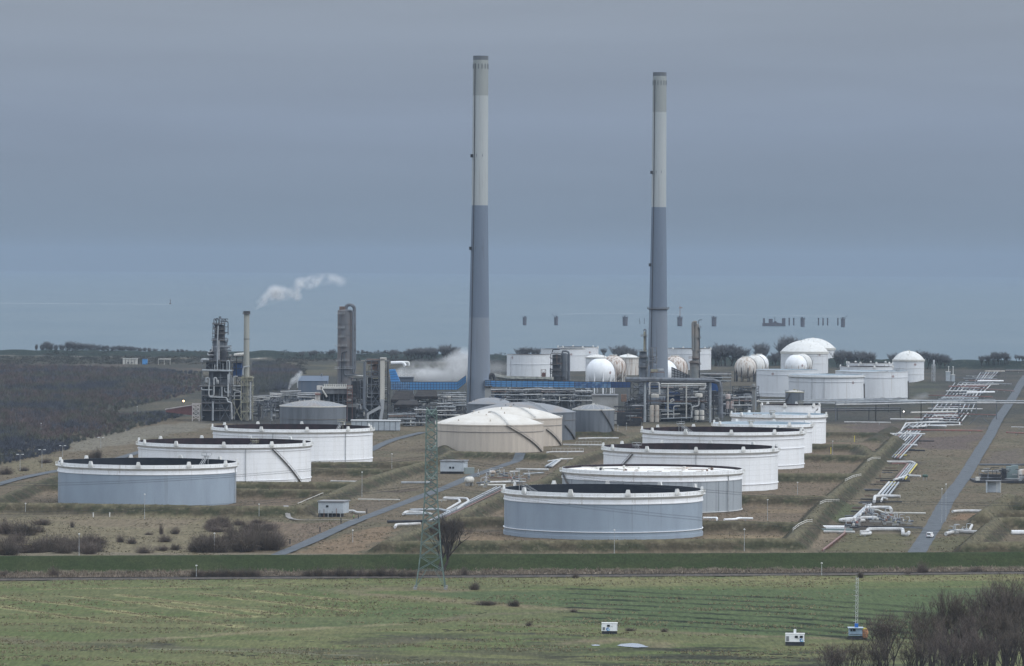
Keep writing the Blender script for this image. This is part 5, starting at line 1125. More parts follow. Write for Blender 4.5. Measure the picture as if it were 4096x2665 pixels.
# blue gallery (clad conveyor bridge) in lengths, and its supports
def gallery(label, conv, a, b, y0a, y1a, y0b, y1b, Y, m_, bays=10):
    u = Unit('blue_gallery', label, 'gallery', conv((a + b) / 2, 0)[0], Y, 'blue clad gallery lengths'); pa, qa, pb, qb = u.L(conv(a, y0a), -2), u.L(conv(a, y1a), -2), u.L(conv(b, y0b), -2), u.L(conv(b, y1b), -2)
    D_ = Vector((0, 4, 0)); MB().loft([[qa, pa, pa + D_, qa + D_], [qb, pb, pb + D_, qb + D_]]).build('cladding', m_, u.root)
    bb_ = MB()
    for i in range(bays + 1):
        f = i / bays; t, w_ = pa.lerp(pb, f), qa.lerp(qb, f); bb_.bar(t + Vector((0, -.15, .2)), w_ + Vector((0, -.15, -.2)), .16)
    for f in (0, .35, .68, 1): bb_.bar(pa.lerp(qa, f) + Vector((0, -.15, 0)), pb.lerp(qb, f) + Vector((0, -.15, 0)), .16)
    bb_.build('frame', dark, u.root)
    lg = MB()
    for f in (.15, .85):
        w_ = qa.lerp(qb, f)
        for d in (0, 4): lg.bar((w_.x, d - 2, w_.z), (w_.x, d - 2, 0), .3)
    lg.build('trestle', steel, u.root); return u
gallery('pale panelled blue gallery length left of the taller chimney', zB, 150, 330, 662, 735, 660, 736, 3392, mat('patchy_blue_cladding', (.17, .33, .54), .5, (.10, .21, .40), .35, None, .4, .6), 8)
gallery('bright blue gallery length left of the taller chimney', zB, 330, 785, 662, 738, 662, 735, 3392, blue, 16)
gallery('rising blue gallery length meeting the taller chimney', zB, 785, 866, 662, 735, 600, 668, 3392, blue, 5)
gallery('short blue gallery length just right of the taller chimney', zB, 1048, 1100, 645, 702, 648, 705, 3392, mat('patchy_blue_cladding', (.17, .33, .54), .5, (.10, .21, .40), .35, None, .4, .6), 3)
gallery('long bright blue gallery length right of the taller chimney', zB, 1100, 1900, 648, 707, 657, 714, 3396, blue, 16)
gallery('patchy blue gallery length before the white sphere', zC, 0, 345, 778, 838, 780, 836, 3405, mat('patchy_blue_cladding', (.20, .34, .52), .5, (.07, .16, .34), .3, None, .45, .55), 9)
gallery('deep blue gallery length right of the white sphere legs', zC, 345, 528, 780, 836, 782, 834, 3410, blue_d, 5)
gallery('deep blue gallery end inside the process frame by the shorter chimney', zC, 680, 800, 784, 834, 786, 832, 3420, blue_d, 4)
u = Unit('blue_chute', 'steep bright blue panelled chute above the left gallery end', 'chute', zB(185, 0)[0], 3398)
f = [u.L(zB(*q), -2) for q in ((135, 545), (190, 540), (240, 660), (150, 662))]; n = 4
MB().add(f + [v + Vector((0, 5, 0)) for v in f], [tuple(reversed(range(n))), tuple(range(n, 2 * n))] + [(i, (i + 1) % n, n + (i + 1) % n, n + i) for i in range(n)]).build('panel', blue, u.root)
u.posts([zB(142, 0)[0], zB(232, 0)[0]], zB(0, 660)[1], 0, (-1, 3), .3, dark)
b = MB()
for k in range(1, 5): b.bar(f[0].lerp(f[3], k / 5) - Vector((0, .2, 0)), f[1].lerp(f[2], k / 5) - Vector((0, .2, 0)), .14)
b.build('frame', dark, u.root)
u = Unit('switch_building', 'plain grey blue building behind the left gallery, before the steam', 'building', zB(290, 0)[0], 3440)
u.box('wall', zB(212, 622), zB(365, 700), 0, 14, mat('slate_cladding', (.13, .155, .19), .6), True); u.box('roof', zB(210, 614), zB(367, 623), -1, 15, greyt)
# black air coolers
for k, (x0, x1, y0, y1, lb, Y) in enumerate(((150, 380, 745, 830, 'black louvred air cooler bank under the left gallery', 3330), (370, 600, 738, 800, 'second black air cooler bank, right beside the first', 3360), (180, 420, 835, 880, 'lower black air cooler bank in front', 3270))):
    u = Unit('air_cooler', lb, 'air cooler', zB((x0 + x1) / 2, 0)[0], Y, 'black air cooler banks'); bx = lambda *v: [zB(x, 0)[0] for x in v]
    p, q = u.L(zB(x0, y1), -10), u.L(zB(x1, y1), -10); t = u.L(zB(x0, y0), 10).z; zb = p.z
    MB().add([(p.x, -10, zb - 2), (q.x, -10, zb - 2), (q.x, -10, zb), (p.x, -10, zb), (p.x + 3, 10, t), (q.x - 2, 10, t), (p.x + 3, 10, zb - 2), (q.x - 2, 10, zb - 2)], [(0, 1, 2, 3), (3, 2, 5, 4), (1, 7, 5, 2), (0, 3, 4, 6), (6, 4, 5, 7), (0, 6, 7, 1)]).build('cooler_roof', mat('sooty_brown_roof', (.014, .013, .014), .9, (.04, .034, .031), .3, None, .4, .65), u.root)
    u.posts(bx(x0 + 4, (x0 + x1) / 2, x1 - 4), zB(0, y1)[1], 0, (-9, 9), .4, dark, [zB(0, y1 + 50)[1]], [(0, zB(0, y1)[1], zB(0, y1 + 60)[1])])
    for i in range(6): u.box('fan_bay', zB(x0 + (x1 - x0) * i / 6 + 3, y1 + 4), zB(x0 + (x1 - x0) * (i + .75) / 6, y1 + 16), -8, 4, dark)
    tangle(u, zB, x0, x1, y1, y1 + 90, 14, (-11, 6), MX + MDK, (.15, .4), 50 + k, 4)
# more pipe frames: conv, x0,x1,yt,yb,Y
PF = [(zB, 600, 730, 755, 1000, 3290, 'pipe frame right of the black air coolers'), (zB, 640, 860, 760, 900, 3330, 'frame of parallel pale pipes left of the chimney foot'), (zB, 130, 380, 955, 1080, 3120, 'low frame with pale pipes below the black air coolers'), (zB, 380, 480, 900, 1090, 3130, 'dark pipe frame behind the pylon top'), (zB, 590, 760, 880, 1000, 3180, 'pipe frame with many valves before the beige domes'),
    (zB, 1110, 1250, 715, 860, 3300, 'rusty pipe frame right of the chimney foot'), (zB, 1250, 1420, 715, 860, 3330, 'pipe frame with red platform under the long blue gallery'), (zB, 1420, 1580, 715, 860, 3310, 'grey pipe frame under the long blue gallery'), (zB, 1570, 1720, 715, 870, 3350, 'dark pipe frame below the black towers'), (zB, 1720, 1900, 715, 870, 3320, 'pipe frame with slanting pale pipes left of the grey tank'), (zC, 0, 160, 850, 985, 3330, 'pipe frame below the bright white sphere'),
    (zC, 810, 1060, 790, 960, 3480, 'upper pipe frame in the right process block'), (zC, 1060, 1250, 790, 960, 3480, 'upper pipe frame right end of the process block'), (zC, 1395, 1500, 870, 1130, 3390, 'pipe frame with pink drums right of the process block'), (zC, 1500, 1680, 900, 1120, 3330, 'low pipe frame before the small white tank'), (zC, 1200, 1480, 690, 790, 3640, 'rusty equipment frame left of the three spheres'), (zC, 560, 700, 740, 790, 3560, 'pipe frame at the foot of the shorter chimney')]
for k, (conv, x0, x1, yt, yb, Y, lb) in enumerate(PF):
    u = Unit('pipe_rack', lb, 'pipe frame', conv((x0 + x1) / 2, 0)[0], Y, 'pipe frames in the refinery'); xx_ = [conv(x0 + (x1 - x0) * f, 0)[0] for f in (0, .33, .67, 1)]
    lv = [conv(0, yt + (yb - yt) * f)[1] for f in (.28, .55, .8)]
    u.posts(xx_, conv(0, yt)[1], 0, (-7, 7), .24, [steel, dark, steel][k % 3], lv, [(k % 3, conv(0, yt)[1], lv[1])])
    u.deck(xx_[0], xx_[-1], lv[0], (-7, 7), [stair_m, dark, rust][k % 3]); 
    if k % 2: u.box('equipment_block', conv(x0 + (x1 - x0) * .2, yt + (yb - yt) * .35), conv(x0 + (x1 - x0) * .7, yb), 0, 6, [dark, greyt, blue_d][k % 3], True)
    tangle(u, conv, x0, x1, yt, yb, 22, (-8, 6), MX + ([rust, redp] if k in (5, 6, 13, 15) else [steel_l]), (.12, .45), 70 + k, 6, (steel, greyt, offw, rust if k in (5, 15) else steel_l))
    for i in range(3 if k != 1 else 8): y = yt + (yb - yt) * (i + .4) / (3 if k != 1 else 8); u.pipe([conv(x0 - 8, y), conv(x1 + 8, y + rnd.uniform(-6, 6))], .4, rnd.choice([pipew, steel_l, pipeg]), -8)
# shaft at the chimney foot and black towers
u = Unit('lift_shaft', 'plain grey shaft with dark roof at the taller chimney foot', 'building', zB(1075, 0)[0], 3360)
u.box('wall', zB(1046, 712), zB(1100, 850), -5, 6, concr, True); u.box('roof', zB(1040, 702), zB(1116, 714), -6, 7, dark); u.pipe([zB(1098, 640), zB(1100, 590), zB(1125, 592), zB(1140, 640)], 1.2, dark, 0)
u = Unit('inclined_conveyor', 'dark ragged inclined conveyor behind the long blue gallery', 'conveyor', zB(1350, 0)[0], 3500)
MB().tube([u.L(zB(1110, 600)), u.L(zB(1250, 628)), u.L(zB(1700, 640))], 2.2, 6).build('belt_housing', mat('dirty_dark_cladding', (.12, .13, .125), .8, (.25, .25, .22), .5), u.root)
u.posts([zB(1250, 0)[0], zB(1450, 0)[0], zB(1650, 0)[0]], zB(0, 636)[1], 0, (-2, 2), .3, dark)
u = Unit('process_towers', 'pair of black and grey process towers before the far white tanks', 'process unit', zB(1760, 0)[0], 3700); bx = lambda *v: [zB(x, 0)[0] for x in v]
u.vessel('column', *bx(1690, 1765), zB(0, 400)[1], zB(0, 800)[1], dark, 0, .2, base=True); u.vessel('column', *bx(1772, 1826), zB(0, 385)[1], zB(0, 800)[1], greyt, 2, .2, base=True, rings=(zB(0, 470)[1], zB(0, 560)[1]))
u.pipe([zB(1785, 392), zB(1785, 368), zB(1848, 372), zB(1848, 660)], .8, steel, -3); u.pipe([zB(1836, 395), zB(1836, 655)], .6, greyt, -3); u.pipe([zB(1690, 380), zB(1690, 355), zB(1760, 352)], .4, dark, 0)
for y, a, b_ in ((392, 1680, 1770), (432, 1665, 1772), (495, 1668, 1772), (550, 1676, 1770), (588, 1690, 1780)): u.deck(*bx(a, b_), zB(0, y)[1], (-5, 5), stair_m)
u.posts(bx(1672, 1768), zB(0, 395)[1], 0, (-5, 5), .25, dark, [zB(0, y)[1] for y in (440, 500, 560, 640)], [(0, zB(0, 440)[1], zB(0, 500)[1]), (0, zB(0, 560)[1], zB(0, 640)[1])])
tangle(u, zB, 1670, 1850, 395, 700, 16, (-6, 5), MDK, seed=91)
u = Unit('stair_tower', 'small rusty red stair tower below the far white tank', 'stair tower', zB(1604, 0)[0], 3760)
u.posts(bx(1582, 1626), zB(0, 545)[1], 0, (-3, 3), .25, rust, [zB(0, y)[1] for y in (575, 600, 640)], [(0, zB(0, 545)[1], zB(0, 600)[1])]); u.box('cabin', zB(1588, 575), zB(1622, 618), -2, 2, redp)
# right process block
cx = lambda *v: [zC(x, 0)[0] for x in v]; cy = lambda *v: [zC(0, y)[1] for y in v]
u = Unit('process_block', 'dark pipe filled process block with pale tanks, below the shorter chimney', 'process unit', zC(950, 0)[0], 3250)
u.posts(ax_ := cx(530, 665, 720, 880, 1060, 1180, 1290), zC(0, 785)[1], 0, (-9, 0, 9), .34, dark, cy(840, 905, 965, 1030, 1110), [(0, *cy(785, 905)), (0, *cy(905, 1010)), (3, *cy(840, 905)), (5, *cy(965, 1030)), (4, *cy(1030, 1110))])
for y, a, b_, m_ in ((965, 690, 1250, rust), (988, 850, 1105, offw), (1108, 690, 1240, stair_m), (905, 700, 1260, stair_m), (1010, 530, 660, steel_l)): u.deck(*cx(a, b_), zC(0, y)[1], (-9.5, 9), m_)
for x0, x1 in ((712, 752), (760, 800)): u.vessel('beige_vessel', *cx(x0, x1), *cy(1000, 1165), mat('stained_beige_paint', (.46, .42, .36), .6, (.38, .31, .25), .3), -11, .2, rings=cy(1050, 1100))
for x0, x1, y0, y1 in ((1138, 1180, 1050, 1095), (1186, 1230, 1050, 1095), (1138, 1180, 1102, 1142), (1186, 1230, 1102, 1142), (1140, 1215, 888, 925), (722, 800, 892, 930)): u.vessel('white_vessel', *cx(x0, x1), *cy(y0, y1), dw, -11, .2)
u.vessel('vessel', *cx(1195, 1235), *cy(985, 1045), greyt, -10); u.vessel('vessel', *cx(1100, 1125), *cy(830, 900), greyt, -8)
u.box('motor_house', zC(880, 880), zC(1000, 960), -4, 5, blue_d); u.box('pipe_core', zC(820, 1040), zC(1110, 1190), 1, 8, dark, True); u.box('blue_house', zC(1300, 790), zC(1385, 870), -3, 6, blue_d); u.box('dark_gap_fill', zC(380, 1050), zC(660, 1200), 0, 9, dark, True)  # dark fill boxes added to darken the gaps between pipes
for pts, r in (([(820, 1060), (940, 1060)], .5), ([(940, 1130), (940, 1010), (1000, 1010)], .4), ([(1060, 1130), (1060, 800)], .5), ([(885, 1120), (885, 800)], .5), ([(1180, 925), (1180, 1010), (1115, 1015), (1110, 1120)], .5), ([(820, 1130), (1120, 1120)], .5), ([(710, 900), (710, 780), (800, 782), (805, 900)], .6), ([(820, 800), (1240, 800)], .5), ([(820, 820), (1235, 815)], .4), ([(905, 960), (930, 940), (945, 955), (905, 975)], .4), ([(830, 1090), (1000, 1085)], .35), ([(1240, 790), (1240, 850), (1180, 850)], .5), ([(1150, 1150), (1150, 1190)], .4), ([(850, 985), (1110, 990), (1115, 1100)], .5)):
    u.pipe([zC(*p) for p in pts], r, rnd.choice([pipew, steel_l, pipeg, offw]), -11)
tangle(u, zC, 690, 1280, 790, 1185, 60, (-10, 8), MX + [steel_l, pipew], (.15, .45), 101, 10); tangle(u, zC, 535, 660, 790, 1000, 14, (-9, 8), MX, (.15, .4), 102, 3); tangle(u, zC, 1290, 1400, 790, 1150, 16, (-8, 8), MX, (.2, .5), 103, 3)
u = Unit('overhead_duct', 'long grey overhead duct on pillars crossing before the shorter chimney', 'duct', zC(950, 0)[0], 3235)
u.pipe([zC(480, 755), zC(1385, 768), zC(1390, 1120)], 1.7, steel, -10, 'duct')
for x, y in ((665, 780), (1288, 785)): u.vessel('pillar', *cx(x - 10, x + 10), *cy(y, 1190), pipeg, -10, .05, base=True)
u.box('duct_deck', zC(490, 772), zC(1385, 779), -13, -7, stair_m)
u = Unit('grey_building', 'grey flat roofed building behind the curved stair tank', 'building', zC(285, 0)[0], 3180)
u.box('wall', zC(165, 910), zC(410, 1005), 0, 12, concr, True); u.box('roof', zC(160, 900), zC(414, 912), -1, 13, greyroof); u.box('vent', zC(440, 900), zC(490, 970), 2, 8, rust)
u = Unit('process_unit', 'dark braced frame between the curved stair tank and the process block', 'process unit', zC(500, 0)[0], 3150)
u.posts(cx(372, 450, 530, 640), zC(0, 1012)[1], 0, (-8, 8), .3, dark, cy(1080, 1150), [(0, *cy(1012, 1080)), (1, *cy(1080, 1150)), (2, *cy(1012, 1150))]); u.box('dark_equipment', zC(400, 1070), zC(630, 1200), -2, 6, dark, True); tangle(u, zC, 375, 640, 1015, 1190, 16, (-8, 5), MDK, seed=111)
# towers at the shorter chimney
u = Unit('process_column', 'slender process column with dark platforms beside the shorter chimney', 'process column', zC(664, 0)[0], 3600)
u.vessel('column_shell', *cx(652, 680), *cy(300, 560), olivp, 0, .4); u.vessel('column_base', *cx(612, 684), *cy(490, 760), greyt, 0, .25, base=True, rings=cy(540, 620))
for y, a, b_ in ((345, 630, 690), (490, 606, 690), (545, 600, 694), (640, 606, 694)): u.deck(*cx(a, b_), zC(0, y)[1], (-6, 5), stair_m)
u.pipe([zC(655, 300), zC(660, 280), zC(675, 282), zC(676, 480)], .5, steel, -3); tangle(u, zC, 610, 690, 490, 750, 10, (-6, 4), MX, (.15, .4), 121)
u = Unit('process_column', 'narrow frame of pipes climbing the front of the shorter chimney', 'process column', zC(735, 0)[0], 3600)
u.posts(cx(706, 740, 775), zC(0, 455)[1], 0, (-4, 3), .22, stair_m, cy(500, 540, 600, 660), [(0, *cy(500, 540)), (1, *cy(540, 600))]); u.vessel('vessel', *cx(715, 745), *cy(455, 640), greyt, 0); tangle(u, zC, 700, 780, 480, 740, 12, (-5, 3), MX + [rust], (.15, .4), 122)
u.deck(*cx(720, 850), zC(0, 690)[1], (-6, 3), rust); u.box('yellow_cabin', zC(725, 660), zC(790, 686), -5, 2, olivp); u.box('white_fan', zC(785, 655), zC(845, 672), -5, -1, steel_l); u.posts(cx(722, 848), zC(0, 690)[1], 0, (-5, 3), .25, stair_m)
u = Unit('scaffold', 'slanting scaffold sheet of a dark lattice beside the shorter chimney', 'scaffold', zC(1000, 0)[0], 3560)
f = [u.L(zC(*q), -3) for q in ((920, 640), (1090, 720), (1085, 752), (920, 752))]
MB().add(f + [v + Vector((0, 3, 0)) for v in f], [(0, 1, 2, 3), (7, 6, 5, 4), (0, 4, 5, 1), (1, 5, 6, 2), (2, 6, 7, 3), (3, 7, 4, 0)]).build('sheeting', mat('scaffold_sheet', (.40, .40, .40), .7), u.root)
b = MB()
for i in range(7): b.bar(f[0].lerp(f[1], i / 6) - Vector((0, .3, 0)), f[3].lerp(f[2], i / 6) - Vector((0, .3, 0)), .28)
for i in range(5): b.bar(f[0].lerp(f[3], i / 4) - Vector((0, .3, 0)), f[1].lerp(f[2], i / 4) - Vector((0, .3, 0)), .28)
b.bar(f[3], Vector((f[3].x, -3, 0)), .3); b.bar(f[2], Vector((f[2].x, -3, 0)), .3); b.build('lattice', dark, u.root)
# right column
u = Unit('process_column', 'tall grey process column with a wider base right of the shorter chimney', 'process column', zC(1140, 0)[0], 3700)
c3 = mat('greenish_grey_column', (.185, .195, .19), .7, (.25, .22, .19), .15, (1, 1, .4))
u.vessel('column_shell', *cx(1118, 1180), *cy(225, 600), c3, 0, .15, rings=cy(360, 480)); u.vessel('column_base', *cx(1092, 1178), *cy(575, 900), c3, 0, .15, base=True, rings=cy(640, 690))
u.pipe([zC(1140, 240), zC(1140, 210), zC(1165, 208)], .7, c3, -3); u.pipe([zC(1122, 480), zC(1120, 215), zC(1150, 205), zC(1152, 235)], 1.0, c3, -3); u.pipe([zC(1176, 280), zC(1178, 192), zC(1210, 190)], .25, dark, 0); u.pipe([zC(1186, 270), zC(1186, 880)], .4, dark, -2)
for y in (262, 362, 490, 615): u.deck(*cx(1176, 1200), zC(0, y)[1], (-3, 2), stair_m)
for y in (555, 600): u.deck(*cx(1086, 1182), zC(0, y)[1], (-4.5, 3), rust)
u = Unit('process_column', 'short dull grey column in front of the white tank with badge', 'process column', zC(1700, 0)[0], 3450)
u.vessel('column_shell', *cx(1684, 1716), *cy(800, 1060), c3, 0, .3, base=True, rings=cy(840, 900)); u.deck(*cx(1672, 1732), zC(0, 830)[1], (-3, 3), stair_m); u.pipe([zC(1722, 820), zC(1722, 1050)], .4, pipeg, -2); u.pipe([zC(1640, 945), zC(1632, 915), zC(1680, 918)], .5, pipew, -2)
for x0, x1, y0, y1, lb in ((1435, 1480, 895, 945, 'upper small pinkish drum'), (1435, 1470, 965, 1040, 'left pinkish drum of the lower pair'), (1475, 1508, 965, 1040, 'right pinkish drum of the lower pair')):
    u = Unit('upright_drum', lb + ' right of the process block', 'vessel', zC((x0 + x1) / 2, 0)[0], 3360, 'pinkish drums')
    u.vessel('shell', *cx(x0, x1), *cy(y0, y1), mat('pinkish_paint', (.42, .37, .35), .6, (.33, .25, .22), .5), 0, .3); u.posts(cx(x0 + 4, x1 - 4), zC(0, y1)[1], 0, (-2, 2), .22, dark)
# red lined conveyor and tower at the far left
u = Unit('red_gallery', 'low sloping dark red gallery with pale roof at the edge of the wood', 'gallery', zE(1850, 0)[0], 3215)
pa, qa, pb, qb = [u.L(zE(*q), 0) for q in ((1712, 882), (1712, 900), (1990, 830), (1990, 935))]; D_ = Vector((0, 5, 0))
MB().loft([[qa, pa, pa + D_, qa + D_], [qb, pb, pb + D_, qb + D_]]).build('cladding', mat('dark_red_cladding', (.20, .09, .085), .6, (.15, .07, .07), .3), u.root)
MB().loft([[pa + Vector((-.5, -.5, .4)), pa + Vector((-.5, -.5, .9)), pa + D_ + Vector((-.5, .5, .9)), pa + D_ + Vector((-.5, .5, .4))], [pb + Vector((8, -.5, 1)), pb + Vector((8, -.5, 1.5)), pb + D_ + Vector((8, .5, 1.5)), pb + D_ + Vector((8, .5, 1))]]).build('roof', mat('pale_pink_roof', (.45, .38, .36), .7), u.root)
u = Unit('lattice_tower', 'pale lattice tower at the end of the red gallery', 'tower', zE(2022, 0)[0], 3190)
u.posts([zE(1988, 0)[0], zE(2058, 0)[0]], zE(0, 812)[1], 0, (-5, 5), .3, mat('pale_pink_steel', (.46, .42, .41), .6), [zE(0, y)[1] for y in (850, 890, 935)], [(0, zE(0, 812)[1], zE(0, 850)[1]), (0, zE(0, 850)[1], zE(0, 890)[1]), (0, zE(0, 890)[1], zE(0, 935)[1]), (0, zE(0, 935)[1], zE(0, 975)[1])])
# far small items
u = Unit('low_building', 'long low pale grey building behind the white left row tank', 'building', zA(1800, 0)[0], 3030)
u.box('wall', zA(1560, 1404), zA(1990, 1492), 0, 9, shedm, True); u.box('roof', zA(1555, 1396), zA(1996, 1406), -.6, 10, mat('pale_roof', (.55, .56, .56), .7)); 
for i in range(8): u.box('wall_post', zA(1600 + 50 * i, 1408), zA(1604 + 50 * i, 1490), -.15, .2, greyt, True)
for i, (x0, x1, y0, y1, m_, lb) in enumerate(((1268, 1420, 350, 385, offw, 'row of pale containers with dark gaps at the far wood edge'), (1470, 1520, 355, 385, blue, 'small bright blue container at the far wood edge'), (1632, 1760, 350, 368, offw, 'long pale canopy roof on posts at the far wood edge'))):
    u = Unit('container' if i < 2 else 'canopy', lb, 'container' if i < 2 else 'canopy', zE((x0 + x1) / 2, 0)[0], 4950)
    if i == 0:
        for k in range(5): u.box('container_box', zE(x0 + 31 * k, y0), zE(x0 + 31 * k + 24, y1), 0, 6, m_, True)
        u.box('container_roof', zE(x0 - 2, y0 - 3), zE(x1, y0), -1, 7, white2)
    elif i == 1: u.box('container_box', zE(x0, y0), zE(x1, y1), 0, 6, m_, True); u.box('container_roof', zE(x0 - 1, y0 - 3), zE(x1 + 1, y0), -.4, 6.4, blue_d)
    else: u.box('canopy_roof', zE(x0, y0), zE(x1, y0 + 6), 0, 9, m_); u.posts([zE(x, 0)[0] for x in (x0 + 3, (x0 + x1) / 2, x1 - 3)], zE(0, y0 + 6)[1], 0, (1, 8), .3, offw)
u = Unit('overhead_pipe', 'white overhead pipe elbow showing above the left blue gallery', 'pipe', zB(230, 0)[0], 4300); u.pipe([zB(150, 480), zB(270, 478), zB(290, 510)], 1.6, white, 0); u.pipe([zB(230, 474), zB(320, 474), zB(322, 505)], 1.2, white2, 6); u.posts([zB(160, 0)[0], zB(280, 0)[0]], zB(0, 484)[1], 0, (-1, 1), .3, steel)
u = Unit('vent_stack', 'pale lattice vent stack standing before the sea dike', 'stack', zD(1660, 0)[0], 4420)
u.posts([zD(1647, 0)[0], zD(1675, 0)[0]], zD(0, 415)[1], 0, (-2, 2), .3, steel_l, [zD(0, y)[1] for y in (440, 470, 500)], [(0, zD(0, 415)[1], zD(0, 470)[1])]); u.vessel('stack', *[zD(x, 0)[0] for x in (1655, 1668)], zD(0, 378)[1], zD(0, 510)[1], steel_l, 0, .2, base=True)
for x0, x1, y0, lb in ((1762, 1794, 474, 'small pale box cabin beside a thin mast'), (1803, 1830, 500, 'smaller pale box cabin beside the other mast')):
    u = Unit('cabin', lb, 'cabin', zD((x0 + x1) / 2, 0)[0], 4430); u.box('wall', zD(x0, y0), zD(x1, 530), 0, 6, shedm, True); u.box('roof', zD(x0 - 2, y0 - 4), zD(x1 + 2, y0), -.5, 6.5, white2)
for x, y, lb in ((1780, 432, 'thin white mast above the pale box cabin'), (1816, 432, 'thin white mast to the right of the other')):
    u = Unit('mast', lb, 'mast', zD(x, 0)[0], 4450, 'thin white masts'); p = u.L(zD(x, y)); MB().tube([(p.x, 0, 0), p], .5, 6, .3).build('pole', white2, u.root); MB().box((p.x, 0, p.z), (1.2, 1.2, .8)).build('lamp_head', white2, u.root)

# the dense middle of the refinery: more pipe racks of the same make
for k in range(72):
    conv, x0, y0 = [(zB, rnd.uniform(140, 850), rnd.uniform(800, 960)), (zB, rnd.uniform(1110, 1850), rnd.uniform(720, 800)), (zC, rnd.uniform(380, 1600), rnd.uniform(800, 980)), (zA, rnd.uniform(690, 1650), rnd.uniform(1170, 1270))][k % 4]
    w_ = rnd.uniform(90, 190); h_ = rnd.uniform(70, 150); yb = conv(0, y0 + h_)[1]; Y = min(3720, max(3230, 109 * 18500 / max(40, yb - 1060)))
    u = Unit('pipe_rack', 'grey pipe rack among others in the dense middle of the refinery', 'pipe rack', conv(x0 + w_ / 2, 0)[0], Y, 'pipe racks in the dense middle of the refinery')
    xs_ = [conv(x0 + w_ * f, 0)[0] for f in (0, .5, 1)]; u.posts(xs_, conv(0, y0)[1], 0, (-5, 5), .22, [dark, steel][k % 2], [conv(0, y0 + h_ * f)[1] for f in (.4, .75)], [(0, conv(0, y0)[1], conv(0, y0 + h_ * .6)[1])])
    u.deck(xs_[0], xs_[-1], conv(0, y0 + h_ * .4)[1], (-5, 5), dark, k % 2 == 0); u.box('equipment_block', conv(x0 + w_ * .1, y0 + h_ * .45), conv(x0 + w_ * .9, y0 + h_), 0, 5, [dark, greyt, dark][k % 3], True)
    tangle(u, conv, x0, x0 + w_, y0, y0 + h_, 14, (-6, 4), MX + [steel_l, pipew], (.12, .42), 200 + k, 4, (steel, greyt, offw, dark))

# ------------------------------------------------------------------ pipelines on the ground
def pipeline(label, conv, pts, r, m_, z=.9, group=None, sup=True):
    """one pipe run on low sleepers, following photo pixels on the ground"""
    w_ = [G(conv(*p), z) for p in pts]; o = w_[0].copy()
    root = thing('pipeline', label, 'pipeline', (o.x, o.y, 0), group); lo = [p - Vector((o.x, o.y, 0)) for p in w_]
    MB().tube(fillet(lo, r * 5), r, 8).build('pipe', m_, root, True)
    if sup:
        b = MB()
        for a, c in zip(lo[:-1], lo[1:]):
            n = max(1, int((c - a).length / 14))
            for i in range(n):
                p = a.lerp(c, (i + .5) / n); b.box((p.x, p.y, (z - r) / 2), (.5, .5, z - r + .1))
        b.build('support', concr, root)
    return root
def bundle(what, conv, a0, a1, b0, b1, n, r, mats, grp, zz=.9):
    """n parallel pipes from the near row a0..a1 to the far row b0..b1"""
    od = ['first', 'second', 'third', 'fourth', 'fifth', 'sixth', 'seventh', 'eighth', 'ninth', 'tenth', 'eleventh', 'twelfth']
    for i in range(n):
        f = i / max(1, n - 1); L_ = lambda p, q: (p[0] + (q[0] - p[0]) * f, p[1] + (q[1] - p[1]) * f)
        pipeline(f'{od[i]} pipe from the west in the {what}', conv, [L_(a0, a1), L_(b0, b1)], r * rnd.uniform(.75, 1.2), mats[i % len(mats)], zz, grp)
RP = mat('worn_red_pipe', (.22, .125, .115), .6, (.2, .12, .1), .3)
GPIPE = mat('silver_pipe', (.36, .385, .41), .4, (.26, .28, .30), .25)
PB = [GPIPE, steel, pipeg, pipew, steel, pipeg]
bundle('corridor stretch above the yellow barrier', zI, (1115, 272), (1300, 290), (1300, 85), (1492, 85), 9, .42, [RP] + PB, 'corridor pipes above the yellow barrier')
bundle('corridor stretch with the bend beside the bund', zI, (1262, 468), (1350, 468), (1372, 338), (1450, 340), 5, .42, [RP, GPIPE, pipeg, GPIPE, yellow], 'corridor pipes at the bend')
pipeline('white pipe turning at the top of the bent corridor stretch', zI, [(1190, 320), (1400, 320), (1438, 336)], .62, pipew)
pipeline('red pipe under the white one at the corridor bend', zI, [(1230, 335), (1345, 333), (1372, 340)], .45, RP)
bundle('short corridor stretch below the white tee', zI, (1112, 608), (1205, 612), (1208, 498), (1290, 500), 4, .48, [pipew, GPIPE, GPIPE, pipeg], 'corridor pipes below the white tee')
pipeline('white pipe tee crossing the corridor below the loop', zI, [(1250, 478), (1330, 455), (1355, 440), (1482, 444)], .6, pipew)
pipeline('white pipe loop ending in a flange at mid corridor', zI, [(1078, 668), (1085, 620), (1150, 616), (1305, 620)], .75, pipew)
pipeline('short white branch pipe beside the flanged loop', zI, [(1140, 662), (1150, 635), (1190, 640)], .5, pipew)
bundle('lowest corridor stretch by the pumps', zI, (890, 812), (925, 812), (1010, 700), (1052, 690), 3, .48, [pipew, GPIPE, pipew], 'lowest corridor pipes')
pipeline('white pipe bending east above the pump yard', zI, [(995, 722), (1120, 716), (1215, 718), (1228, 742)], .8, pipew)
pipeline('thin pale pipe running east from the pump yard', zI, [(1000, 740), (1110, 740), (1160, 762), (1525, 768)], .4, offw)
pipeline('grey header pipe left of the pump yard', zI, [(1130, 806), (970, 806), (800, 822), (775, 832), (880, 838), (990, 830)], .75, pipew)
pipeline('white header pipe at the bund corner', zI, [(595, 895), (620, 890), (820, 892)], .85, white)
pipeline('dark green grey pipe beside the white header', zI, [(605, 912), (890, 914)], .65, mat('green_grey_pipe', (.16, .21, .21), .6))
pipeline('lower white pipe below the green grey one', zI, [(640, 926), (910, 930)], .5, pipew)
pipeline('white pipe with square loop at the pump yard front', zI, [(955, 930), (1020, 930), (1025, 905), (1325, 905), (1330, 950), (1370, 952), (1380, 935)], .75, pipew)
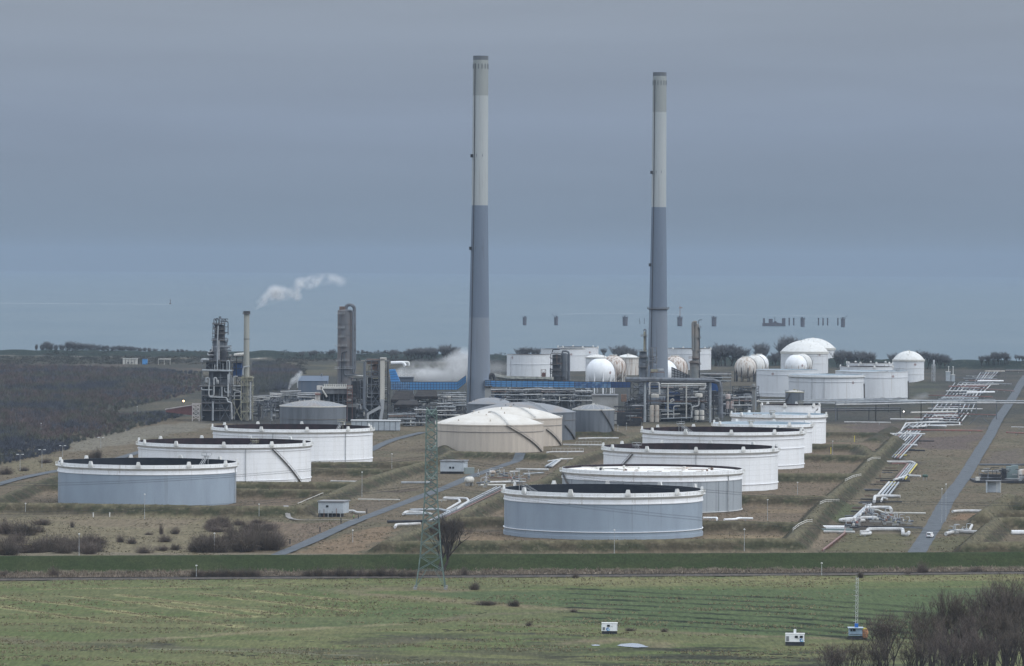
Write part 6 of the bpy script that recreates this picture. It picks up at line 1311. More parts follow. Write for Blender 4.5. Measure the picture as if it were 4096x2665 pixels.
pipeline('white pipe loop under the square one', zI, [(960, 948), (1040, 946), (1048, 932), (1010, 926)], .6, pipew)
pipeline('sloping red rusty pipe with ribs beside the front bund', zI, [(630, 1088), (820, 940), (826, 900)], .38, RP)
b = MB()
for i in range(14):
    p = G(zI(650 + 12 * i, 1080 - 9.6 * i), 0); b.box((p.x + .8, p.y, .5), (1.6, .35, .9))
o = thing('pipe_bracket', 'row of reddish pipe brackets beside the sloping red pipe', 'bracket row', G(zI(650, 1080))); b2 = MB(); b2.v = [tuple(Vector(v) - o.location) for v in b.v]; b2.f = b.f; b2.build('bracket', rust, o)
for lb, pts, r, m_ in (('dark culvert beam at the top of the corridor', [(1180, 136), (1600, 140)], .4, dark), ('dark culvert beam below the white crossing pipe', [(1090, 216), (1520, 222)], .5, dark), ('white crossing pipe over the corridor', [(1230, 172), (1452, 176)], .75, pipew), ('dark beam by the corridor bend', [(1130, 482), (1390, 486)], .45, dark), ('dark beam under the flanged loop', [(960, 668), (1320, 668)], .35, dark), ('dark beam in front of the pump yard', [(560, 878), (1500, 886)], .22, dark),
    ('bright yellow barrier pipe beside the corridor', [(1250, 262), (1362, 263)], .3, yellow), ('yellow pipe gate over the short stretch', [(1178, 524), (1280, 522)], .22, yellow), ('short yellow cross pipe above the short stretch', [(1210, 496), (1268, 496)], .22, yellow)):
    pipeline(lb, zI, pts, r, m_, .8 if m_ is not dark else .5)
# upper corridor
bundle('corridor stretch under the long pale rack', zD, (1560, 862), (1885, 862), (1610, 805), (1935, 800), 11, .42, PB + [RP], 'corridor pipes under the pale rack')
bundle('corridor stretch between red and white cross pipes', zD, (1420, 925), (1600, 912), (1480, 880), (1640, 880), 6, .42, PB, 'corridor pipes between cross pipes')
bundle('middle corridor stretch behind the steam wisp', zD, (1700, 715), (1990, 712), (1770, 645), (2040, 640), 11, .42, PB, 'corridor pipes behind the steam wisp')
bundle('upper corridor stretch with red cross pipe', zD, (1770, 640), (2050, 640), (1830, 560), (2130, 560), 10, .4, PB, 'corridor pipes at the red cross pipe')
bundle('farthest corridor stretch below the sea dike', zD, (1990, 548), (2110, 535), (2035, 478), (2170, 474), 7, .45, PB, 'farthest corridor pipes')
bundle('corridor stretch before the red long cross pipe', zD, (1330, 1000), (1500, 985), (1400, 945), (1560, 940), 7, .45, PB, 'corridor pipes before the long red pipe')
bundle('corridor stretch behind the pale rack', zD, (1640, 795), (1960, 790), (1700, 722), (1990, 716), 9, .42, PB, 'corridor pipes behind the pale rack')
pipeline('white pipe crossing the bund right of the big grey tank', zH, [(1810, 738), (1920, 738), (1920, 752)], .45, white, 1.2)
pipeline('white pipe at the foot of the ribbed grey tank', zH, [(1975, 752), (2070, 748), (2085, 740), (2205, 742)], .45, white, 1.2)
CR = [((1660, 770), (2050, 768), .4, pipew, 'long upper white'), ((1480, 880), (1700, 868), .5, pipew, 'left bent white'), ((1760, 625), (2000, 622), .45, pipew, 'middle white'), ((1850, 575), (2180, 572), .4, pipew, 'far long white'), ((1720, 680), (2010, 676), .5, pipeg, 'middle grey'), ((1580, 835), (1880, 838), .4, RP, 'dull red under the rack'), ((1315, 850), (1570, 852), .6, pipew, 'white'), ((1620, 848), (1732, 846), .55, pipew, 'short white'), ((1450, 934), (2052, 942), .55, redp, 'long red'), ((1315, 966), (1592, 968), .55, pipew, 'white lower'), ((1780, 590), (2090, 588), .65, RP, 'upper dull red'), ((1925, 636), (2145, 634), .75, white, 'thick white'), ((2010, 546), (2215, 545), .8, white, 'thick far white'), ((2070, 468), (2390, 468), .6, dirtyw, 'farthest pinkish'), ((1620, 660), (2130, 672), .45, RP, 'thin brownish'), ((1700, 690), (2150, 694), .4, pipeg, 'thin grey'), ((1990, 714), (2160, 710), .7, pipew, 'white stubby'), ((1480, 797), (1850, 790), .6, offw, 'off white'), ((1660, 822), (1850, 820), .6, pipew, 'white flanged'), ((1600, 802), (2160, 816), .42, RP, 'lower dull red'), ((1870, 556), (2280, 570), .4, pipeg, 'far grey'), ((1940, 600), (2300, 626), .4, RP, 'far thin red'), ((1600, 716), (1900, 712), .4, pipew, 'thin white'), ((1640, 900), (1760, 904), .55, white, 'short bright white'), ((950, 872), (1320, 876), .4, pipew, 'long thin white'), ((1900, 525), (2160, 530), .35, pipeg, 'upper thin grey'), ((1820, 520), (2000, 522), .3, steel, 'upper steel'), ((2240, 955), (2400, 962), .5, redp, 'right edge red'), ((2280, 912), (2400, 914), .35, pipew, 'right edge white')]
for a, c, r, m_, w_ in CR: pipeline(f'{w_} cross pipe over the upper corridor', zD, [a, c], r, m_, 1.6)
pipeline('white rectangular loop pipe in the upper corridor', zD, [(1400, 946), (1440, 882), (1720, 872), (1868, 876), (1868, 896), (1640, 900), (1560, 902)], .5, pipew, 1.6)
pipeline('second white bent pipe left of the rectangular loop', zD, [(1325, 975), (1400, 958), (1420, 970), (1440, 955), (1590, 968)], .45, pipew, 1.2)
pipeline('white corner pipe beside the rectangular loop', zD, [(1480, 910), (1590, 908), (1600, 890)], .45, pipew, 1.4)
for i in range(60):
    y = 478 + 420 * (i + rnd.random()) / 60; xc = 2090 - (y - 478) * 1.02 + rnd.uniform(-60, 60); w_ = rnd.uniform(60, 230) * (.6 + .5 * (y - 478) / 420)
    pipeline('thin pipe lying across the pipe corridor among many others', zD, [(xc - w_, y + rnd.uniform(-3, 3)), (xc + w_ * rnd.uniform(.5, 1.1), y + rnd.uniform(-3, 3))], rnd.uniform(.2, .4), [steel, dark, RP, pipeg, dark, pipew][i % 6], rnd.uniform(.6, 1.6), 'thin cross pipes in the pipe corridor')
for i in range(26):
    f = (i + rnd.random()) / 26; q = (620 + (1330 - 620) * (1 - f) + rnd.uniform(-30, 30), 930 - 840 * (1 - f)); q = (zI(840, 900)[0] + (zI(1420, 90)[0] - zI(840, 900)[0]) * f, zI(840, 900)[1] + (zI(1420, 90)[1] - zI(840, 900)[1]) * f); s_ = rnd.uniform(18, 46)
    pipeline('short dark sleeper beam under the lower corridor pipes', lambda x, y: (x, y), [(q[0] - s_, q[1] + 2), (q[0] + s_, q[1] + 3)], rnd.uniform(.2, .35), [dark, rust, dark, steel][i % 4], .45, 'sleeper beams under the lower corridor pipes', False)
# long pale pipe rack across the right half
def rack(label, conv, pts, zt, npipe, step=22, mats=(pipeg, GPIPE, pipew), r=.45, wd=3.0, m_=steel):
    w_ = [G(conv(*p)) for p in pts]; o = w_[0].copy(); root = thing('pipe_bridge', label, 'pipe bridge', (o.x, o.y, 0), 'overhead pipe racks'); b = MB(); lo = [p - o for p in w_]
    for a, c in zip(lo[:-1], lo[1:]):
        n = max(1, int((c - a).length / step))
        for i in range(n + 1):
            p = a.lerp(c, i / n)
            for d in (-wd / 2, wd / 2): b.bar((p.x, p.y + d, -.2), (p.x, p.y + d, zt), .2)
            b.bar((p.x, p.y - wd / 2, zt - .5), (p.x, p.y + wd / 2, zt - .5), .18); b.bar((p.x, p.y - wd / 2, zt - 2), (p.x, p.y + wd / 2, zt - 2), .18)
        for d in (-wd / 2, wd / 2): b.bar(a + Vector((0, d, zt - .5)), c + Vector((0, d, zt - .5)), .16); b.bar(a + Vector((0, d, zt - 2)), c + Vector((0, d, zt - 2)), .12)
    b.build('frame', m_, root)
    for k in range(npipe):
        d = -wd / 2 + wd * k / max(1, npipe - 1); z = zt - (.1 if k % 2 else 1.6)
        MB().tube([p + Vector((0, d, z)) for p in lo], r * rnd.uniform(.7, 1.15), 7).build('pipe', mats[k % len(mats)], root, True)
rack('long pale pipe bridge on posts crossing the whole corridor and the road', zD, [(880, 868), (1200, 862), (1560, 852), (2460, 852)], 13.5, 4, 28, (pipew, pipeg, pipew, GPIPE))
rack('pipe bridge behind the long pale one, ending at the corridor', zD, [(620, 800), (1300, 792), (2000, 800)], 9, 4, 30)
rack('low dark pipe bridge right of the small white tanks', zD, [(640, 860), (1395, 852)], 8.5, 3, 24, (dark, steel, pipeg), .4, 3, dark)
rack('low pipe bridge in front of the wind girder tank', zD, [(250, 745), (700, 745), (1450, 730)], 5, 5, 26, (pipew, pipeg, steel))
rack('far pipe bridge over the road at the frame edge', zD, [(2230, 545), (2460, 545)], 11, 3, 30, (dark, steel), .4, 3, stair_m)
u = Unit('brace_frame', 'pair of slanting braces beside the road under the pale pipe bridge', 'brace', zD(2010, 0)[0], 2960)
b = MB(); b.bar(u.L(zD(1940, 895)), u.L(zD(2030, 815)), .2); b.bar(u.L(zD(2030, 815)), u.L(zD(2110, 895)), .2); b.bar(u.L(zD(1930, 830)), u.L(zD(2150, 832)), .15); b.build('brace', steel, u.root)
# pipes of the central yard
bundle('central pipe run beside the lattice pylon', zG, (1420, 662), (1535, 640), (1955, 392), (2045, 392), 4, .27, [pipeg, GPIPE, steel, RP], 'central yard pipes')
for lb, pts, r, m_ in (('white U shaped pipe at the upper end of the central run', [(1560, 575), (1668, 512), (1655, 490), (1535, 486), (1545, 478), (1690, 482)], .55, pipew), ('second U shaped pipe right of the first', [(1640, 570), (1735, 505), (1720, 484), (1620, 480)], .55, pipew), ('thick pale pipe crossing by the pylon leg', [(1270, 575), (1500, 570), (1590, 590)], .55, GPIPE), ('white bent pipe left of the pylon leg', [(1215, 608), (1240, 590), (1350, 592), (1440, 610)], .6, pipew), ('grey pipe under the white bent one', [(1230, 608), (1420, 604)], .5, pipeg), ('dark beam below the central pipes', [(1090, 668), (1400, 664)], .6, dark), ('white pipe curling at the lowest central end', [(1150, 712), (1160, 692), (1350, 684)], .6, pipew),
    ('pale pipe along the bund toward the pylon', [(1200, 358), (1440, 358)], .55, pipeg), ('thin pale rail pipe in the dry yard', [(858, 490), (1190, 494)], .25, offw), ('thin yellowish pipe right of the pylon', [(1480, 498), (1560, 498)], .2, offw), ('white pipe leaving the grey pump house', [(785, 582), (820, 582), (850, 596), (915, 596)], .5, pipew), ('pale pipe along the tank foot', [(640, 346), (850, 350)], .35, pipew),
    ('yellowish pipe beside the white vessel', [(1830, 378), (2030, 378)], .5, offw), ('white pipe above the yellowish one', [(1880, 356), (2130, 350)], .55, pipew), ('white pipe behind the central pumps', [(2110, 252), (2370, 256)], .6, pipew), ('grey pipe behind the central pumps', [(2170, 290), (2330, 280)], .5, pipeg), ('pale pipe bend behind the pumps', [(2060, 272), (2140, 268)], .4, pipew), ('dark pipe across the central yard', [(1860, 318), (2200, 322)], .35, rust)):
    pipeline(lb, zG, pts, r, m_)
bundle('central run behind the rusty roofed tank', zH, (560, 330), (610, 330), (660, 272), (690, 268), 4, .5, PB, 'pipes behind the rusty roofed tank')
for lb, pts, r in (('white pipe at the foot of the front beige tank', [(570, 218), (610, 214), (860, 212)], .4), ('white pipe with posts behind the front beige tank', [(700, 156), (800, 158), (1015, 160)], .45), ('white pipe before the curved stair tank', [(820, 108), (940, 104), (1140, 104)], .45), ('pale pipe rack stub left of the third right row tank', [(580, 288), (680, 272), (790, 268)], .4)):
    pipeline(lb, zH, pts, r, pipew, 1.4)
for lb, x0, x1, y in (('white railing on the beige tank pipe', 615, 860, 214), ('white railing before the middle tanks', 800, 1000, 158)):
    u = Unit('handrail', lb, 'handrail', zH(x0, 0)[0], G(zH((x0 + x1) / 2, y)).y - 1.5); b = MB(); n = 8
    for i in range(n + 1): p = G(zH(x0 + (x1 - x0) * i / n, y)); b.bar((p.x - u.X, 0, 0), (p.x - u.X, 0, 2.2), .08)
    p, q = G(zH(x0, y)), G(zH(x1, y)); b.bar((p.x - u.X, 0, 2.2), (q.x - u.X, 0, 2.2), .1); b.build('rail', pipew, u.root)
# pipes at the right edge
for lb, pts, r, m_ in (('white pipe entering the mound at the right edge', [(1760, 752), (1840, 746), (2085, 748)], .65, pipew), ('white pipe with a raised elbow at the right edge', [(1905, 918), (1935, 858), (2020, 858)], .55, pipew), ('white pipe with valves passing under the right mound', [(1700, 946), (1790, 922), (1990, 932)], .75, pipew), ('white pipe leaving the right mound at the frame edge', [(2270, 934), (2440, 934)], 1.0, white), ('pale edge pipe of the orange sand pit', [(1970, 824), (2060, 830)], .25, offw)):
    pipeline(lb, zI, pts, r, m_)
# handrails running over the bund corners
for k, (p0, p1) in enumerate((((1020, 398), (1135, 290)), ((825, 580), (965, 450)), ((608, 790), (775, 646)), ((372, 1010), (540, 858)))):
    lb = ['handrail over the farthest bund corner by the corridor', 'handrail over the third bund corner by the corridor', 'handrail over the second bund corner by the corridor', 'handrail over the nearest bund corner by the corridor'][k]
    o = thing('handrail', lb, 'handrail', (0, 0, 0), 'bund handrails'); b = MB(); n = 7; pp = []
    for i in range(n + 1):
        f = i / n; p = G(zI(p0[0] + (p1[0] - p0[0]) * f, p0[1] + (p1[1] - p0[1]) * f), 3.5 * f); p.z = max(0, ground_z(p.x, p.y)); pp.append(p); b.bar(p, p + Vector((0, 0, 1.2)), .07)
    b.tube([p + Vector((0, 0, 1.2)) for p in pp], .13, 4); b.tube([p + Vector((0, 0, .5)) for p in pp], .12, 4)
    o.location = pp[0]; b.v = [tuple(Vector(v) - pp[0]) for v in b.v]; b.build('rail', offw, o)
for k, (p0, p1) in enumerate((((380, 560), (580, 495)),)):
    o = thing('handrail', 'pale handrail over the bund beside the grey pump house', 'handrail', (0, 0, 0)); b = MB(); pp = []
    for i in range(8): p = G(zG(p0[0] + (p1[0] - p0[0]) * i / 7, p0[1] + (p1[1] - p0[1]) * i / 7), 2); p.z = max(0, ground_z(p.x, p.y)); pp.append(p); b.bar(p, p + Vector((0, 0, 1.2)), .07)
    b.tube([p + Vector((0, 0, 1.2)) for p in pp], .14, 4); o.location = pp[0]; b.v = [tuple(Vector(v) - pp[0]) for v in b.v]; b.build('rail', offw, o)
# pump yards: many little pumps, valves and frames
def pump(label, p, s, m_, rz, grp):
    o = thing('pump', label, 'pump', (p.x, p.y, 0), grp, rz); b = MB(); b.lathe([(.02, 1.1), (.5 * s, 1.0), (.62 * s, 1.4), (.5 * s, 1.9), (.02, 2.0)], 12); b.build('casing', m_, o, True)
    MB().box((0, 0, .35), (2.6 * s, 1.3 * s, .7)).build('plinth', concr, o); b = MB(); b.tube([(-1.9 * s, 0, 1.4), (-.4 * s, 0, 1.4)], .42 * s, 10); b.build('motor', greyt, o, True)
    b = MB(); b.tube(fillet([(0, 0, 1.6), (0, 0, 2.8 * s + .6), (1.6 * s, 0, 2.8 * s + .6)], .4), .16 * s, 6); b.build('riser', steel_l, o); b = MB(); b.lathe([(.3, 3.1 * s), (.34, 3.16 * s), (.3, 3.22 * s)], 10, (1.0 * s, 0)); b.build('handwheel', redp, o)
k = 0
for conv, x0, x1, y0, y1, n, what in ((zI, 960, 1100, 745, 800, 8, 'upper pump yard'), (zI, 1060, 1240, 800, 870, 12, 'middle pump yard'), (zI, 1250, 1390, 825, 880, 9, 'east pump yard'), (zI, 830, 960, 850, 900, 6, 'west pump yard'), (zG, 1790, 1900, 310, 400, 8, 'central yard near the white vessel'), (zG, 1900, 2080, 290, 345, 9, 'central yard behind the vessel'), (zG, 2050, 2220, 300, 390, 8, 'central yard by the black tank'), (zI, 1330, 1380, 445, 470, 2, 'corridor bend'), (zI, 1760, 1900, 920, 950, 5, 'right edge pipe end')):
    for i in range(n):
        p = G(conv(rnd.uniform(x0, x1), rnd.uniform(y0, y1)))
        pump(f'small pump with riser in the {what}', p, rnd.uniform(.7, 1.2), rnd.choice([rust, steel, steel_l, offw, olivp, redp if i % 3 == 0 else steel]), rnd.choice((0, 1.57, 3.14)), f'pumps of the {what}')
def hdrum(label, conv, x0, x1, y, rpx, m_, leg=True, ang=0):
    p = G(conv((x0 + x1) / 2, y)); u = Unit('storage_drum', label, 'storage drum', conv((x0 + x1) / 2, 0)[0], p.y); r = rpx * p.y / FPX; q = u.L(conv(x0, y)); w_ = u.L(conv(x1, y)); z = r + 1.4; L_ = (w_.x - q.x)
    c, s_ = cos(ang), sin(ang); a = Vector((-L_ / 2 * c, -L_ / 2 * s_, z)); e = Vector((L_ / 2 * c, L_ / 2 * s_, z)); d = (e - a).normalized(); uu = Vector((0, 0, 1)); w2 = d.cross(uu); n = 18; st = [(0, .05), (.12 * r, .45), (.35 * r, .8), (.7 * r, 1), (L_ - .7 * r, 1), (L_ - .35 * r, .8), (L_ - .12 * r, .45), (L_, .05)]
    MB().loft([[a + d * x + (uu * cos(2 * pi * j / n) + w2 * sin(2 * pi * j / n)) * k_ * r for j in range(n)] for x, k_ in st]).build('shell', m_, u.root, True)
    for f in (.25, .75): pp = a.lerp(e, f); MB().box((pp.x, pp.y, .8), (.4, r * 1.4, 1.6), ang).build('saddle', concr, u.root)
hdrum('round ended white vessel on saddles in the central yard', zG, 1697, 1790, 385, 13, offw, True, .9); hdrum('small white tank box at the road side of the central yard', zG, 1900, 1952, 312, 7, dirtyw); hdrum('dark green drum lying right of the corridor', zI, 1500, 1552, 480, 6, mat('dark_green_paint', (.06, .10, .08), .6))
hdrum('yellowish drum in the little house by the right edge skid', zI, 2100, 2165, 560, 10, olivp)
u = Unit('gauge_hut', 'grey walled open hut with a yellowish drum near the right edge', 'hut', zI(2120, 0)[0], G(zI(2120, 590)).y + 4)
u.box('back_wall', zI(2055, 490), zI(2180, 580), 0, .4, shedm, True); u.box('roof', zI(2052, 484), zI(2184, 492), -3.5, .8, greyroof); u.box('side_wall', zI(2055, 490), zI(2062, 580), -3, 0, shedm, True); u.posts([zI(x, 0)[0] for x in (2145, 2178)], zI(0, 490)[1], 0, (-3.2,), .15, offw)
# equipment skid at the right edge
u = Unit('equipment_skid', 'dark skid of pumps, pipes and pale boxes at the right edge by the road', 'equipment skid', zI(2180, 0)[0], G(zI(2180, 500)).y + 6)
u.box('base', zI(1955, 485), zI(2420, 500), -12, 16, dark, True); 
for x0, x1, y0, y1, m_, d in ((2230, 2290, 360, 410, mat('green_grey_box', (.20, .25, .25), .6), 4), (2275, 2330, 352, 405, mat('green_grey_box', (.20, .25, .25), .6), 5), (1965, 1995, 455, 495, offw, -11), (2190, 2225, 380, 450, dark, 2), (2010, 2180, 430, 470, dark, 0), (2330, 2420, 395, 480, concr, -2)): u.box('equipment_box', zI(x0, y0), zI(x1, y1), d, d + 4, m_, True)
u.box('white_panel', zI(2015, 395), zI(2160, 408), 0, 2, pipew); u.pipe([zI(1990, 345), zI(2420, 345)], .5, greyt, 14); u.pipe([zI(2300, 570), zI(2340, 565), zI(2350, 455), zI(2420, 450)], .9, pipeg, -10); u.vessel('vessel', *[zI(x, 0)[0] for x in (2330, 2400)], zI(0, 385)[1], zI(0, 470)[1], dirtyw, -6, .3)
tangle(u, zI, 1990, 2400, 370, 560, 30, (-12, 8), MX + [steel_l], (.12, .3), 131, 8)
# ------------------------------------------------------------------ sheds, lamps, people, vehicles
def pump_house(label, conv, x0, x1, xs, y0, y1, ylow):
    p = G(conv((x0 + x1) / 2, ylow)); u = Unit('pump_house', label, 'shed', conv((x0 + x1) / 2, 0)[0], p.y); a, b_ = u.L(conv(x0, y0)), u.L(conv(x1, y1)); dp = 9; zt = a.z; zl = u.L(conv(x0, y1)).z
    MB().prism([(a.x, 0), (b_.x, 0), (b_.x + 2.2, dp), (a.x + 2.2, dp)], zl, zt).build('wall', shedm, u.root); MB().prism([(a.x - .4, -.5), (b_.x + .5, -.5), (b_.x + 2.8, dp + .4), (a.x + 1.8, dp + .4)], zt + .01, zt + .5).build('roof', greyroof, u.root)
    MB().box(((a.x + b_.x) / 2, dp / 2, zl / 2 - .1), (b_.x - a.x, dp - 2, zl + .2)).build('plinth', dark, u.root); return u, a, b_, zt, zl
u, a, b_, zt, zl = pump_house('grey clad pump house on dark legs with one small window', zG, 542, 738, 785, 512, 602, 632)
MB().box((a.x + (b_.x - a.x) * .36, -.05, zl + (zt - zl) * .62), (1.1, .2, .9)).build('window', glass, u.root)
for i in range(6): x = a.x + (b_.x - a.x) * (i + .4) / 6; MB().tube([(x, -.7, -.1), (x, -.7, zl + rnd.uniform(.8, 2.2))], .16, 6).build('pipe_riser', [steel, rust, steel_l][i % 3], u.root)
u, a, b_, zt, zl = pump_house('grey clad pump house with two small dark windows beside the pylon', zG, 1510, 1692, 1718, 190, 270, 290)
for f in (.43, .56): MB().box((a.x + (b_.x - a.x) * f, -.05, zl + (zt - zl) * .38), (1.0, .2, 1.0)).build('window', glass, u.root)
u.box('annex', zG(1700, 240), zG(1780, 285), 1, 4, mat('annex_grey', (.25, .29, .28), .6), True)
def lamp(label, base, top, kind, grp, m_=steel_l):
    p = G(base); h = max(4, V(top, p.y).z); o = thing('lamp_post', label, 'lamp post', (p.x, p.y, max(0, ground_z(p.x, p.y)) - .1), grp); h -= o.location.z
    MB().tube([(0, 0, 0), (0, 0, h)], .13, 6, .07).build('pole', m_, o)
    if kind == 2:
        for s in (-1, 1):
            MB().tube([(0, 0, h - .1), (s * 1.0, 0, h + .15)], .07, 5).build('arm', m_, o); MB().box((s * 1.35, 0, h + .15), (1.1, .5, .28)).build('lamp_head', white, o)
    else: MB().lathe([(.05, h), (.32, h + .1), (.34, h + .38), (.05, h + .5)], 12).build('lamp_head', white2, o)
LG_ = 'lamp posts on the site'
for i, (b0, t0, kd, lb) in enumerate(((zE(207, 1505), zE(206, 1340), 2, 'double headed lamp post at the left road, first'), (zE(433, 1470), zE(435, 1292), 2, 'double headed lamp post at the left road, middle one'), (zE(646, 1362), zE(646, 1250), 2, 'double headed lamp post right above the near grey tank rim'), (zE(1040, 1270), zE(1046, 1166), 2, 'double headed lamp post above the round bush'), (zE(424, 1130), zE(427, 1022), 1, 'ball topped lamp post against the wood, left'), (zE(1010, 975), zE(1013, 922), 1, 'ball topped lamp post against the wood, right'), (zE(1417, 930), zE(1418, 846), 1, 'small lamp post by the wood path'),
    (zF(627, 945), zF(627, 772), 1, 'lamp post beside the left thicket'), (zF(1700, 908), zF(1697, 766), 1, 'lamp post before the dark thicket'), (zF(1147, 645), zF(1145, 456), 1, 'thin lamp post before the grey tank wall'), (zF(2055, 640), zF(2055, 535), 1, 'thin lamp post by the bund path'), (zF(202, 612), zF(200, 530), 1, 'thin lamp post at the left bund'), (zG(888, 475), zG(889, 280), 1, 'thin lamp post before the white tank stair'), (zG(1125, 270), zG(1123, 135), 1, 'thin lamp post behind the bund corner'), (zG(815, 830), zG(816, 742), 1, 'small lamp post between the road and central pipes'), (zH(1105, 1025), zH(1104, 840), 1, 'lamp post before the big grey tank wall'), (zH(2136, 1010), zH(2137, 834), 1, 'lamp post right of the big grey tank'), (zI(152, 830), zI(152, 655), 1, 'thin lamp post behind the ribbed grey tank'), (zI(718, 270), zI(718, 145), 1, 'thin lamp post at the far bund'), (zI(412, 605), zI(410, 505), 1, 'thin lamp post on the third bund'), (zC(490, 1235), zC(490, 1195), 1, 'small lamp before the process block, right'), (zC(408, 1255), zC(408, 1208), 1, 'small lamp before the process block, left'), (zI(1665, 850), zI(1663, 560), 1, 'tall thin pole left of the road bend'), (zI(1701, 840), zI(1700, 520), 1, 'tallest thin pole at the road bend'), (zJ(1335, 190), zJ(1335, 135), 1, 'pale post beside the left dike hedge'), (zL(1000, 172), zL(1000, 110), 1, 'pale post at the railway'))):
    lamp(lb, b0, t0, kd, LG_)
# lit lamps
lit_m = bpy.data.materials.new('lit_lamp'); lit_m.use_nodes = True; b = lit_m.node_tree.nodes['Principled BSDF']; b.inputs['Emission Color'].default_value = (1, .62, .3, 1); b.inputs['Emission Strength'].default_value = 14
lit_w = bpy.data.materials.new('lit_white_lamp'); lit_w.use_nodes = True; b = lit_w.node_tree.nodes['Principled BSDF']; b.inputs['Emission Color'].default_value = (1, .95, .9, 1); b.inputs['Emission Strength'].default_value = 4
for base, top, m_, lb in ((zE(1895, 850), zE(1895, 793), lit_m, 'lamp post with a glowing orange lamp at the wood edge'), (zO(1335, 700), zO(1335, 650), lit_w, 'small white lit lamp under the long pipe bridge')):
    p = G(base); h = max(2, V(top, p.y).z); o = thing('lamp_post', lb, 'lamp post', (p.x, p.y, 0)); MB().tube([(0, 0, 0), (0, 0, h)], .12, 6).build('pole', steel, o); MB().sphere((0, 0, h + .5), .48, 12).build('lamp_head', m_, o, True)
# white markers and posts along roads
for i, (q, lb) in enumerate(((zF(740, 632), 'white marker post before the left bund'), (zF(870, 630), 'second white marker post before the left bund'), (zG(555, 750), 'dark bollard beside the road'), (zG(722, 678), 'dark bollard at the road fork'), (zG(317, 845), 'dark bollard at the lower road'), (zG(927, 605), 'dark bollard beside the pump house pipe'), (zI(1130, 465), 'short brown post left of the corridor bend'), (zI(907, 148), 'yellow post on the far bund'), (zI(702, 252), 'small yellow post on the nearer bund'))):
    p = G(q); o = thing('marker_post', lb, 'post', (p.x, p.y, max(0, ground_z(p.x, p.y)))); c = [white2, white2, dark, dark, dark, dark, rust, yellow, yellow][i]; h = 3.6 if c is yellow else 1.7; b = MB(); b.cyl((0, 0), -.2, h, .22, 8); b.build('post', c, o); MB().cyl((0, 0), h, h + .2, .3, 8).build('cap', c, o)
# people
def person(label, p, hv, face):
    o = thing('person', label, 'person', (p.x, p.y, max(.05, ground_z(p.x, p.y)) + .05), None, face)
    J = {'pelvis': (0, 0, .96), 'chest': (0, .02, 1.32), 'neck': (0, .02, 1.52), 'head': (0, -.02, 1.66), 'top': (0, -.01, 1.78), 'kl': (.11, -.1, .5), 'fl': (.12, .02, .08), 'tl': (.13, -.16, .03), 'kr': (-.1, .02, .5), 'fr': (-.11, .22, .1), 'tr': (-.12, .06, .03), 'sl': (.2, .02, 1.44), 'el': (.27, .05, 1.16), 'hl': (.25, -.12, .92), 'sr': (-.2, .02, 1.44), 'er': (-.27, .06, 1.16), 'hr': (-.24, -.1, .93)}
    E = [('pelvis', 'chest'), ('chest', 'neck'), ('neck', 'head'), ('head', 'top'), ('pelvis', 'kl'), ('kl', 'fl'), ('fl', 'tl'), ('pelvis', 'kr'), ('kr', 'fr'), ('fr', 'tr'), ('chest', 'sl'), ('sl', 'el'), ('el', 'hl'), ('chest', 'sr'), ('sr', 'er'), ('er', 'hr')]
    RR = dict(pelvis=.16, chest=.17, neck=.065, head=.105, top=.07, kl=.075, fl=.05, tl=.04, kr=.075, fr=.05, tr=.04, sl=.075, el=.055, hl=.04, sr=.075, er=.055, hr=.04)
    names = list(J); me = bpy.data.meshes.new('body'); me.from_pydata([J[n] for n in names], [(names.index(a), names.index(b)) for a, b in E], [])
    ob = bpy.data.objects.new('body', me); COL.objects.link(ob); ob.parent = o; me.materials.append(mat('work_trousers', (.03, .033, .045), .9))
    md = ob.modifiers.new('skin', 'SKIN'); 
    for i, n in enumerate(names): me.skin_vertices[0].data[i].radius = (RR[n], RR[n])
    me.skin_vertices[0].data[0].use_root = True; sb = ob.modifiers.new('sub', 'SUBSURF'); sb.levels = sb.render_levels = 1
    MB().loft([[(x * sx, y * sx + .02, z) for x, y in ((-.21, -.14), (.21, -.14), (.24, 0), (.21, .15), (-.21, .15), (-.24, 0))] for z, sx in ((.86, 1.0), (1.1, .98), (1.35, 1.05), (1.5, .7))]).build('jacket', hv, o, True)
    MB().sphere((0, -.01, 1.74), .125, 12).build('helmet', white if hv is not dark else dark, o, True)
    MB().sphere((0, -.05, 1.65), .095, 12).build('face', mat('skin_tone', (.42, .27, .2), .6), o, True)
person('person in a bright green safety jacket walking near the pump house', G(zG(823, 650)), mat('hi_vis_green', (.35, .62, .12), .7), 1.2)
person('person in dark work clothes walking just behind the green jacket', G(zG(860, 648)), dark, 1.4)
# white van on the road, seen from behind
p = G(zI(1569, 985)); o = thing('parked_van', 'small white van seen from behind on the site road', 'van', (p.x, p.y + 2.4, .1), None, -.35)
body = []
for y, zt, hw in ((-2.3, 2.05, .92), (-2.2, 2.2, .95), (1.0, 2.2, .95), (1.6, 1.3, .93), (2.4, 1.05, .88)): body.append([(-hw, y, .4), (hw, y, .4), (hw, y, min(1.25, zt)), (hw * .9, y, zt), (-hw * .9, y, zt), (-hw, y, min(1.25, zt))])
MB().loft(body).build('body', white, o)
MB().box((0, -2.28, 1.62), (1.4, .08, .6)).build('rear_window', glass, o); MB().box((0, -2.33, .5), (1.8, .1, .25)).build('bumper', dark, o)
for sx in (-1, 1):
    MB().box((sx * .84, -2.27, 1.15), (.14, .1, .4)).build('tail_light', red, o)
    for yy in (-1.5, 1.5): MB().tube([(sx * .78, yy, .36), (sx * .98, yy, .36)], .36, 14).build('wheel', dark, o)
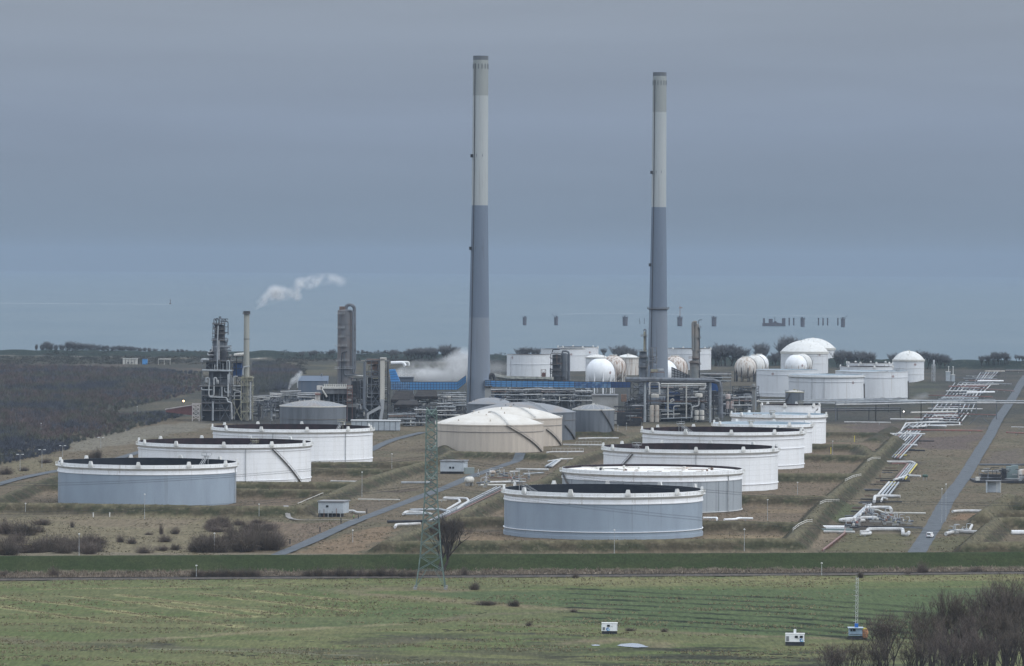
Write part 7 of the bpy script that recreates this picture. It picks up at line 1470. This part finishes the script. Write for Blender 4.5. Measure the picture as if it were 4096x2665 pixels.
# white cabins in the meadow
logo_b = mat('blue_logo_paint', (.03, .16, .42), .5); logo_l = mat('light_blue_logo_paint', (.25, .5, .72), .5)
def cabin(label, px0, px1, y0, y1, yb, logo_f, wins, grille, stack=None):
    Y = G(((px0 + px1) / 2, yb)).y; u = Unit('site_cabin', label, 'site cabin', (px0 + px1) / 2, Y); z0 = ground_z(u.X, Y); a, b_ = u.L((px0, y0)), u.L((px1, y1)); W_ = b_.x - a.x; zt = a.z; zb = b_.z
    P2 = lambda f, g: Vector((a.x + W_ * f, -.06, zb + (zt - zb) * g))
    MB().prism([(a.x, 0), (b_.x, 0), (b_.x + .25, 2.4), (a.x + .25, 2.4)], zb, zt).build('wall', white, u.root); MB().prism([(a.x - .06, -.08), (b_.x + .08, -.08), (b_.x + .34, 2.5), (a.x + .18, 2.5)], zt + .005, zt + .12).build('roof', white2, u.root)
    MB().box(((a.x + b_.x) / 2 + .1, 1.25, (zb + z0) / 2 - .05), (W_ - .1, 2.1, zb - z0 + .1)).build('undercarriage', dark, u.root); MB().box((b_.x + .06, 1.2, (zb + zt) / 2), (.16, 2.0, (zt - zb) * .85)).build('end_panel', dark, u.root)
    for f0, f1, g0, g1 in wins:
        w_ = MB().box((P2(f0, g0) + P2(f1, g1)) / 2, (W_ * (f1 - f0), .1, (zt - zb) * (g1 - g0))) if False else MB().box(tuple((P2(f0, g0) + P2(f1, g1)) / 2), (W_ * (f1 - f0), .1, (zt - zb) * (g1 - g0)))
        wo = w_.build('window', glass, u.root)
    f0, f1, g0, g1 = grille; g_ = MB().box(tuple((P2(f0, g0) + P2(f1, g1)) / 2), (W_ * (f1 - f0), .08, (zt - zb) * (g1 - g0))).build('grille', mat('grille_grey', (.3, .31, .32), .6), u.root)
    b = MB()
    for i in range(6): z = P2(f0, g0).z + (P2(f0, g1).z - P2(f0, g0).z) * (i + .5) / 6; b.box((P2((f0 + f1) / 2, 0).x, -.12, z), (W_ * (f1 - f0) * .9, .06, .06))
    b.build('grille_slat', greyt, g_)
    k = 12
    f, g = logo_f; c = P2(f, g) + Vector((0, -.03, 0)); s = .55; b = MB()
    b.add([c + Vector((cos(t) * s * r_, -.01, sin(t) * s * r_ * .9)) for t in [pi * .25 + i / k * pi * 1.3 for i in range(k + 1)] for r_ in (1, .45)], [(2 * i, 2 * i + 1, 2 * i + 3, 2 * i + 2) for i in range(k)]); b.build('logo_swoosh', logo_b, u.root)
    b = MB(); b.add([c + Vector((x * s, -.02, z * s)) for x, z in ((-.3, -.9), (.9, -.8), (1.0, .3), (.3, -.1))], [(0, 1, 2, 3)]); b.build('logo_swoosh', logo_l, u.root)
    b = MB()
    for i, x in enumerate((.60, .64, .68, .72)): q = P2(x, .62 if len(wins) == 1 else .42); b.box((q.x, -.07, q.z), (.12, .04, .1))
    b.build('lettering', greyt, u.root)
    if stack:
        f0, f1, y_ = stack; zz = u.L((px0, y_)).z; MB().box((a.x + W_ * (f0 + f1) / 2, .9, (zt + zz) / 2), (W_ * (f1 - f0), .7, zz - zt + .05)).build('roof_box', white, u.root)
cabin('white site cabin with one dark window and blue logo, by the puddle', *[zK(x, 0)[0] for x in (1842, 1955)], zK(0, 720)[1], zK(0, 778)[1], zK(0, 795)[1], (.42, .25), [(.36, .54, .55, .82)], (.08, .22, .15, .5))
cabin('white site cabin with a square roof box and two dark windows', *[zL(x, 0)[0] for x in (752, 882)], zL(0, 573)[1], zL(0, 628)[1], zL(0, 650)[1], (.85, .22), [(.50, .66, .5, .78), (.76, .92, .5, .78)], (.05, .2, .1, .72), (.45, .58, zL(0, 543)[1]))
# drilling cabin with lattice mast
Y = G(zL(1235, 606)).y; u = Unit('drill_cabin', 'light blue drilling cabin with a tall thin lattice mast', 'drilling rig', zL(1235, 0)[0], Y); z0 = ground_z(u.X, Y); bl2 = mat('light_blue_paint', (.27, .36, .46), .5, (.2, .27, .34), .5); a, b_ = u.L(zL(1187, 534)), u.L(zL(1278, 586))
MB().prism([(a.x, 0), (b_.x, 0), (b_.x, 2.6), (a.x, 2.6)], b_.z, a.z).build('cabin_wall', bl2, u.root); MB().prism([(a.x - .3, -.5), (b_.x + .3, -.5), (b_.x + .3, 3), (a.x - .3, 3)], a.z + .005, a.z + .2).build('roof', mat('pale_blue_roof', (.42, .5, .57), .5), u.root)
c = u.L(zL(1214, 547)); MB().box((c.x, -.05, c.z), (1.5, .1, .7)).build('window', glass, u.root); c = u.L(zL(1210, 547)); MB().box((c.x, -.08, c.z), (.08, .1, .8)).build('window_bar', bl2, u.root)
c = u.L(zL(1235, 575)); MB().box((c.x, -.1, c.z), (a.x - b_.x and (b_.x - a.x) * .98, .12, .12)).build('side_rail', greyt, u.root)
for s in (.5, 2.1): MB().box(((a.x + b_.x) / 2, s, z0 + .45), (b_.x - a.x + .6, .6, .95)).build('crawler_track', dark, u.root)
c = u.L(zL(1239, 517)); MB().box((c.x, 1, c.z), (1.0, 1.0, 1.2)).build('winch_box', mat('bright_blue_paint', (.03, .13, .42), .5), u.root)
t, d0 = u.L(zL(1245, 190)), u.L(zL(1240, 508)); b = MB(); hw = .34; n = 22
for sx in (-1, 1):
    for sy in (-1, 1): b.bar((d0.x + sx * hw, 1 + sy * hw, d0.z - .8), (t.x + sx * hw * .8, 1 + sy * hw * .8, t.z), .045)
for i in range(n):
    f, g = i / n, (i + 1) / n; p = d0.lerp(t, f); q = d0.lerp(t, g); s = 1 if i % 2 else -1
    for sy in (-1, 1): b.bar((p.x - s * hw, 1 + sy * hw, p.z), (q.x + s * hw, 1 + sy * hw, q.z), .04)
    for sx in (-1, 1): b.bar((p.x + sx * hw, 1 - s * hw, p.z), (q.x + sx * hw, 1 + s * hw, q.z), .04)
b.build('lattice_mast', mat('pale_mast_steel', (.5, .51, .5), .5), u.root)
b = MB()
for i in range(9): p = d0.lerp(t, (i + .5) / 9); b.bar((p.x - .4, .6, p.z), (p.x - 1.1, .6, p.z + .1), .05)
b.bar((t.x - .3, 1, t.z), (t.x - .5, 1, t.z + .6), .06); b.build('mast_peg', steel_l, u.root)
u2 = Unit('drill_hopper', 'rusty orange hopper with a yellow lid beside the blue drilling cabin', 'hopper', zL(1300, 0)[0], Y + 1.5); q = u2.L(zL(1300, 560)); MB().lathe([(.1, z0), (1.1, z0 + .5), (1.35, q.z), (1.0, q.z + .9), (.1, q.z + 1.0)], 14).build('bin', mat('orange_rust_paint', (.36, .17, .08), .7, (.24, .13, .08), .8), u2.root, True); MB().lathe([(1.05, q.z + .8), (1.05, q.z + 1.15), (.05, q.z + 1.25)], 14, (-.2, 0)).build('lid', yellow, u2.root)
# red drilling rig on the left
Y = 1738; u = Unit('drill_rig', 'small red machine with a yellow railed platform behind the dike', 'drilling rig', zF(240, 0)[0], Y)
u.box('body', zF(215, 912), zF(290, 948), -1.5, 1.5, red, True); u.box('engine', zF(228, 880), zF(250, 912), -1, 1, white2); u.posts([zF(x, 0)[0] for x in (190, 220, 250)], zF(0, 850)[1], 0, (-1, 1), .12, mat('pale_yellow_paint', (.5, .45, .2), .6), [zF(0, 868)[1], zF(0, 885)[1]]); u.deck(*[zF(x, 0)[0] for x in (188, 252)], zF(0, 888)[1], (-1.2, 1.2), rust); u.box('crawler', zF(200, 948), zF(300, 960), -1.6, 1.6, dark, True); u.pipe([zF(150, 905), zF(215, 915)], .25, rust, -1)
u = Unit('gravel_heap', 'long low grey heap behind the dike next to the red machine', 'heap', zF(370, 0)[0], 1745); q = u.L(zF(370, 918)); MB().add([(-6, -2, 0), (6, -2, 0), (6, 2, 0), (-6, 2, 0), (-4, 0, q.z), (4.5, 0, q.z * .9)], [(0, 1, 5, 4), (2, 3, 4, 5), (1, 2, 5), (3, 0, 4)]).build('heap_mass', gravel, u.root)
# puddles
for lb, poly in (('puddle', [(1985, 868), (2050, 862), (2120, 866), (2190, 890), (2110, 894), (2020, 888), (1955, 880)]), ('puddle', [(1765, 874), (1800, 869), (1832, 874), (1825, 880), (1780, 880)])):
    g = [G(zK(*p)) for p in poly]; c = sum(g, Vector()) / len(g); pts = [];
    for i, p in enumerate(g):
        q = g[(i + 1) % len(g)]
        for k in range(3): t = p.lerp(q, k / 3); t += (t - c) * rnd.uniform(-.06, .06); pts.append(t)
    z = max(ground_z(p.x, p.y) for p in pts + [c]) + .06
    MB().add([(p.x, p.y, z) for p in pts], [tuple(range(len(pts)))]).build('puddle', PUD if 'PUD' in globals() else globals().setdefault('PUD', mat('still_water', (.35, .38, .42), .08))).__setitem__('kind', 'structure')
# ------------------------------------------------------------------ lattice pylon and wires
pc = G(zK(590, 460)); PY = pc.y; kf = PY / FPX
root = thing('lattice_pylon', 'green grey steel lattice pylon standing at the railway', 'pylon', (pc.x, PY, 0))
HW = [(0, 5.1), (6.0, 4.1), (10.5, 3.55), (30, 2.15), (36, 2.0), (60.0, 1.72)]
hwf = lambda z: float(np.interp(z, [p[0] for p in HW], [p[1] for p in HW]))
b = MB(); zs = [0, 6, 10.5, 15, 19, 22.5, 26, 29, 32, 34.5, 37, 39.5, 42, 44.5, 47, 49.5, 52, 54.5, 57, 59.7]
for z0_, z1_ in zip(zs[:-1], zs[1:]):
    for sx in (-1, 1):
        for sy in (-1, 1): b.bar((sx * hwf(z0_), sy * hwf(z0_), z0_ - (.5 if z0_ == 0 else 0)), (sx * hwf(z1_), sy * hwf(z1_), z1_), .25)
b.build('leg', pyl, root)
b = MB()
for i, (z0_, z1_) in enumerate(zip(zs[1:-1], zs[2:])):
    h0, h1 = hwf(z0_), hwf(z1_)
    for s in (-1, 1):
        b.bar((-h0, s * h0, z0_), (h1, s * h1, z1_), .15); b.bar((h0, s * h0, z0_), (-h1, s * h1, z1_), .15); b.bar((s * h0, -h0, z0_), (s * h1, h1, z1_), .15); b.bar((s * h0, h0, z0_), (s * h1, -h1, z1_), .15)
    if i % 2 == 0 or i < 3:
        for s in (-1, 1): b.bar((-h0, s * h0, z0_), (h0, s * h0, z0_), .1); b.bar((s * h0, -h0, z0_), (s * h0, h0, z0_), .1)
for s in (-1, 1):
    for a_ in (-1, 1): b.bar((a_ * 5.1, s * 5.1, 0), (a_ * 1.5, s * 4.1, 6), .09); b.bar((s * 5.1, a_ * 5.1, 0), (s * 4.1, a_ * 1.5, 6), .09)
b.build('bracing', pyl, root)
for z, L_ in ((37, 9), (46.5, 8), (58.5, 4)):
    for s in (-1, 1):
        b = MB(); h = hwf(z); tip = (0, s * (h + L_), z + .3)
        for sx in (-1, 1): b.bar((sx * h, s * h, z), tip, .12); b.bar((sx * h, s * h, z + 2.3), tip, .1); b.bar((sx * h, s * h, z), (sx * h * .6, s * (h + L_ * .4), z + 1.5), .08); b.bar((sx * h * .6, s * (h + L_ * .4), z), (-sx * h * .6, s * (h + L_ * .4), z + 1.3), .08); b.bar((sx * h * .3, s * (h + L_ * .7), z), (sx * h * .6, s * (h + L_ * .4), z + 1.4), .08)
        arm = b.build('cross_arm', pyl, root)
        if z < 50:
            for q in ((h + L_) * .98, h + L_ * .5):
                MB().tube([(0, s * q, z), (0, s * q, z - 2.2)], .14, 6).build('insulator', stair_m, arm)
MB().box((0, 0, 59.9), (3.6, 3.6, .25)).build('top_plate', pyl, root)
for s in (-1, 1):
    for t in (-1, 1): MB().box((s * 5.1, t * 5.1, .1), (1.2, 1.2, .8)).build('footing', concr, root)
wm = mat('wire_metal', (.05, .05, .055), .6); kk = 0
for z, L_ in ((34.6, 9), (44.2, 8)):
    for s in (-1, 1):
        for q in (.98, .5):
            h = hwf(z + 2.3); yo = s * (h + L_ * q); pts = []
            for i in range(49):
                f = -1 + i / 24; x = f * 320; pts.append((pc.x + x, PY + yo, z - 4 * 10.5 * abs(f) * (1 - abs(f)) + (0 if f < 0 else -8 * f)))
            o = MB().tube(pts, .035, 4).build('power_line', wm); kk += 1
            tag(o, ('lower' if z < 40 else 'upper') + (' front' if s < 0 else ' rear') + (' outer' if q > .9 else ' inner') + ' power line strung from the lattice pylon', 'power line', 'power lines of the pylon')
# ------------------------------------------------------------------ out at sea
SEA = -1
sea_m = mat('weathered_sea_steel', (.075, .075, .09), .8, (.11, .10, .11), .3)
def dolphin(label, mx, my0, my1, wpx, Y=8450, crane=None, beacon=False):
    u = Unit('mooring_dolphin', label, 'mooring dolphin', zM(mx, 0)[0], Y, 'mooring dolphins at sea'); a, b_ = u.L(zM(mx - wpx / 2, my0)), u.L(zM(mx + wpx / 2, my1)); r = (b_.x - a.x) / 2; zt = a.z
    MB().lathe([(r * .92, SEA - 3), (r, zt - 2), (r, zt), (.05, zt)], 20).build('pile_block', sea_m, u.root); b = MB()
    for i in range(10): an = 2 * pi * i / 10; p = rim_pt(r * 1.15, an, zt + .3); b.bar(p, p + Vector((0, 0, 2.2)), .16)
    b.lathe([(r * 1.1, zt + 2.3), (r * 1.2, zt + 2.3), (r * 1.2, zt + 2.55), (r * 1.1, zt + 2.55)], 20); b.lathe([(.05, zt + .05), (r * 1.25, zt + .05), (r * 1.25, zt + .5), (.05, zt + .5)], 20); b.build('platform_rail', sea_m, u.root)
    MB().box((rnd.uniform(-1, 1), 0, zt + 1.8), (2.4, 2, 2.6)).build('fender_house', sea_m, u.root)
    if crane: b = MB(); b.bar((0, 0, zt + .5), (crane, 0, zt + 7), .35); b.bar((0, 0, zt + .5), (0, 0, zt + 5), .35); b.build('crane', sea_m, u.root)
    if beacon:
        b = MB(); b.bar((-1, 0, zt), (-.4, 0, zt + 22), .3); b.bar((1.5, 0, zt), (.6, 0, zt + 22), .3)
        for i in range(6): b.bar((-1, 0, zt + 3.5 * i), (1, 0, zt + 3.5 * i + 3), .22)
        b.build('beacon_mast', mat('orange_mast', (.3, .2, .15), .7), u.root)
        MB().box((1.5, 0, zt + 18), (6, 2, 2)).build('beacon_arm', mat('orange_mast', (.3, .2, .15), .7), u.root)
for a in (('mooring dolphin left of all others', 225, 262, 300, 24), ('mooring dolphin with a slanting jib, second along', 418, 262, 300, 24, 8470, -8), ('mooring dolphin left of the shorter chimney', 842, 260, 298, 32), ('mooring dolphin carrying an orange beacon mast', 1178, 262, 300, 32, 8450, None, True), ('mooring dolphin right of the grey column', 1388, 262, 300, 30), ('mooring dolphin between the rows of piles', 1932, 268, 310, 26), ('mooring dolphin with a crane at the right end', 2180, 270, 310, 26, 8450, 9)): dolphin(*a)
u = Unit('work_barge', 'dark jack up work barge with two end towers at sea', 'barge', zM(1760, 0)[0], 8450)
u.box('hull', zM(1690, 296), zM(1830, 306), -8, 8, sea_m, True); u.box('end_tower', zM(1693, 266), zM(1704, 300), -4, 4, sea_m); u.box('end_tower', zM(1810, 266), zM(1830, 300), -4, 4, sea_m); u.box('deck_house', zM(1728, 270), zM(1752, 300), -4, 4, sea_m); u.box('deck_house', zM(1760, 285), zM(1775, 300), -3, 3, sea_m); u.pipe([zM(1765, 300), zM(1765, 258)], .5, sea_m); u.pipe([zM(1720, 300), zM(1765, 292), zM(1810, 300)], .6, sea_m)
for i, x in enumerate((1853, 1881, 2033, 2061, 2089, 2152)):
    u = Unit('sea_pile', ['steel pile standing alone right of the barge', 'second steel pile right of the barge', 'first of three steel piles in a row', 'middle of three steel piles in a row', 'last of three steel piles in a row', 'steel pile touching the dolphin with the crane'][i], 'pile', zM(x, 0)[0], 8460, 'steel piles at sea'); u.vessel('pile', *[zM(x + d, 0)[0] for d in (-4, 4)], zM(0, 266)[1], zM(0, 311)[1], sea_m, 0, .05); u.box('pile_cap', zM(x - 4.5, 264), zM(x + 4.5, 268), -2, 2, sea_m)
for i, (x, d) in enumerate(((936, -3), (963, 1))):
    u = Unit('sea_stake', ['thin leaning stake left of the shorter chimney', 'thin upright stake left of the shorter chimney'][i], 'stake', zM(x, 0)[0], 8460); u.pipe([zM(x, 298), zM(x + d, 268)], .5, sea_m); u.vessel('stake_base', *[zM(x + e, 0)[0] for e in (-2, 2)], zM(0, 294)[1], zM(0, 301)[1], sea_m)
u = Unit('beacon_tower', 'tiny dark beacon far out at sea on the left', 'beacon', zN(1081, 0)[0], 11900); u.vessel('base', *[zN(x, 0)[0] for x in (1074, 1088)], zN(0, 258)[1], zN(0, 264)[1], rust, 0, .1); u.pipe([zN(1081, 260), zN(1081, 236)], .9, rust); u.box('top_mark', zN(1078, 236), zN(1084, 241), -1, 1, rust)
fo = mat('foam_stone', (.5, .52, .53), .9, (.32, .35, .37), .02)
for lb, conv, pts in (('thin pale breakwater line far out at sea on the left', zN, [(-60, 259), (500, 263), (1075, 266)]), ('thin pale breakwater line behind the dolphins', zM, [(440, 242), (700, 236), (980, 238)]), ('fainter pale breakwater line behind the barge', zM, [(1100, 242), (1700, 248), (2200, 254)])):
    g = [G(conv(*p), SEA) for p in pts]; b = MB(); vs = []
    for p in smooth_pl(g, 8): vs += [(p.x, p.y - 3, SEA - .2), (p.x, p.y, SEA + (.55 if 'left' in lb else .35)), (p.x, p.y + 3, SEA - .2)]
    n = len(vs) // 3; b.add(vs, [(3 * i + j, 3 * i + 3 + j, 3 * i + 4 + j, 3 * i + 1 + j) for i in range(n - 1) for j in (0, 1)]); tag(b.build('breakwater', fo), lb, 'breakwater')
# ------------------------------------------------------------------ steam
def steam_mat(name, dens, sc, lo=.36, hi=.62):
    M_ = bpy.data.materials.new(name); M_.use_nodes = True; t = M_.node_tree
    for n in list(t.nodes): t.nodes.remove(n)
    o_ = t.nodes.new('ShaderNodeOutputMaterial'); pv = t.nodes.new('ShaderNodeVolumePrincipled'); t.links.new(pv.outputs[0], o_.inputs['Volume']); pv.inputs['Color'].default_value = (.97, .97, .97, 1); pv.inputs['Anisotropy'].default_value = .1
    tx = t.nodes.new('ShaderNodeTexCoord'); ln_ = t.nodes.new('ShaderNodeVectorMath'); ln_.operation = 'LENGTH'; t.links.new(tx.outputs['Object'], ln_.inputs[0])
    r1 = t.nodes.new('ShaderNodeMapRange'); r1.inputs[1].default_value = .15; r1.inputs[2].default_value = 1.0; r1.inputs[3].default_value = 1; r1.inputs[4].default_value = 0; t.links.new(ln_.outputs['Value'], r1.inputs[0])
    ge = t.nodes.new('ShaderNodeNewGeometry'); n_ = t.nodes.new('ShaderNodeTexNoise'); n_.inputs['Scale'].default_value = sc; n_.inputs['Detail'].default_value = 4; t.links.new(ge.outputs['Position'], n_.inputs['Vector'])
    r_ = t.nodes.new('ShaderNodeMapRange'); r_.inputs[1].default_value = lo; r_.inputs[2].default_value = hi; t.links.new(n_.outputs[0], r_.inputs[0])
    m1 = t.nodes.new('ShaderNodeMath'); m1.operation = 'MULTIPLY'; t.links.new(r1.outputs[0], m1.inputs[0]); t.links.new(r_.outputs[0], m1.inputs[1])
    m2 = t.nodes.new('ShaderNodeMath'); m2.operation = 'MULTIPLY'; t.links.new(m1.outputs[0], m2.inputs[0]); m2.inputs[1].default_value = dens; t.links.new(m2.outputs[0], pv.inputs['Density'])
    return M_
def plume(label, conv, Y, puffs, m_):
    c0 = V(conv(*puffs[0][:2]), Y); root = thing('steam_plume', label, 'steam', tuple(c0))
    for i_, (x, y, rp, sq) in enumerate(puffs):
        c = V(conv(x, y), Y) - c0; b = MB(); b.sphere((0, 0, 0), 1, 20); o = b.build('steam_puff', S1B if m_ is S1 and i_ > 12 else m_, root); o.location = c; r = rp * .5 * Y / FPX; o.scale = (r, r, r * sq)
S1 = steam_mat('white_steam', .2, .15, .39, .62); S1B = steam_mat('thinning_steam', .09, .12, .32, .62); S2 = steam_mat('thin_steam', .11, .075, .36, .62); S3 = steam_mat('dense_steam', .5, .25)
plume('white steam plume drifting right from the slim smoking stack', zA, 3205, [(715, 395, 30, 1), (750, 365, 42, 1), (790, 335, 55, 1), (840, 300, 68, 1), (885, 265, 78, 1), (935, 275, 75, 1), (990, 285, 72, .9), (1045, 275, 66, 1), (1085, 295, 50, 1), (1090, 230, 66, 1), (1115, 190, 66, 1), (1165, 190, 66, 1), (1220, 170, 70, .9), (1280, 150, 74, .9), (1340, 145, 76, .8), (1400, 145, 66, .8), (1460, 170, 70, .8)], S1)
plume('broad low white steam cloud behind the blue gallery', zB, 3470, [(280, 590, 110, .6), (360, 570, 130, .7), (450, 560, 150, .7), (540, 570, 160, .7), (630, 560, 170, .7), (720, 555, 170, .8), (800, 530, 170, .9), (850, 490, 150, 1), (600, 600, 150, .6), (750, 600, 140, .6)], S2)
plume('thin veil of steam right of the taller chimney', zB, 3480, [(1110, 540, 120, .8), (1180, 530, 120, .7), (1240, 550, 90, .8)], steam_mat('faint_steam', .018, .05, .3, .65))
plume('small dense white steam jet above the pipe frames', zA, 3335, [(1008, 1115, 12, 1.2), (1018, 1092, 18, 1.2), (1030, 1068, 24, 1.1), (1048, 1045, 30, 1.1), (1068, 1038, 30, 1), (1085, 1010, 30, 1.2), (1105, 985, 32, 1)], S3)
plume('faint steam wisp over the pipe corridor', zO, 3560, [(1420, 545, 44, .8), (1470, 525, 56, .8), (1520, 510, 50, .8), (1400, 570, 30, .8)], steam_mat('wispy_steam', .035, .08, .35, .65))
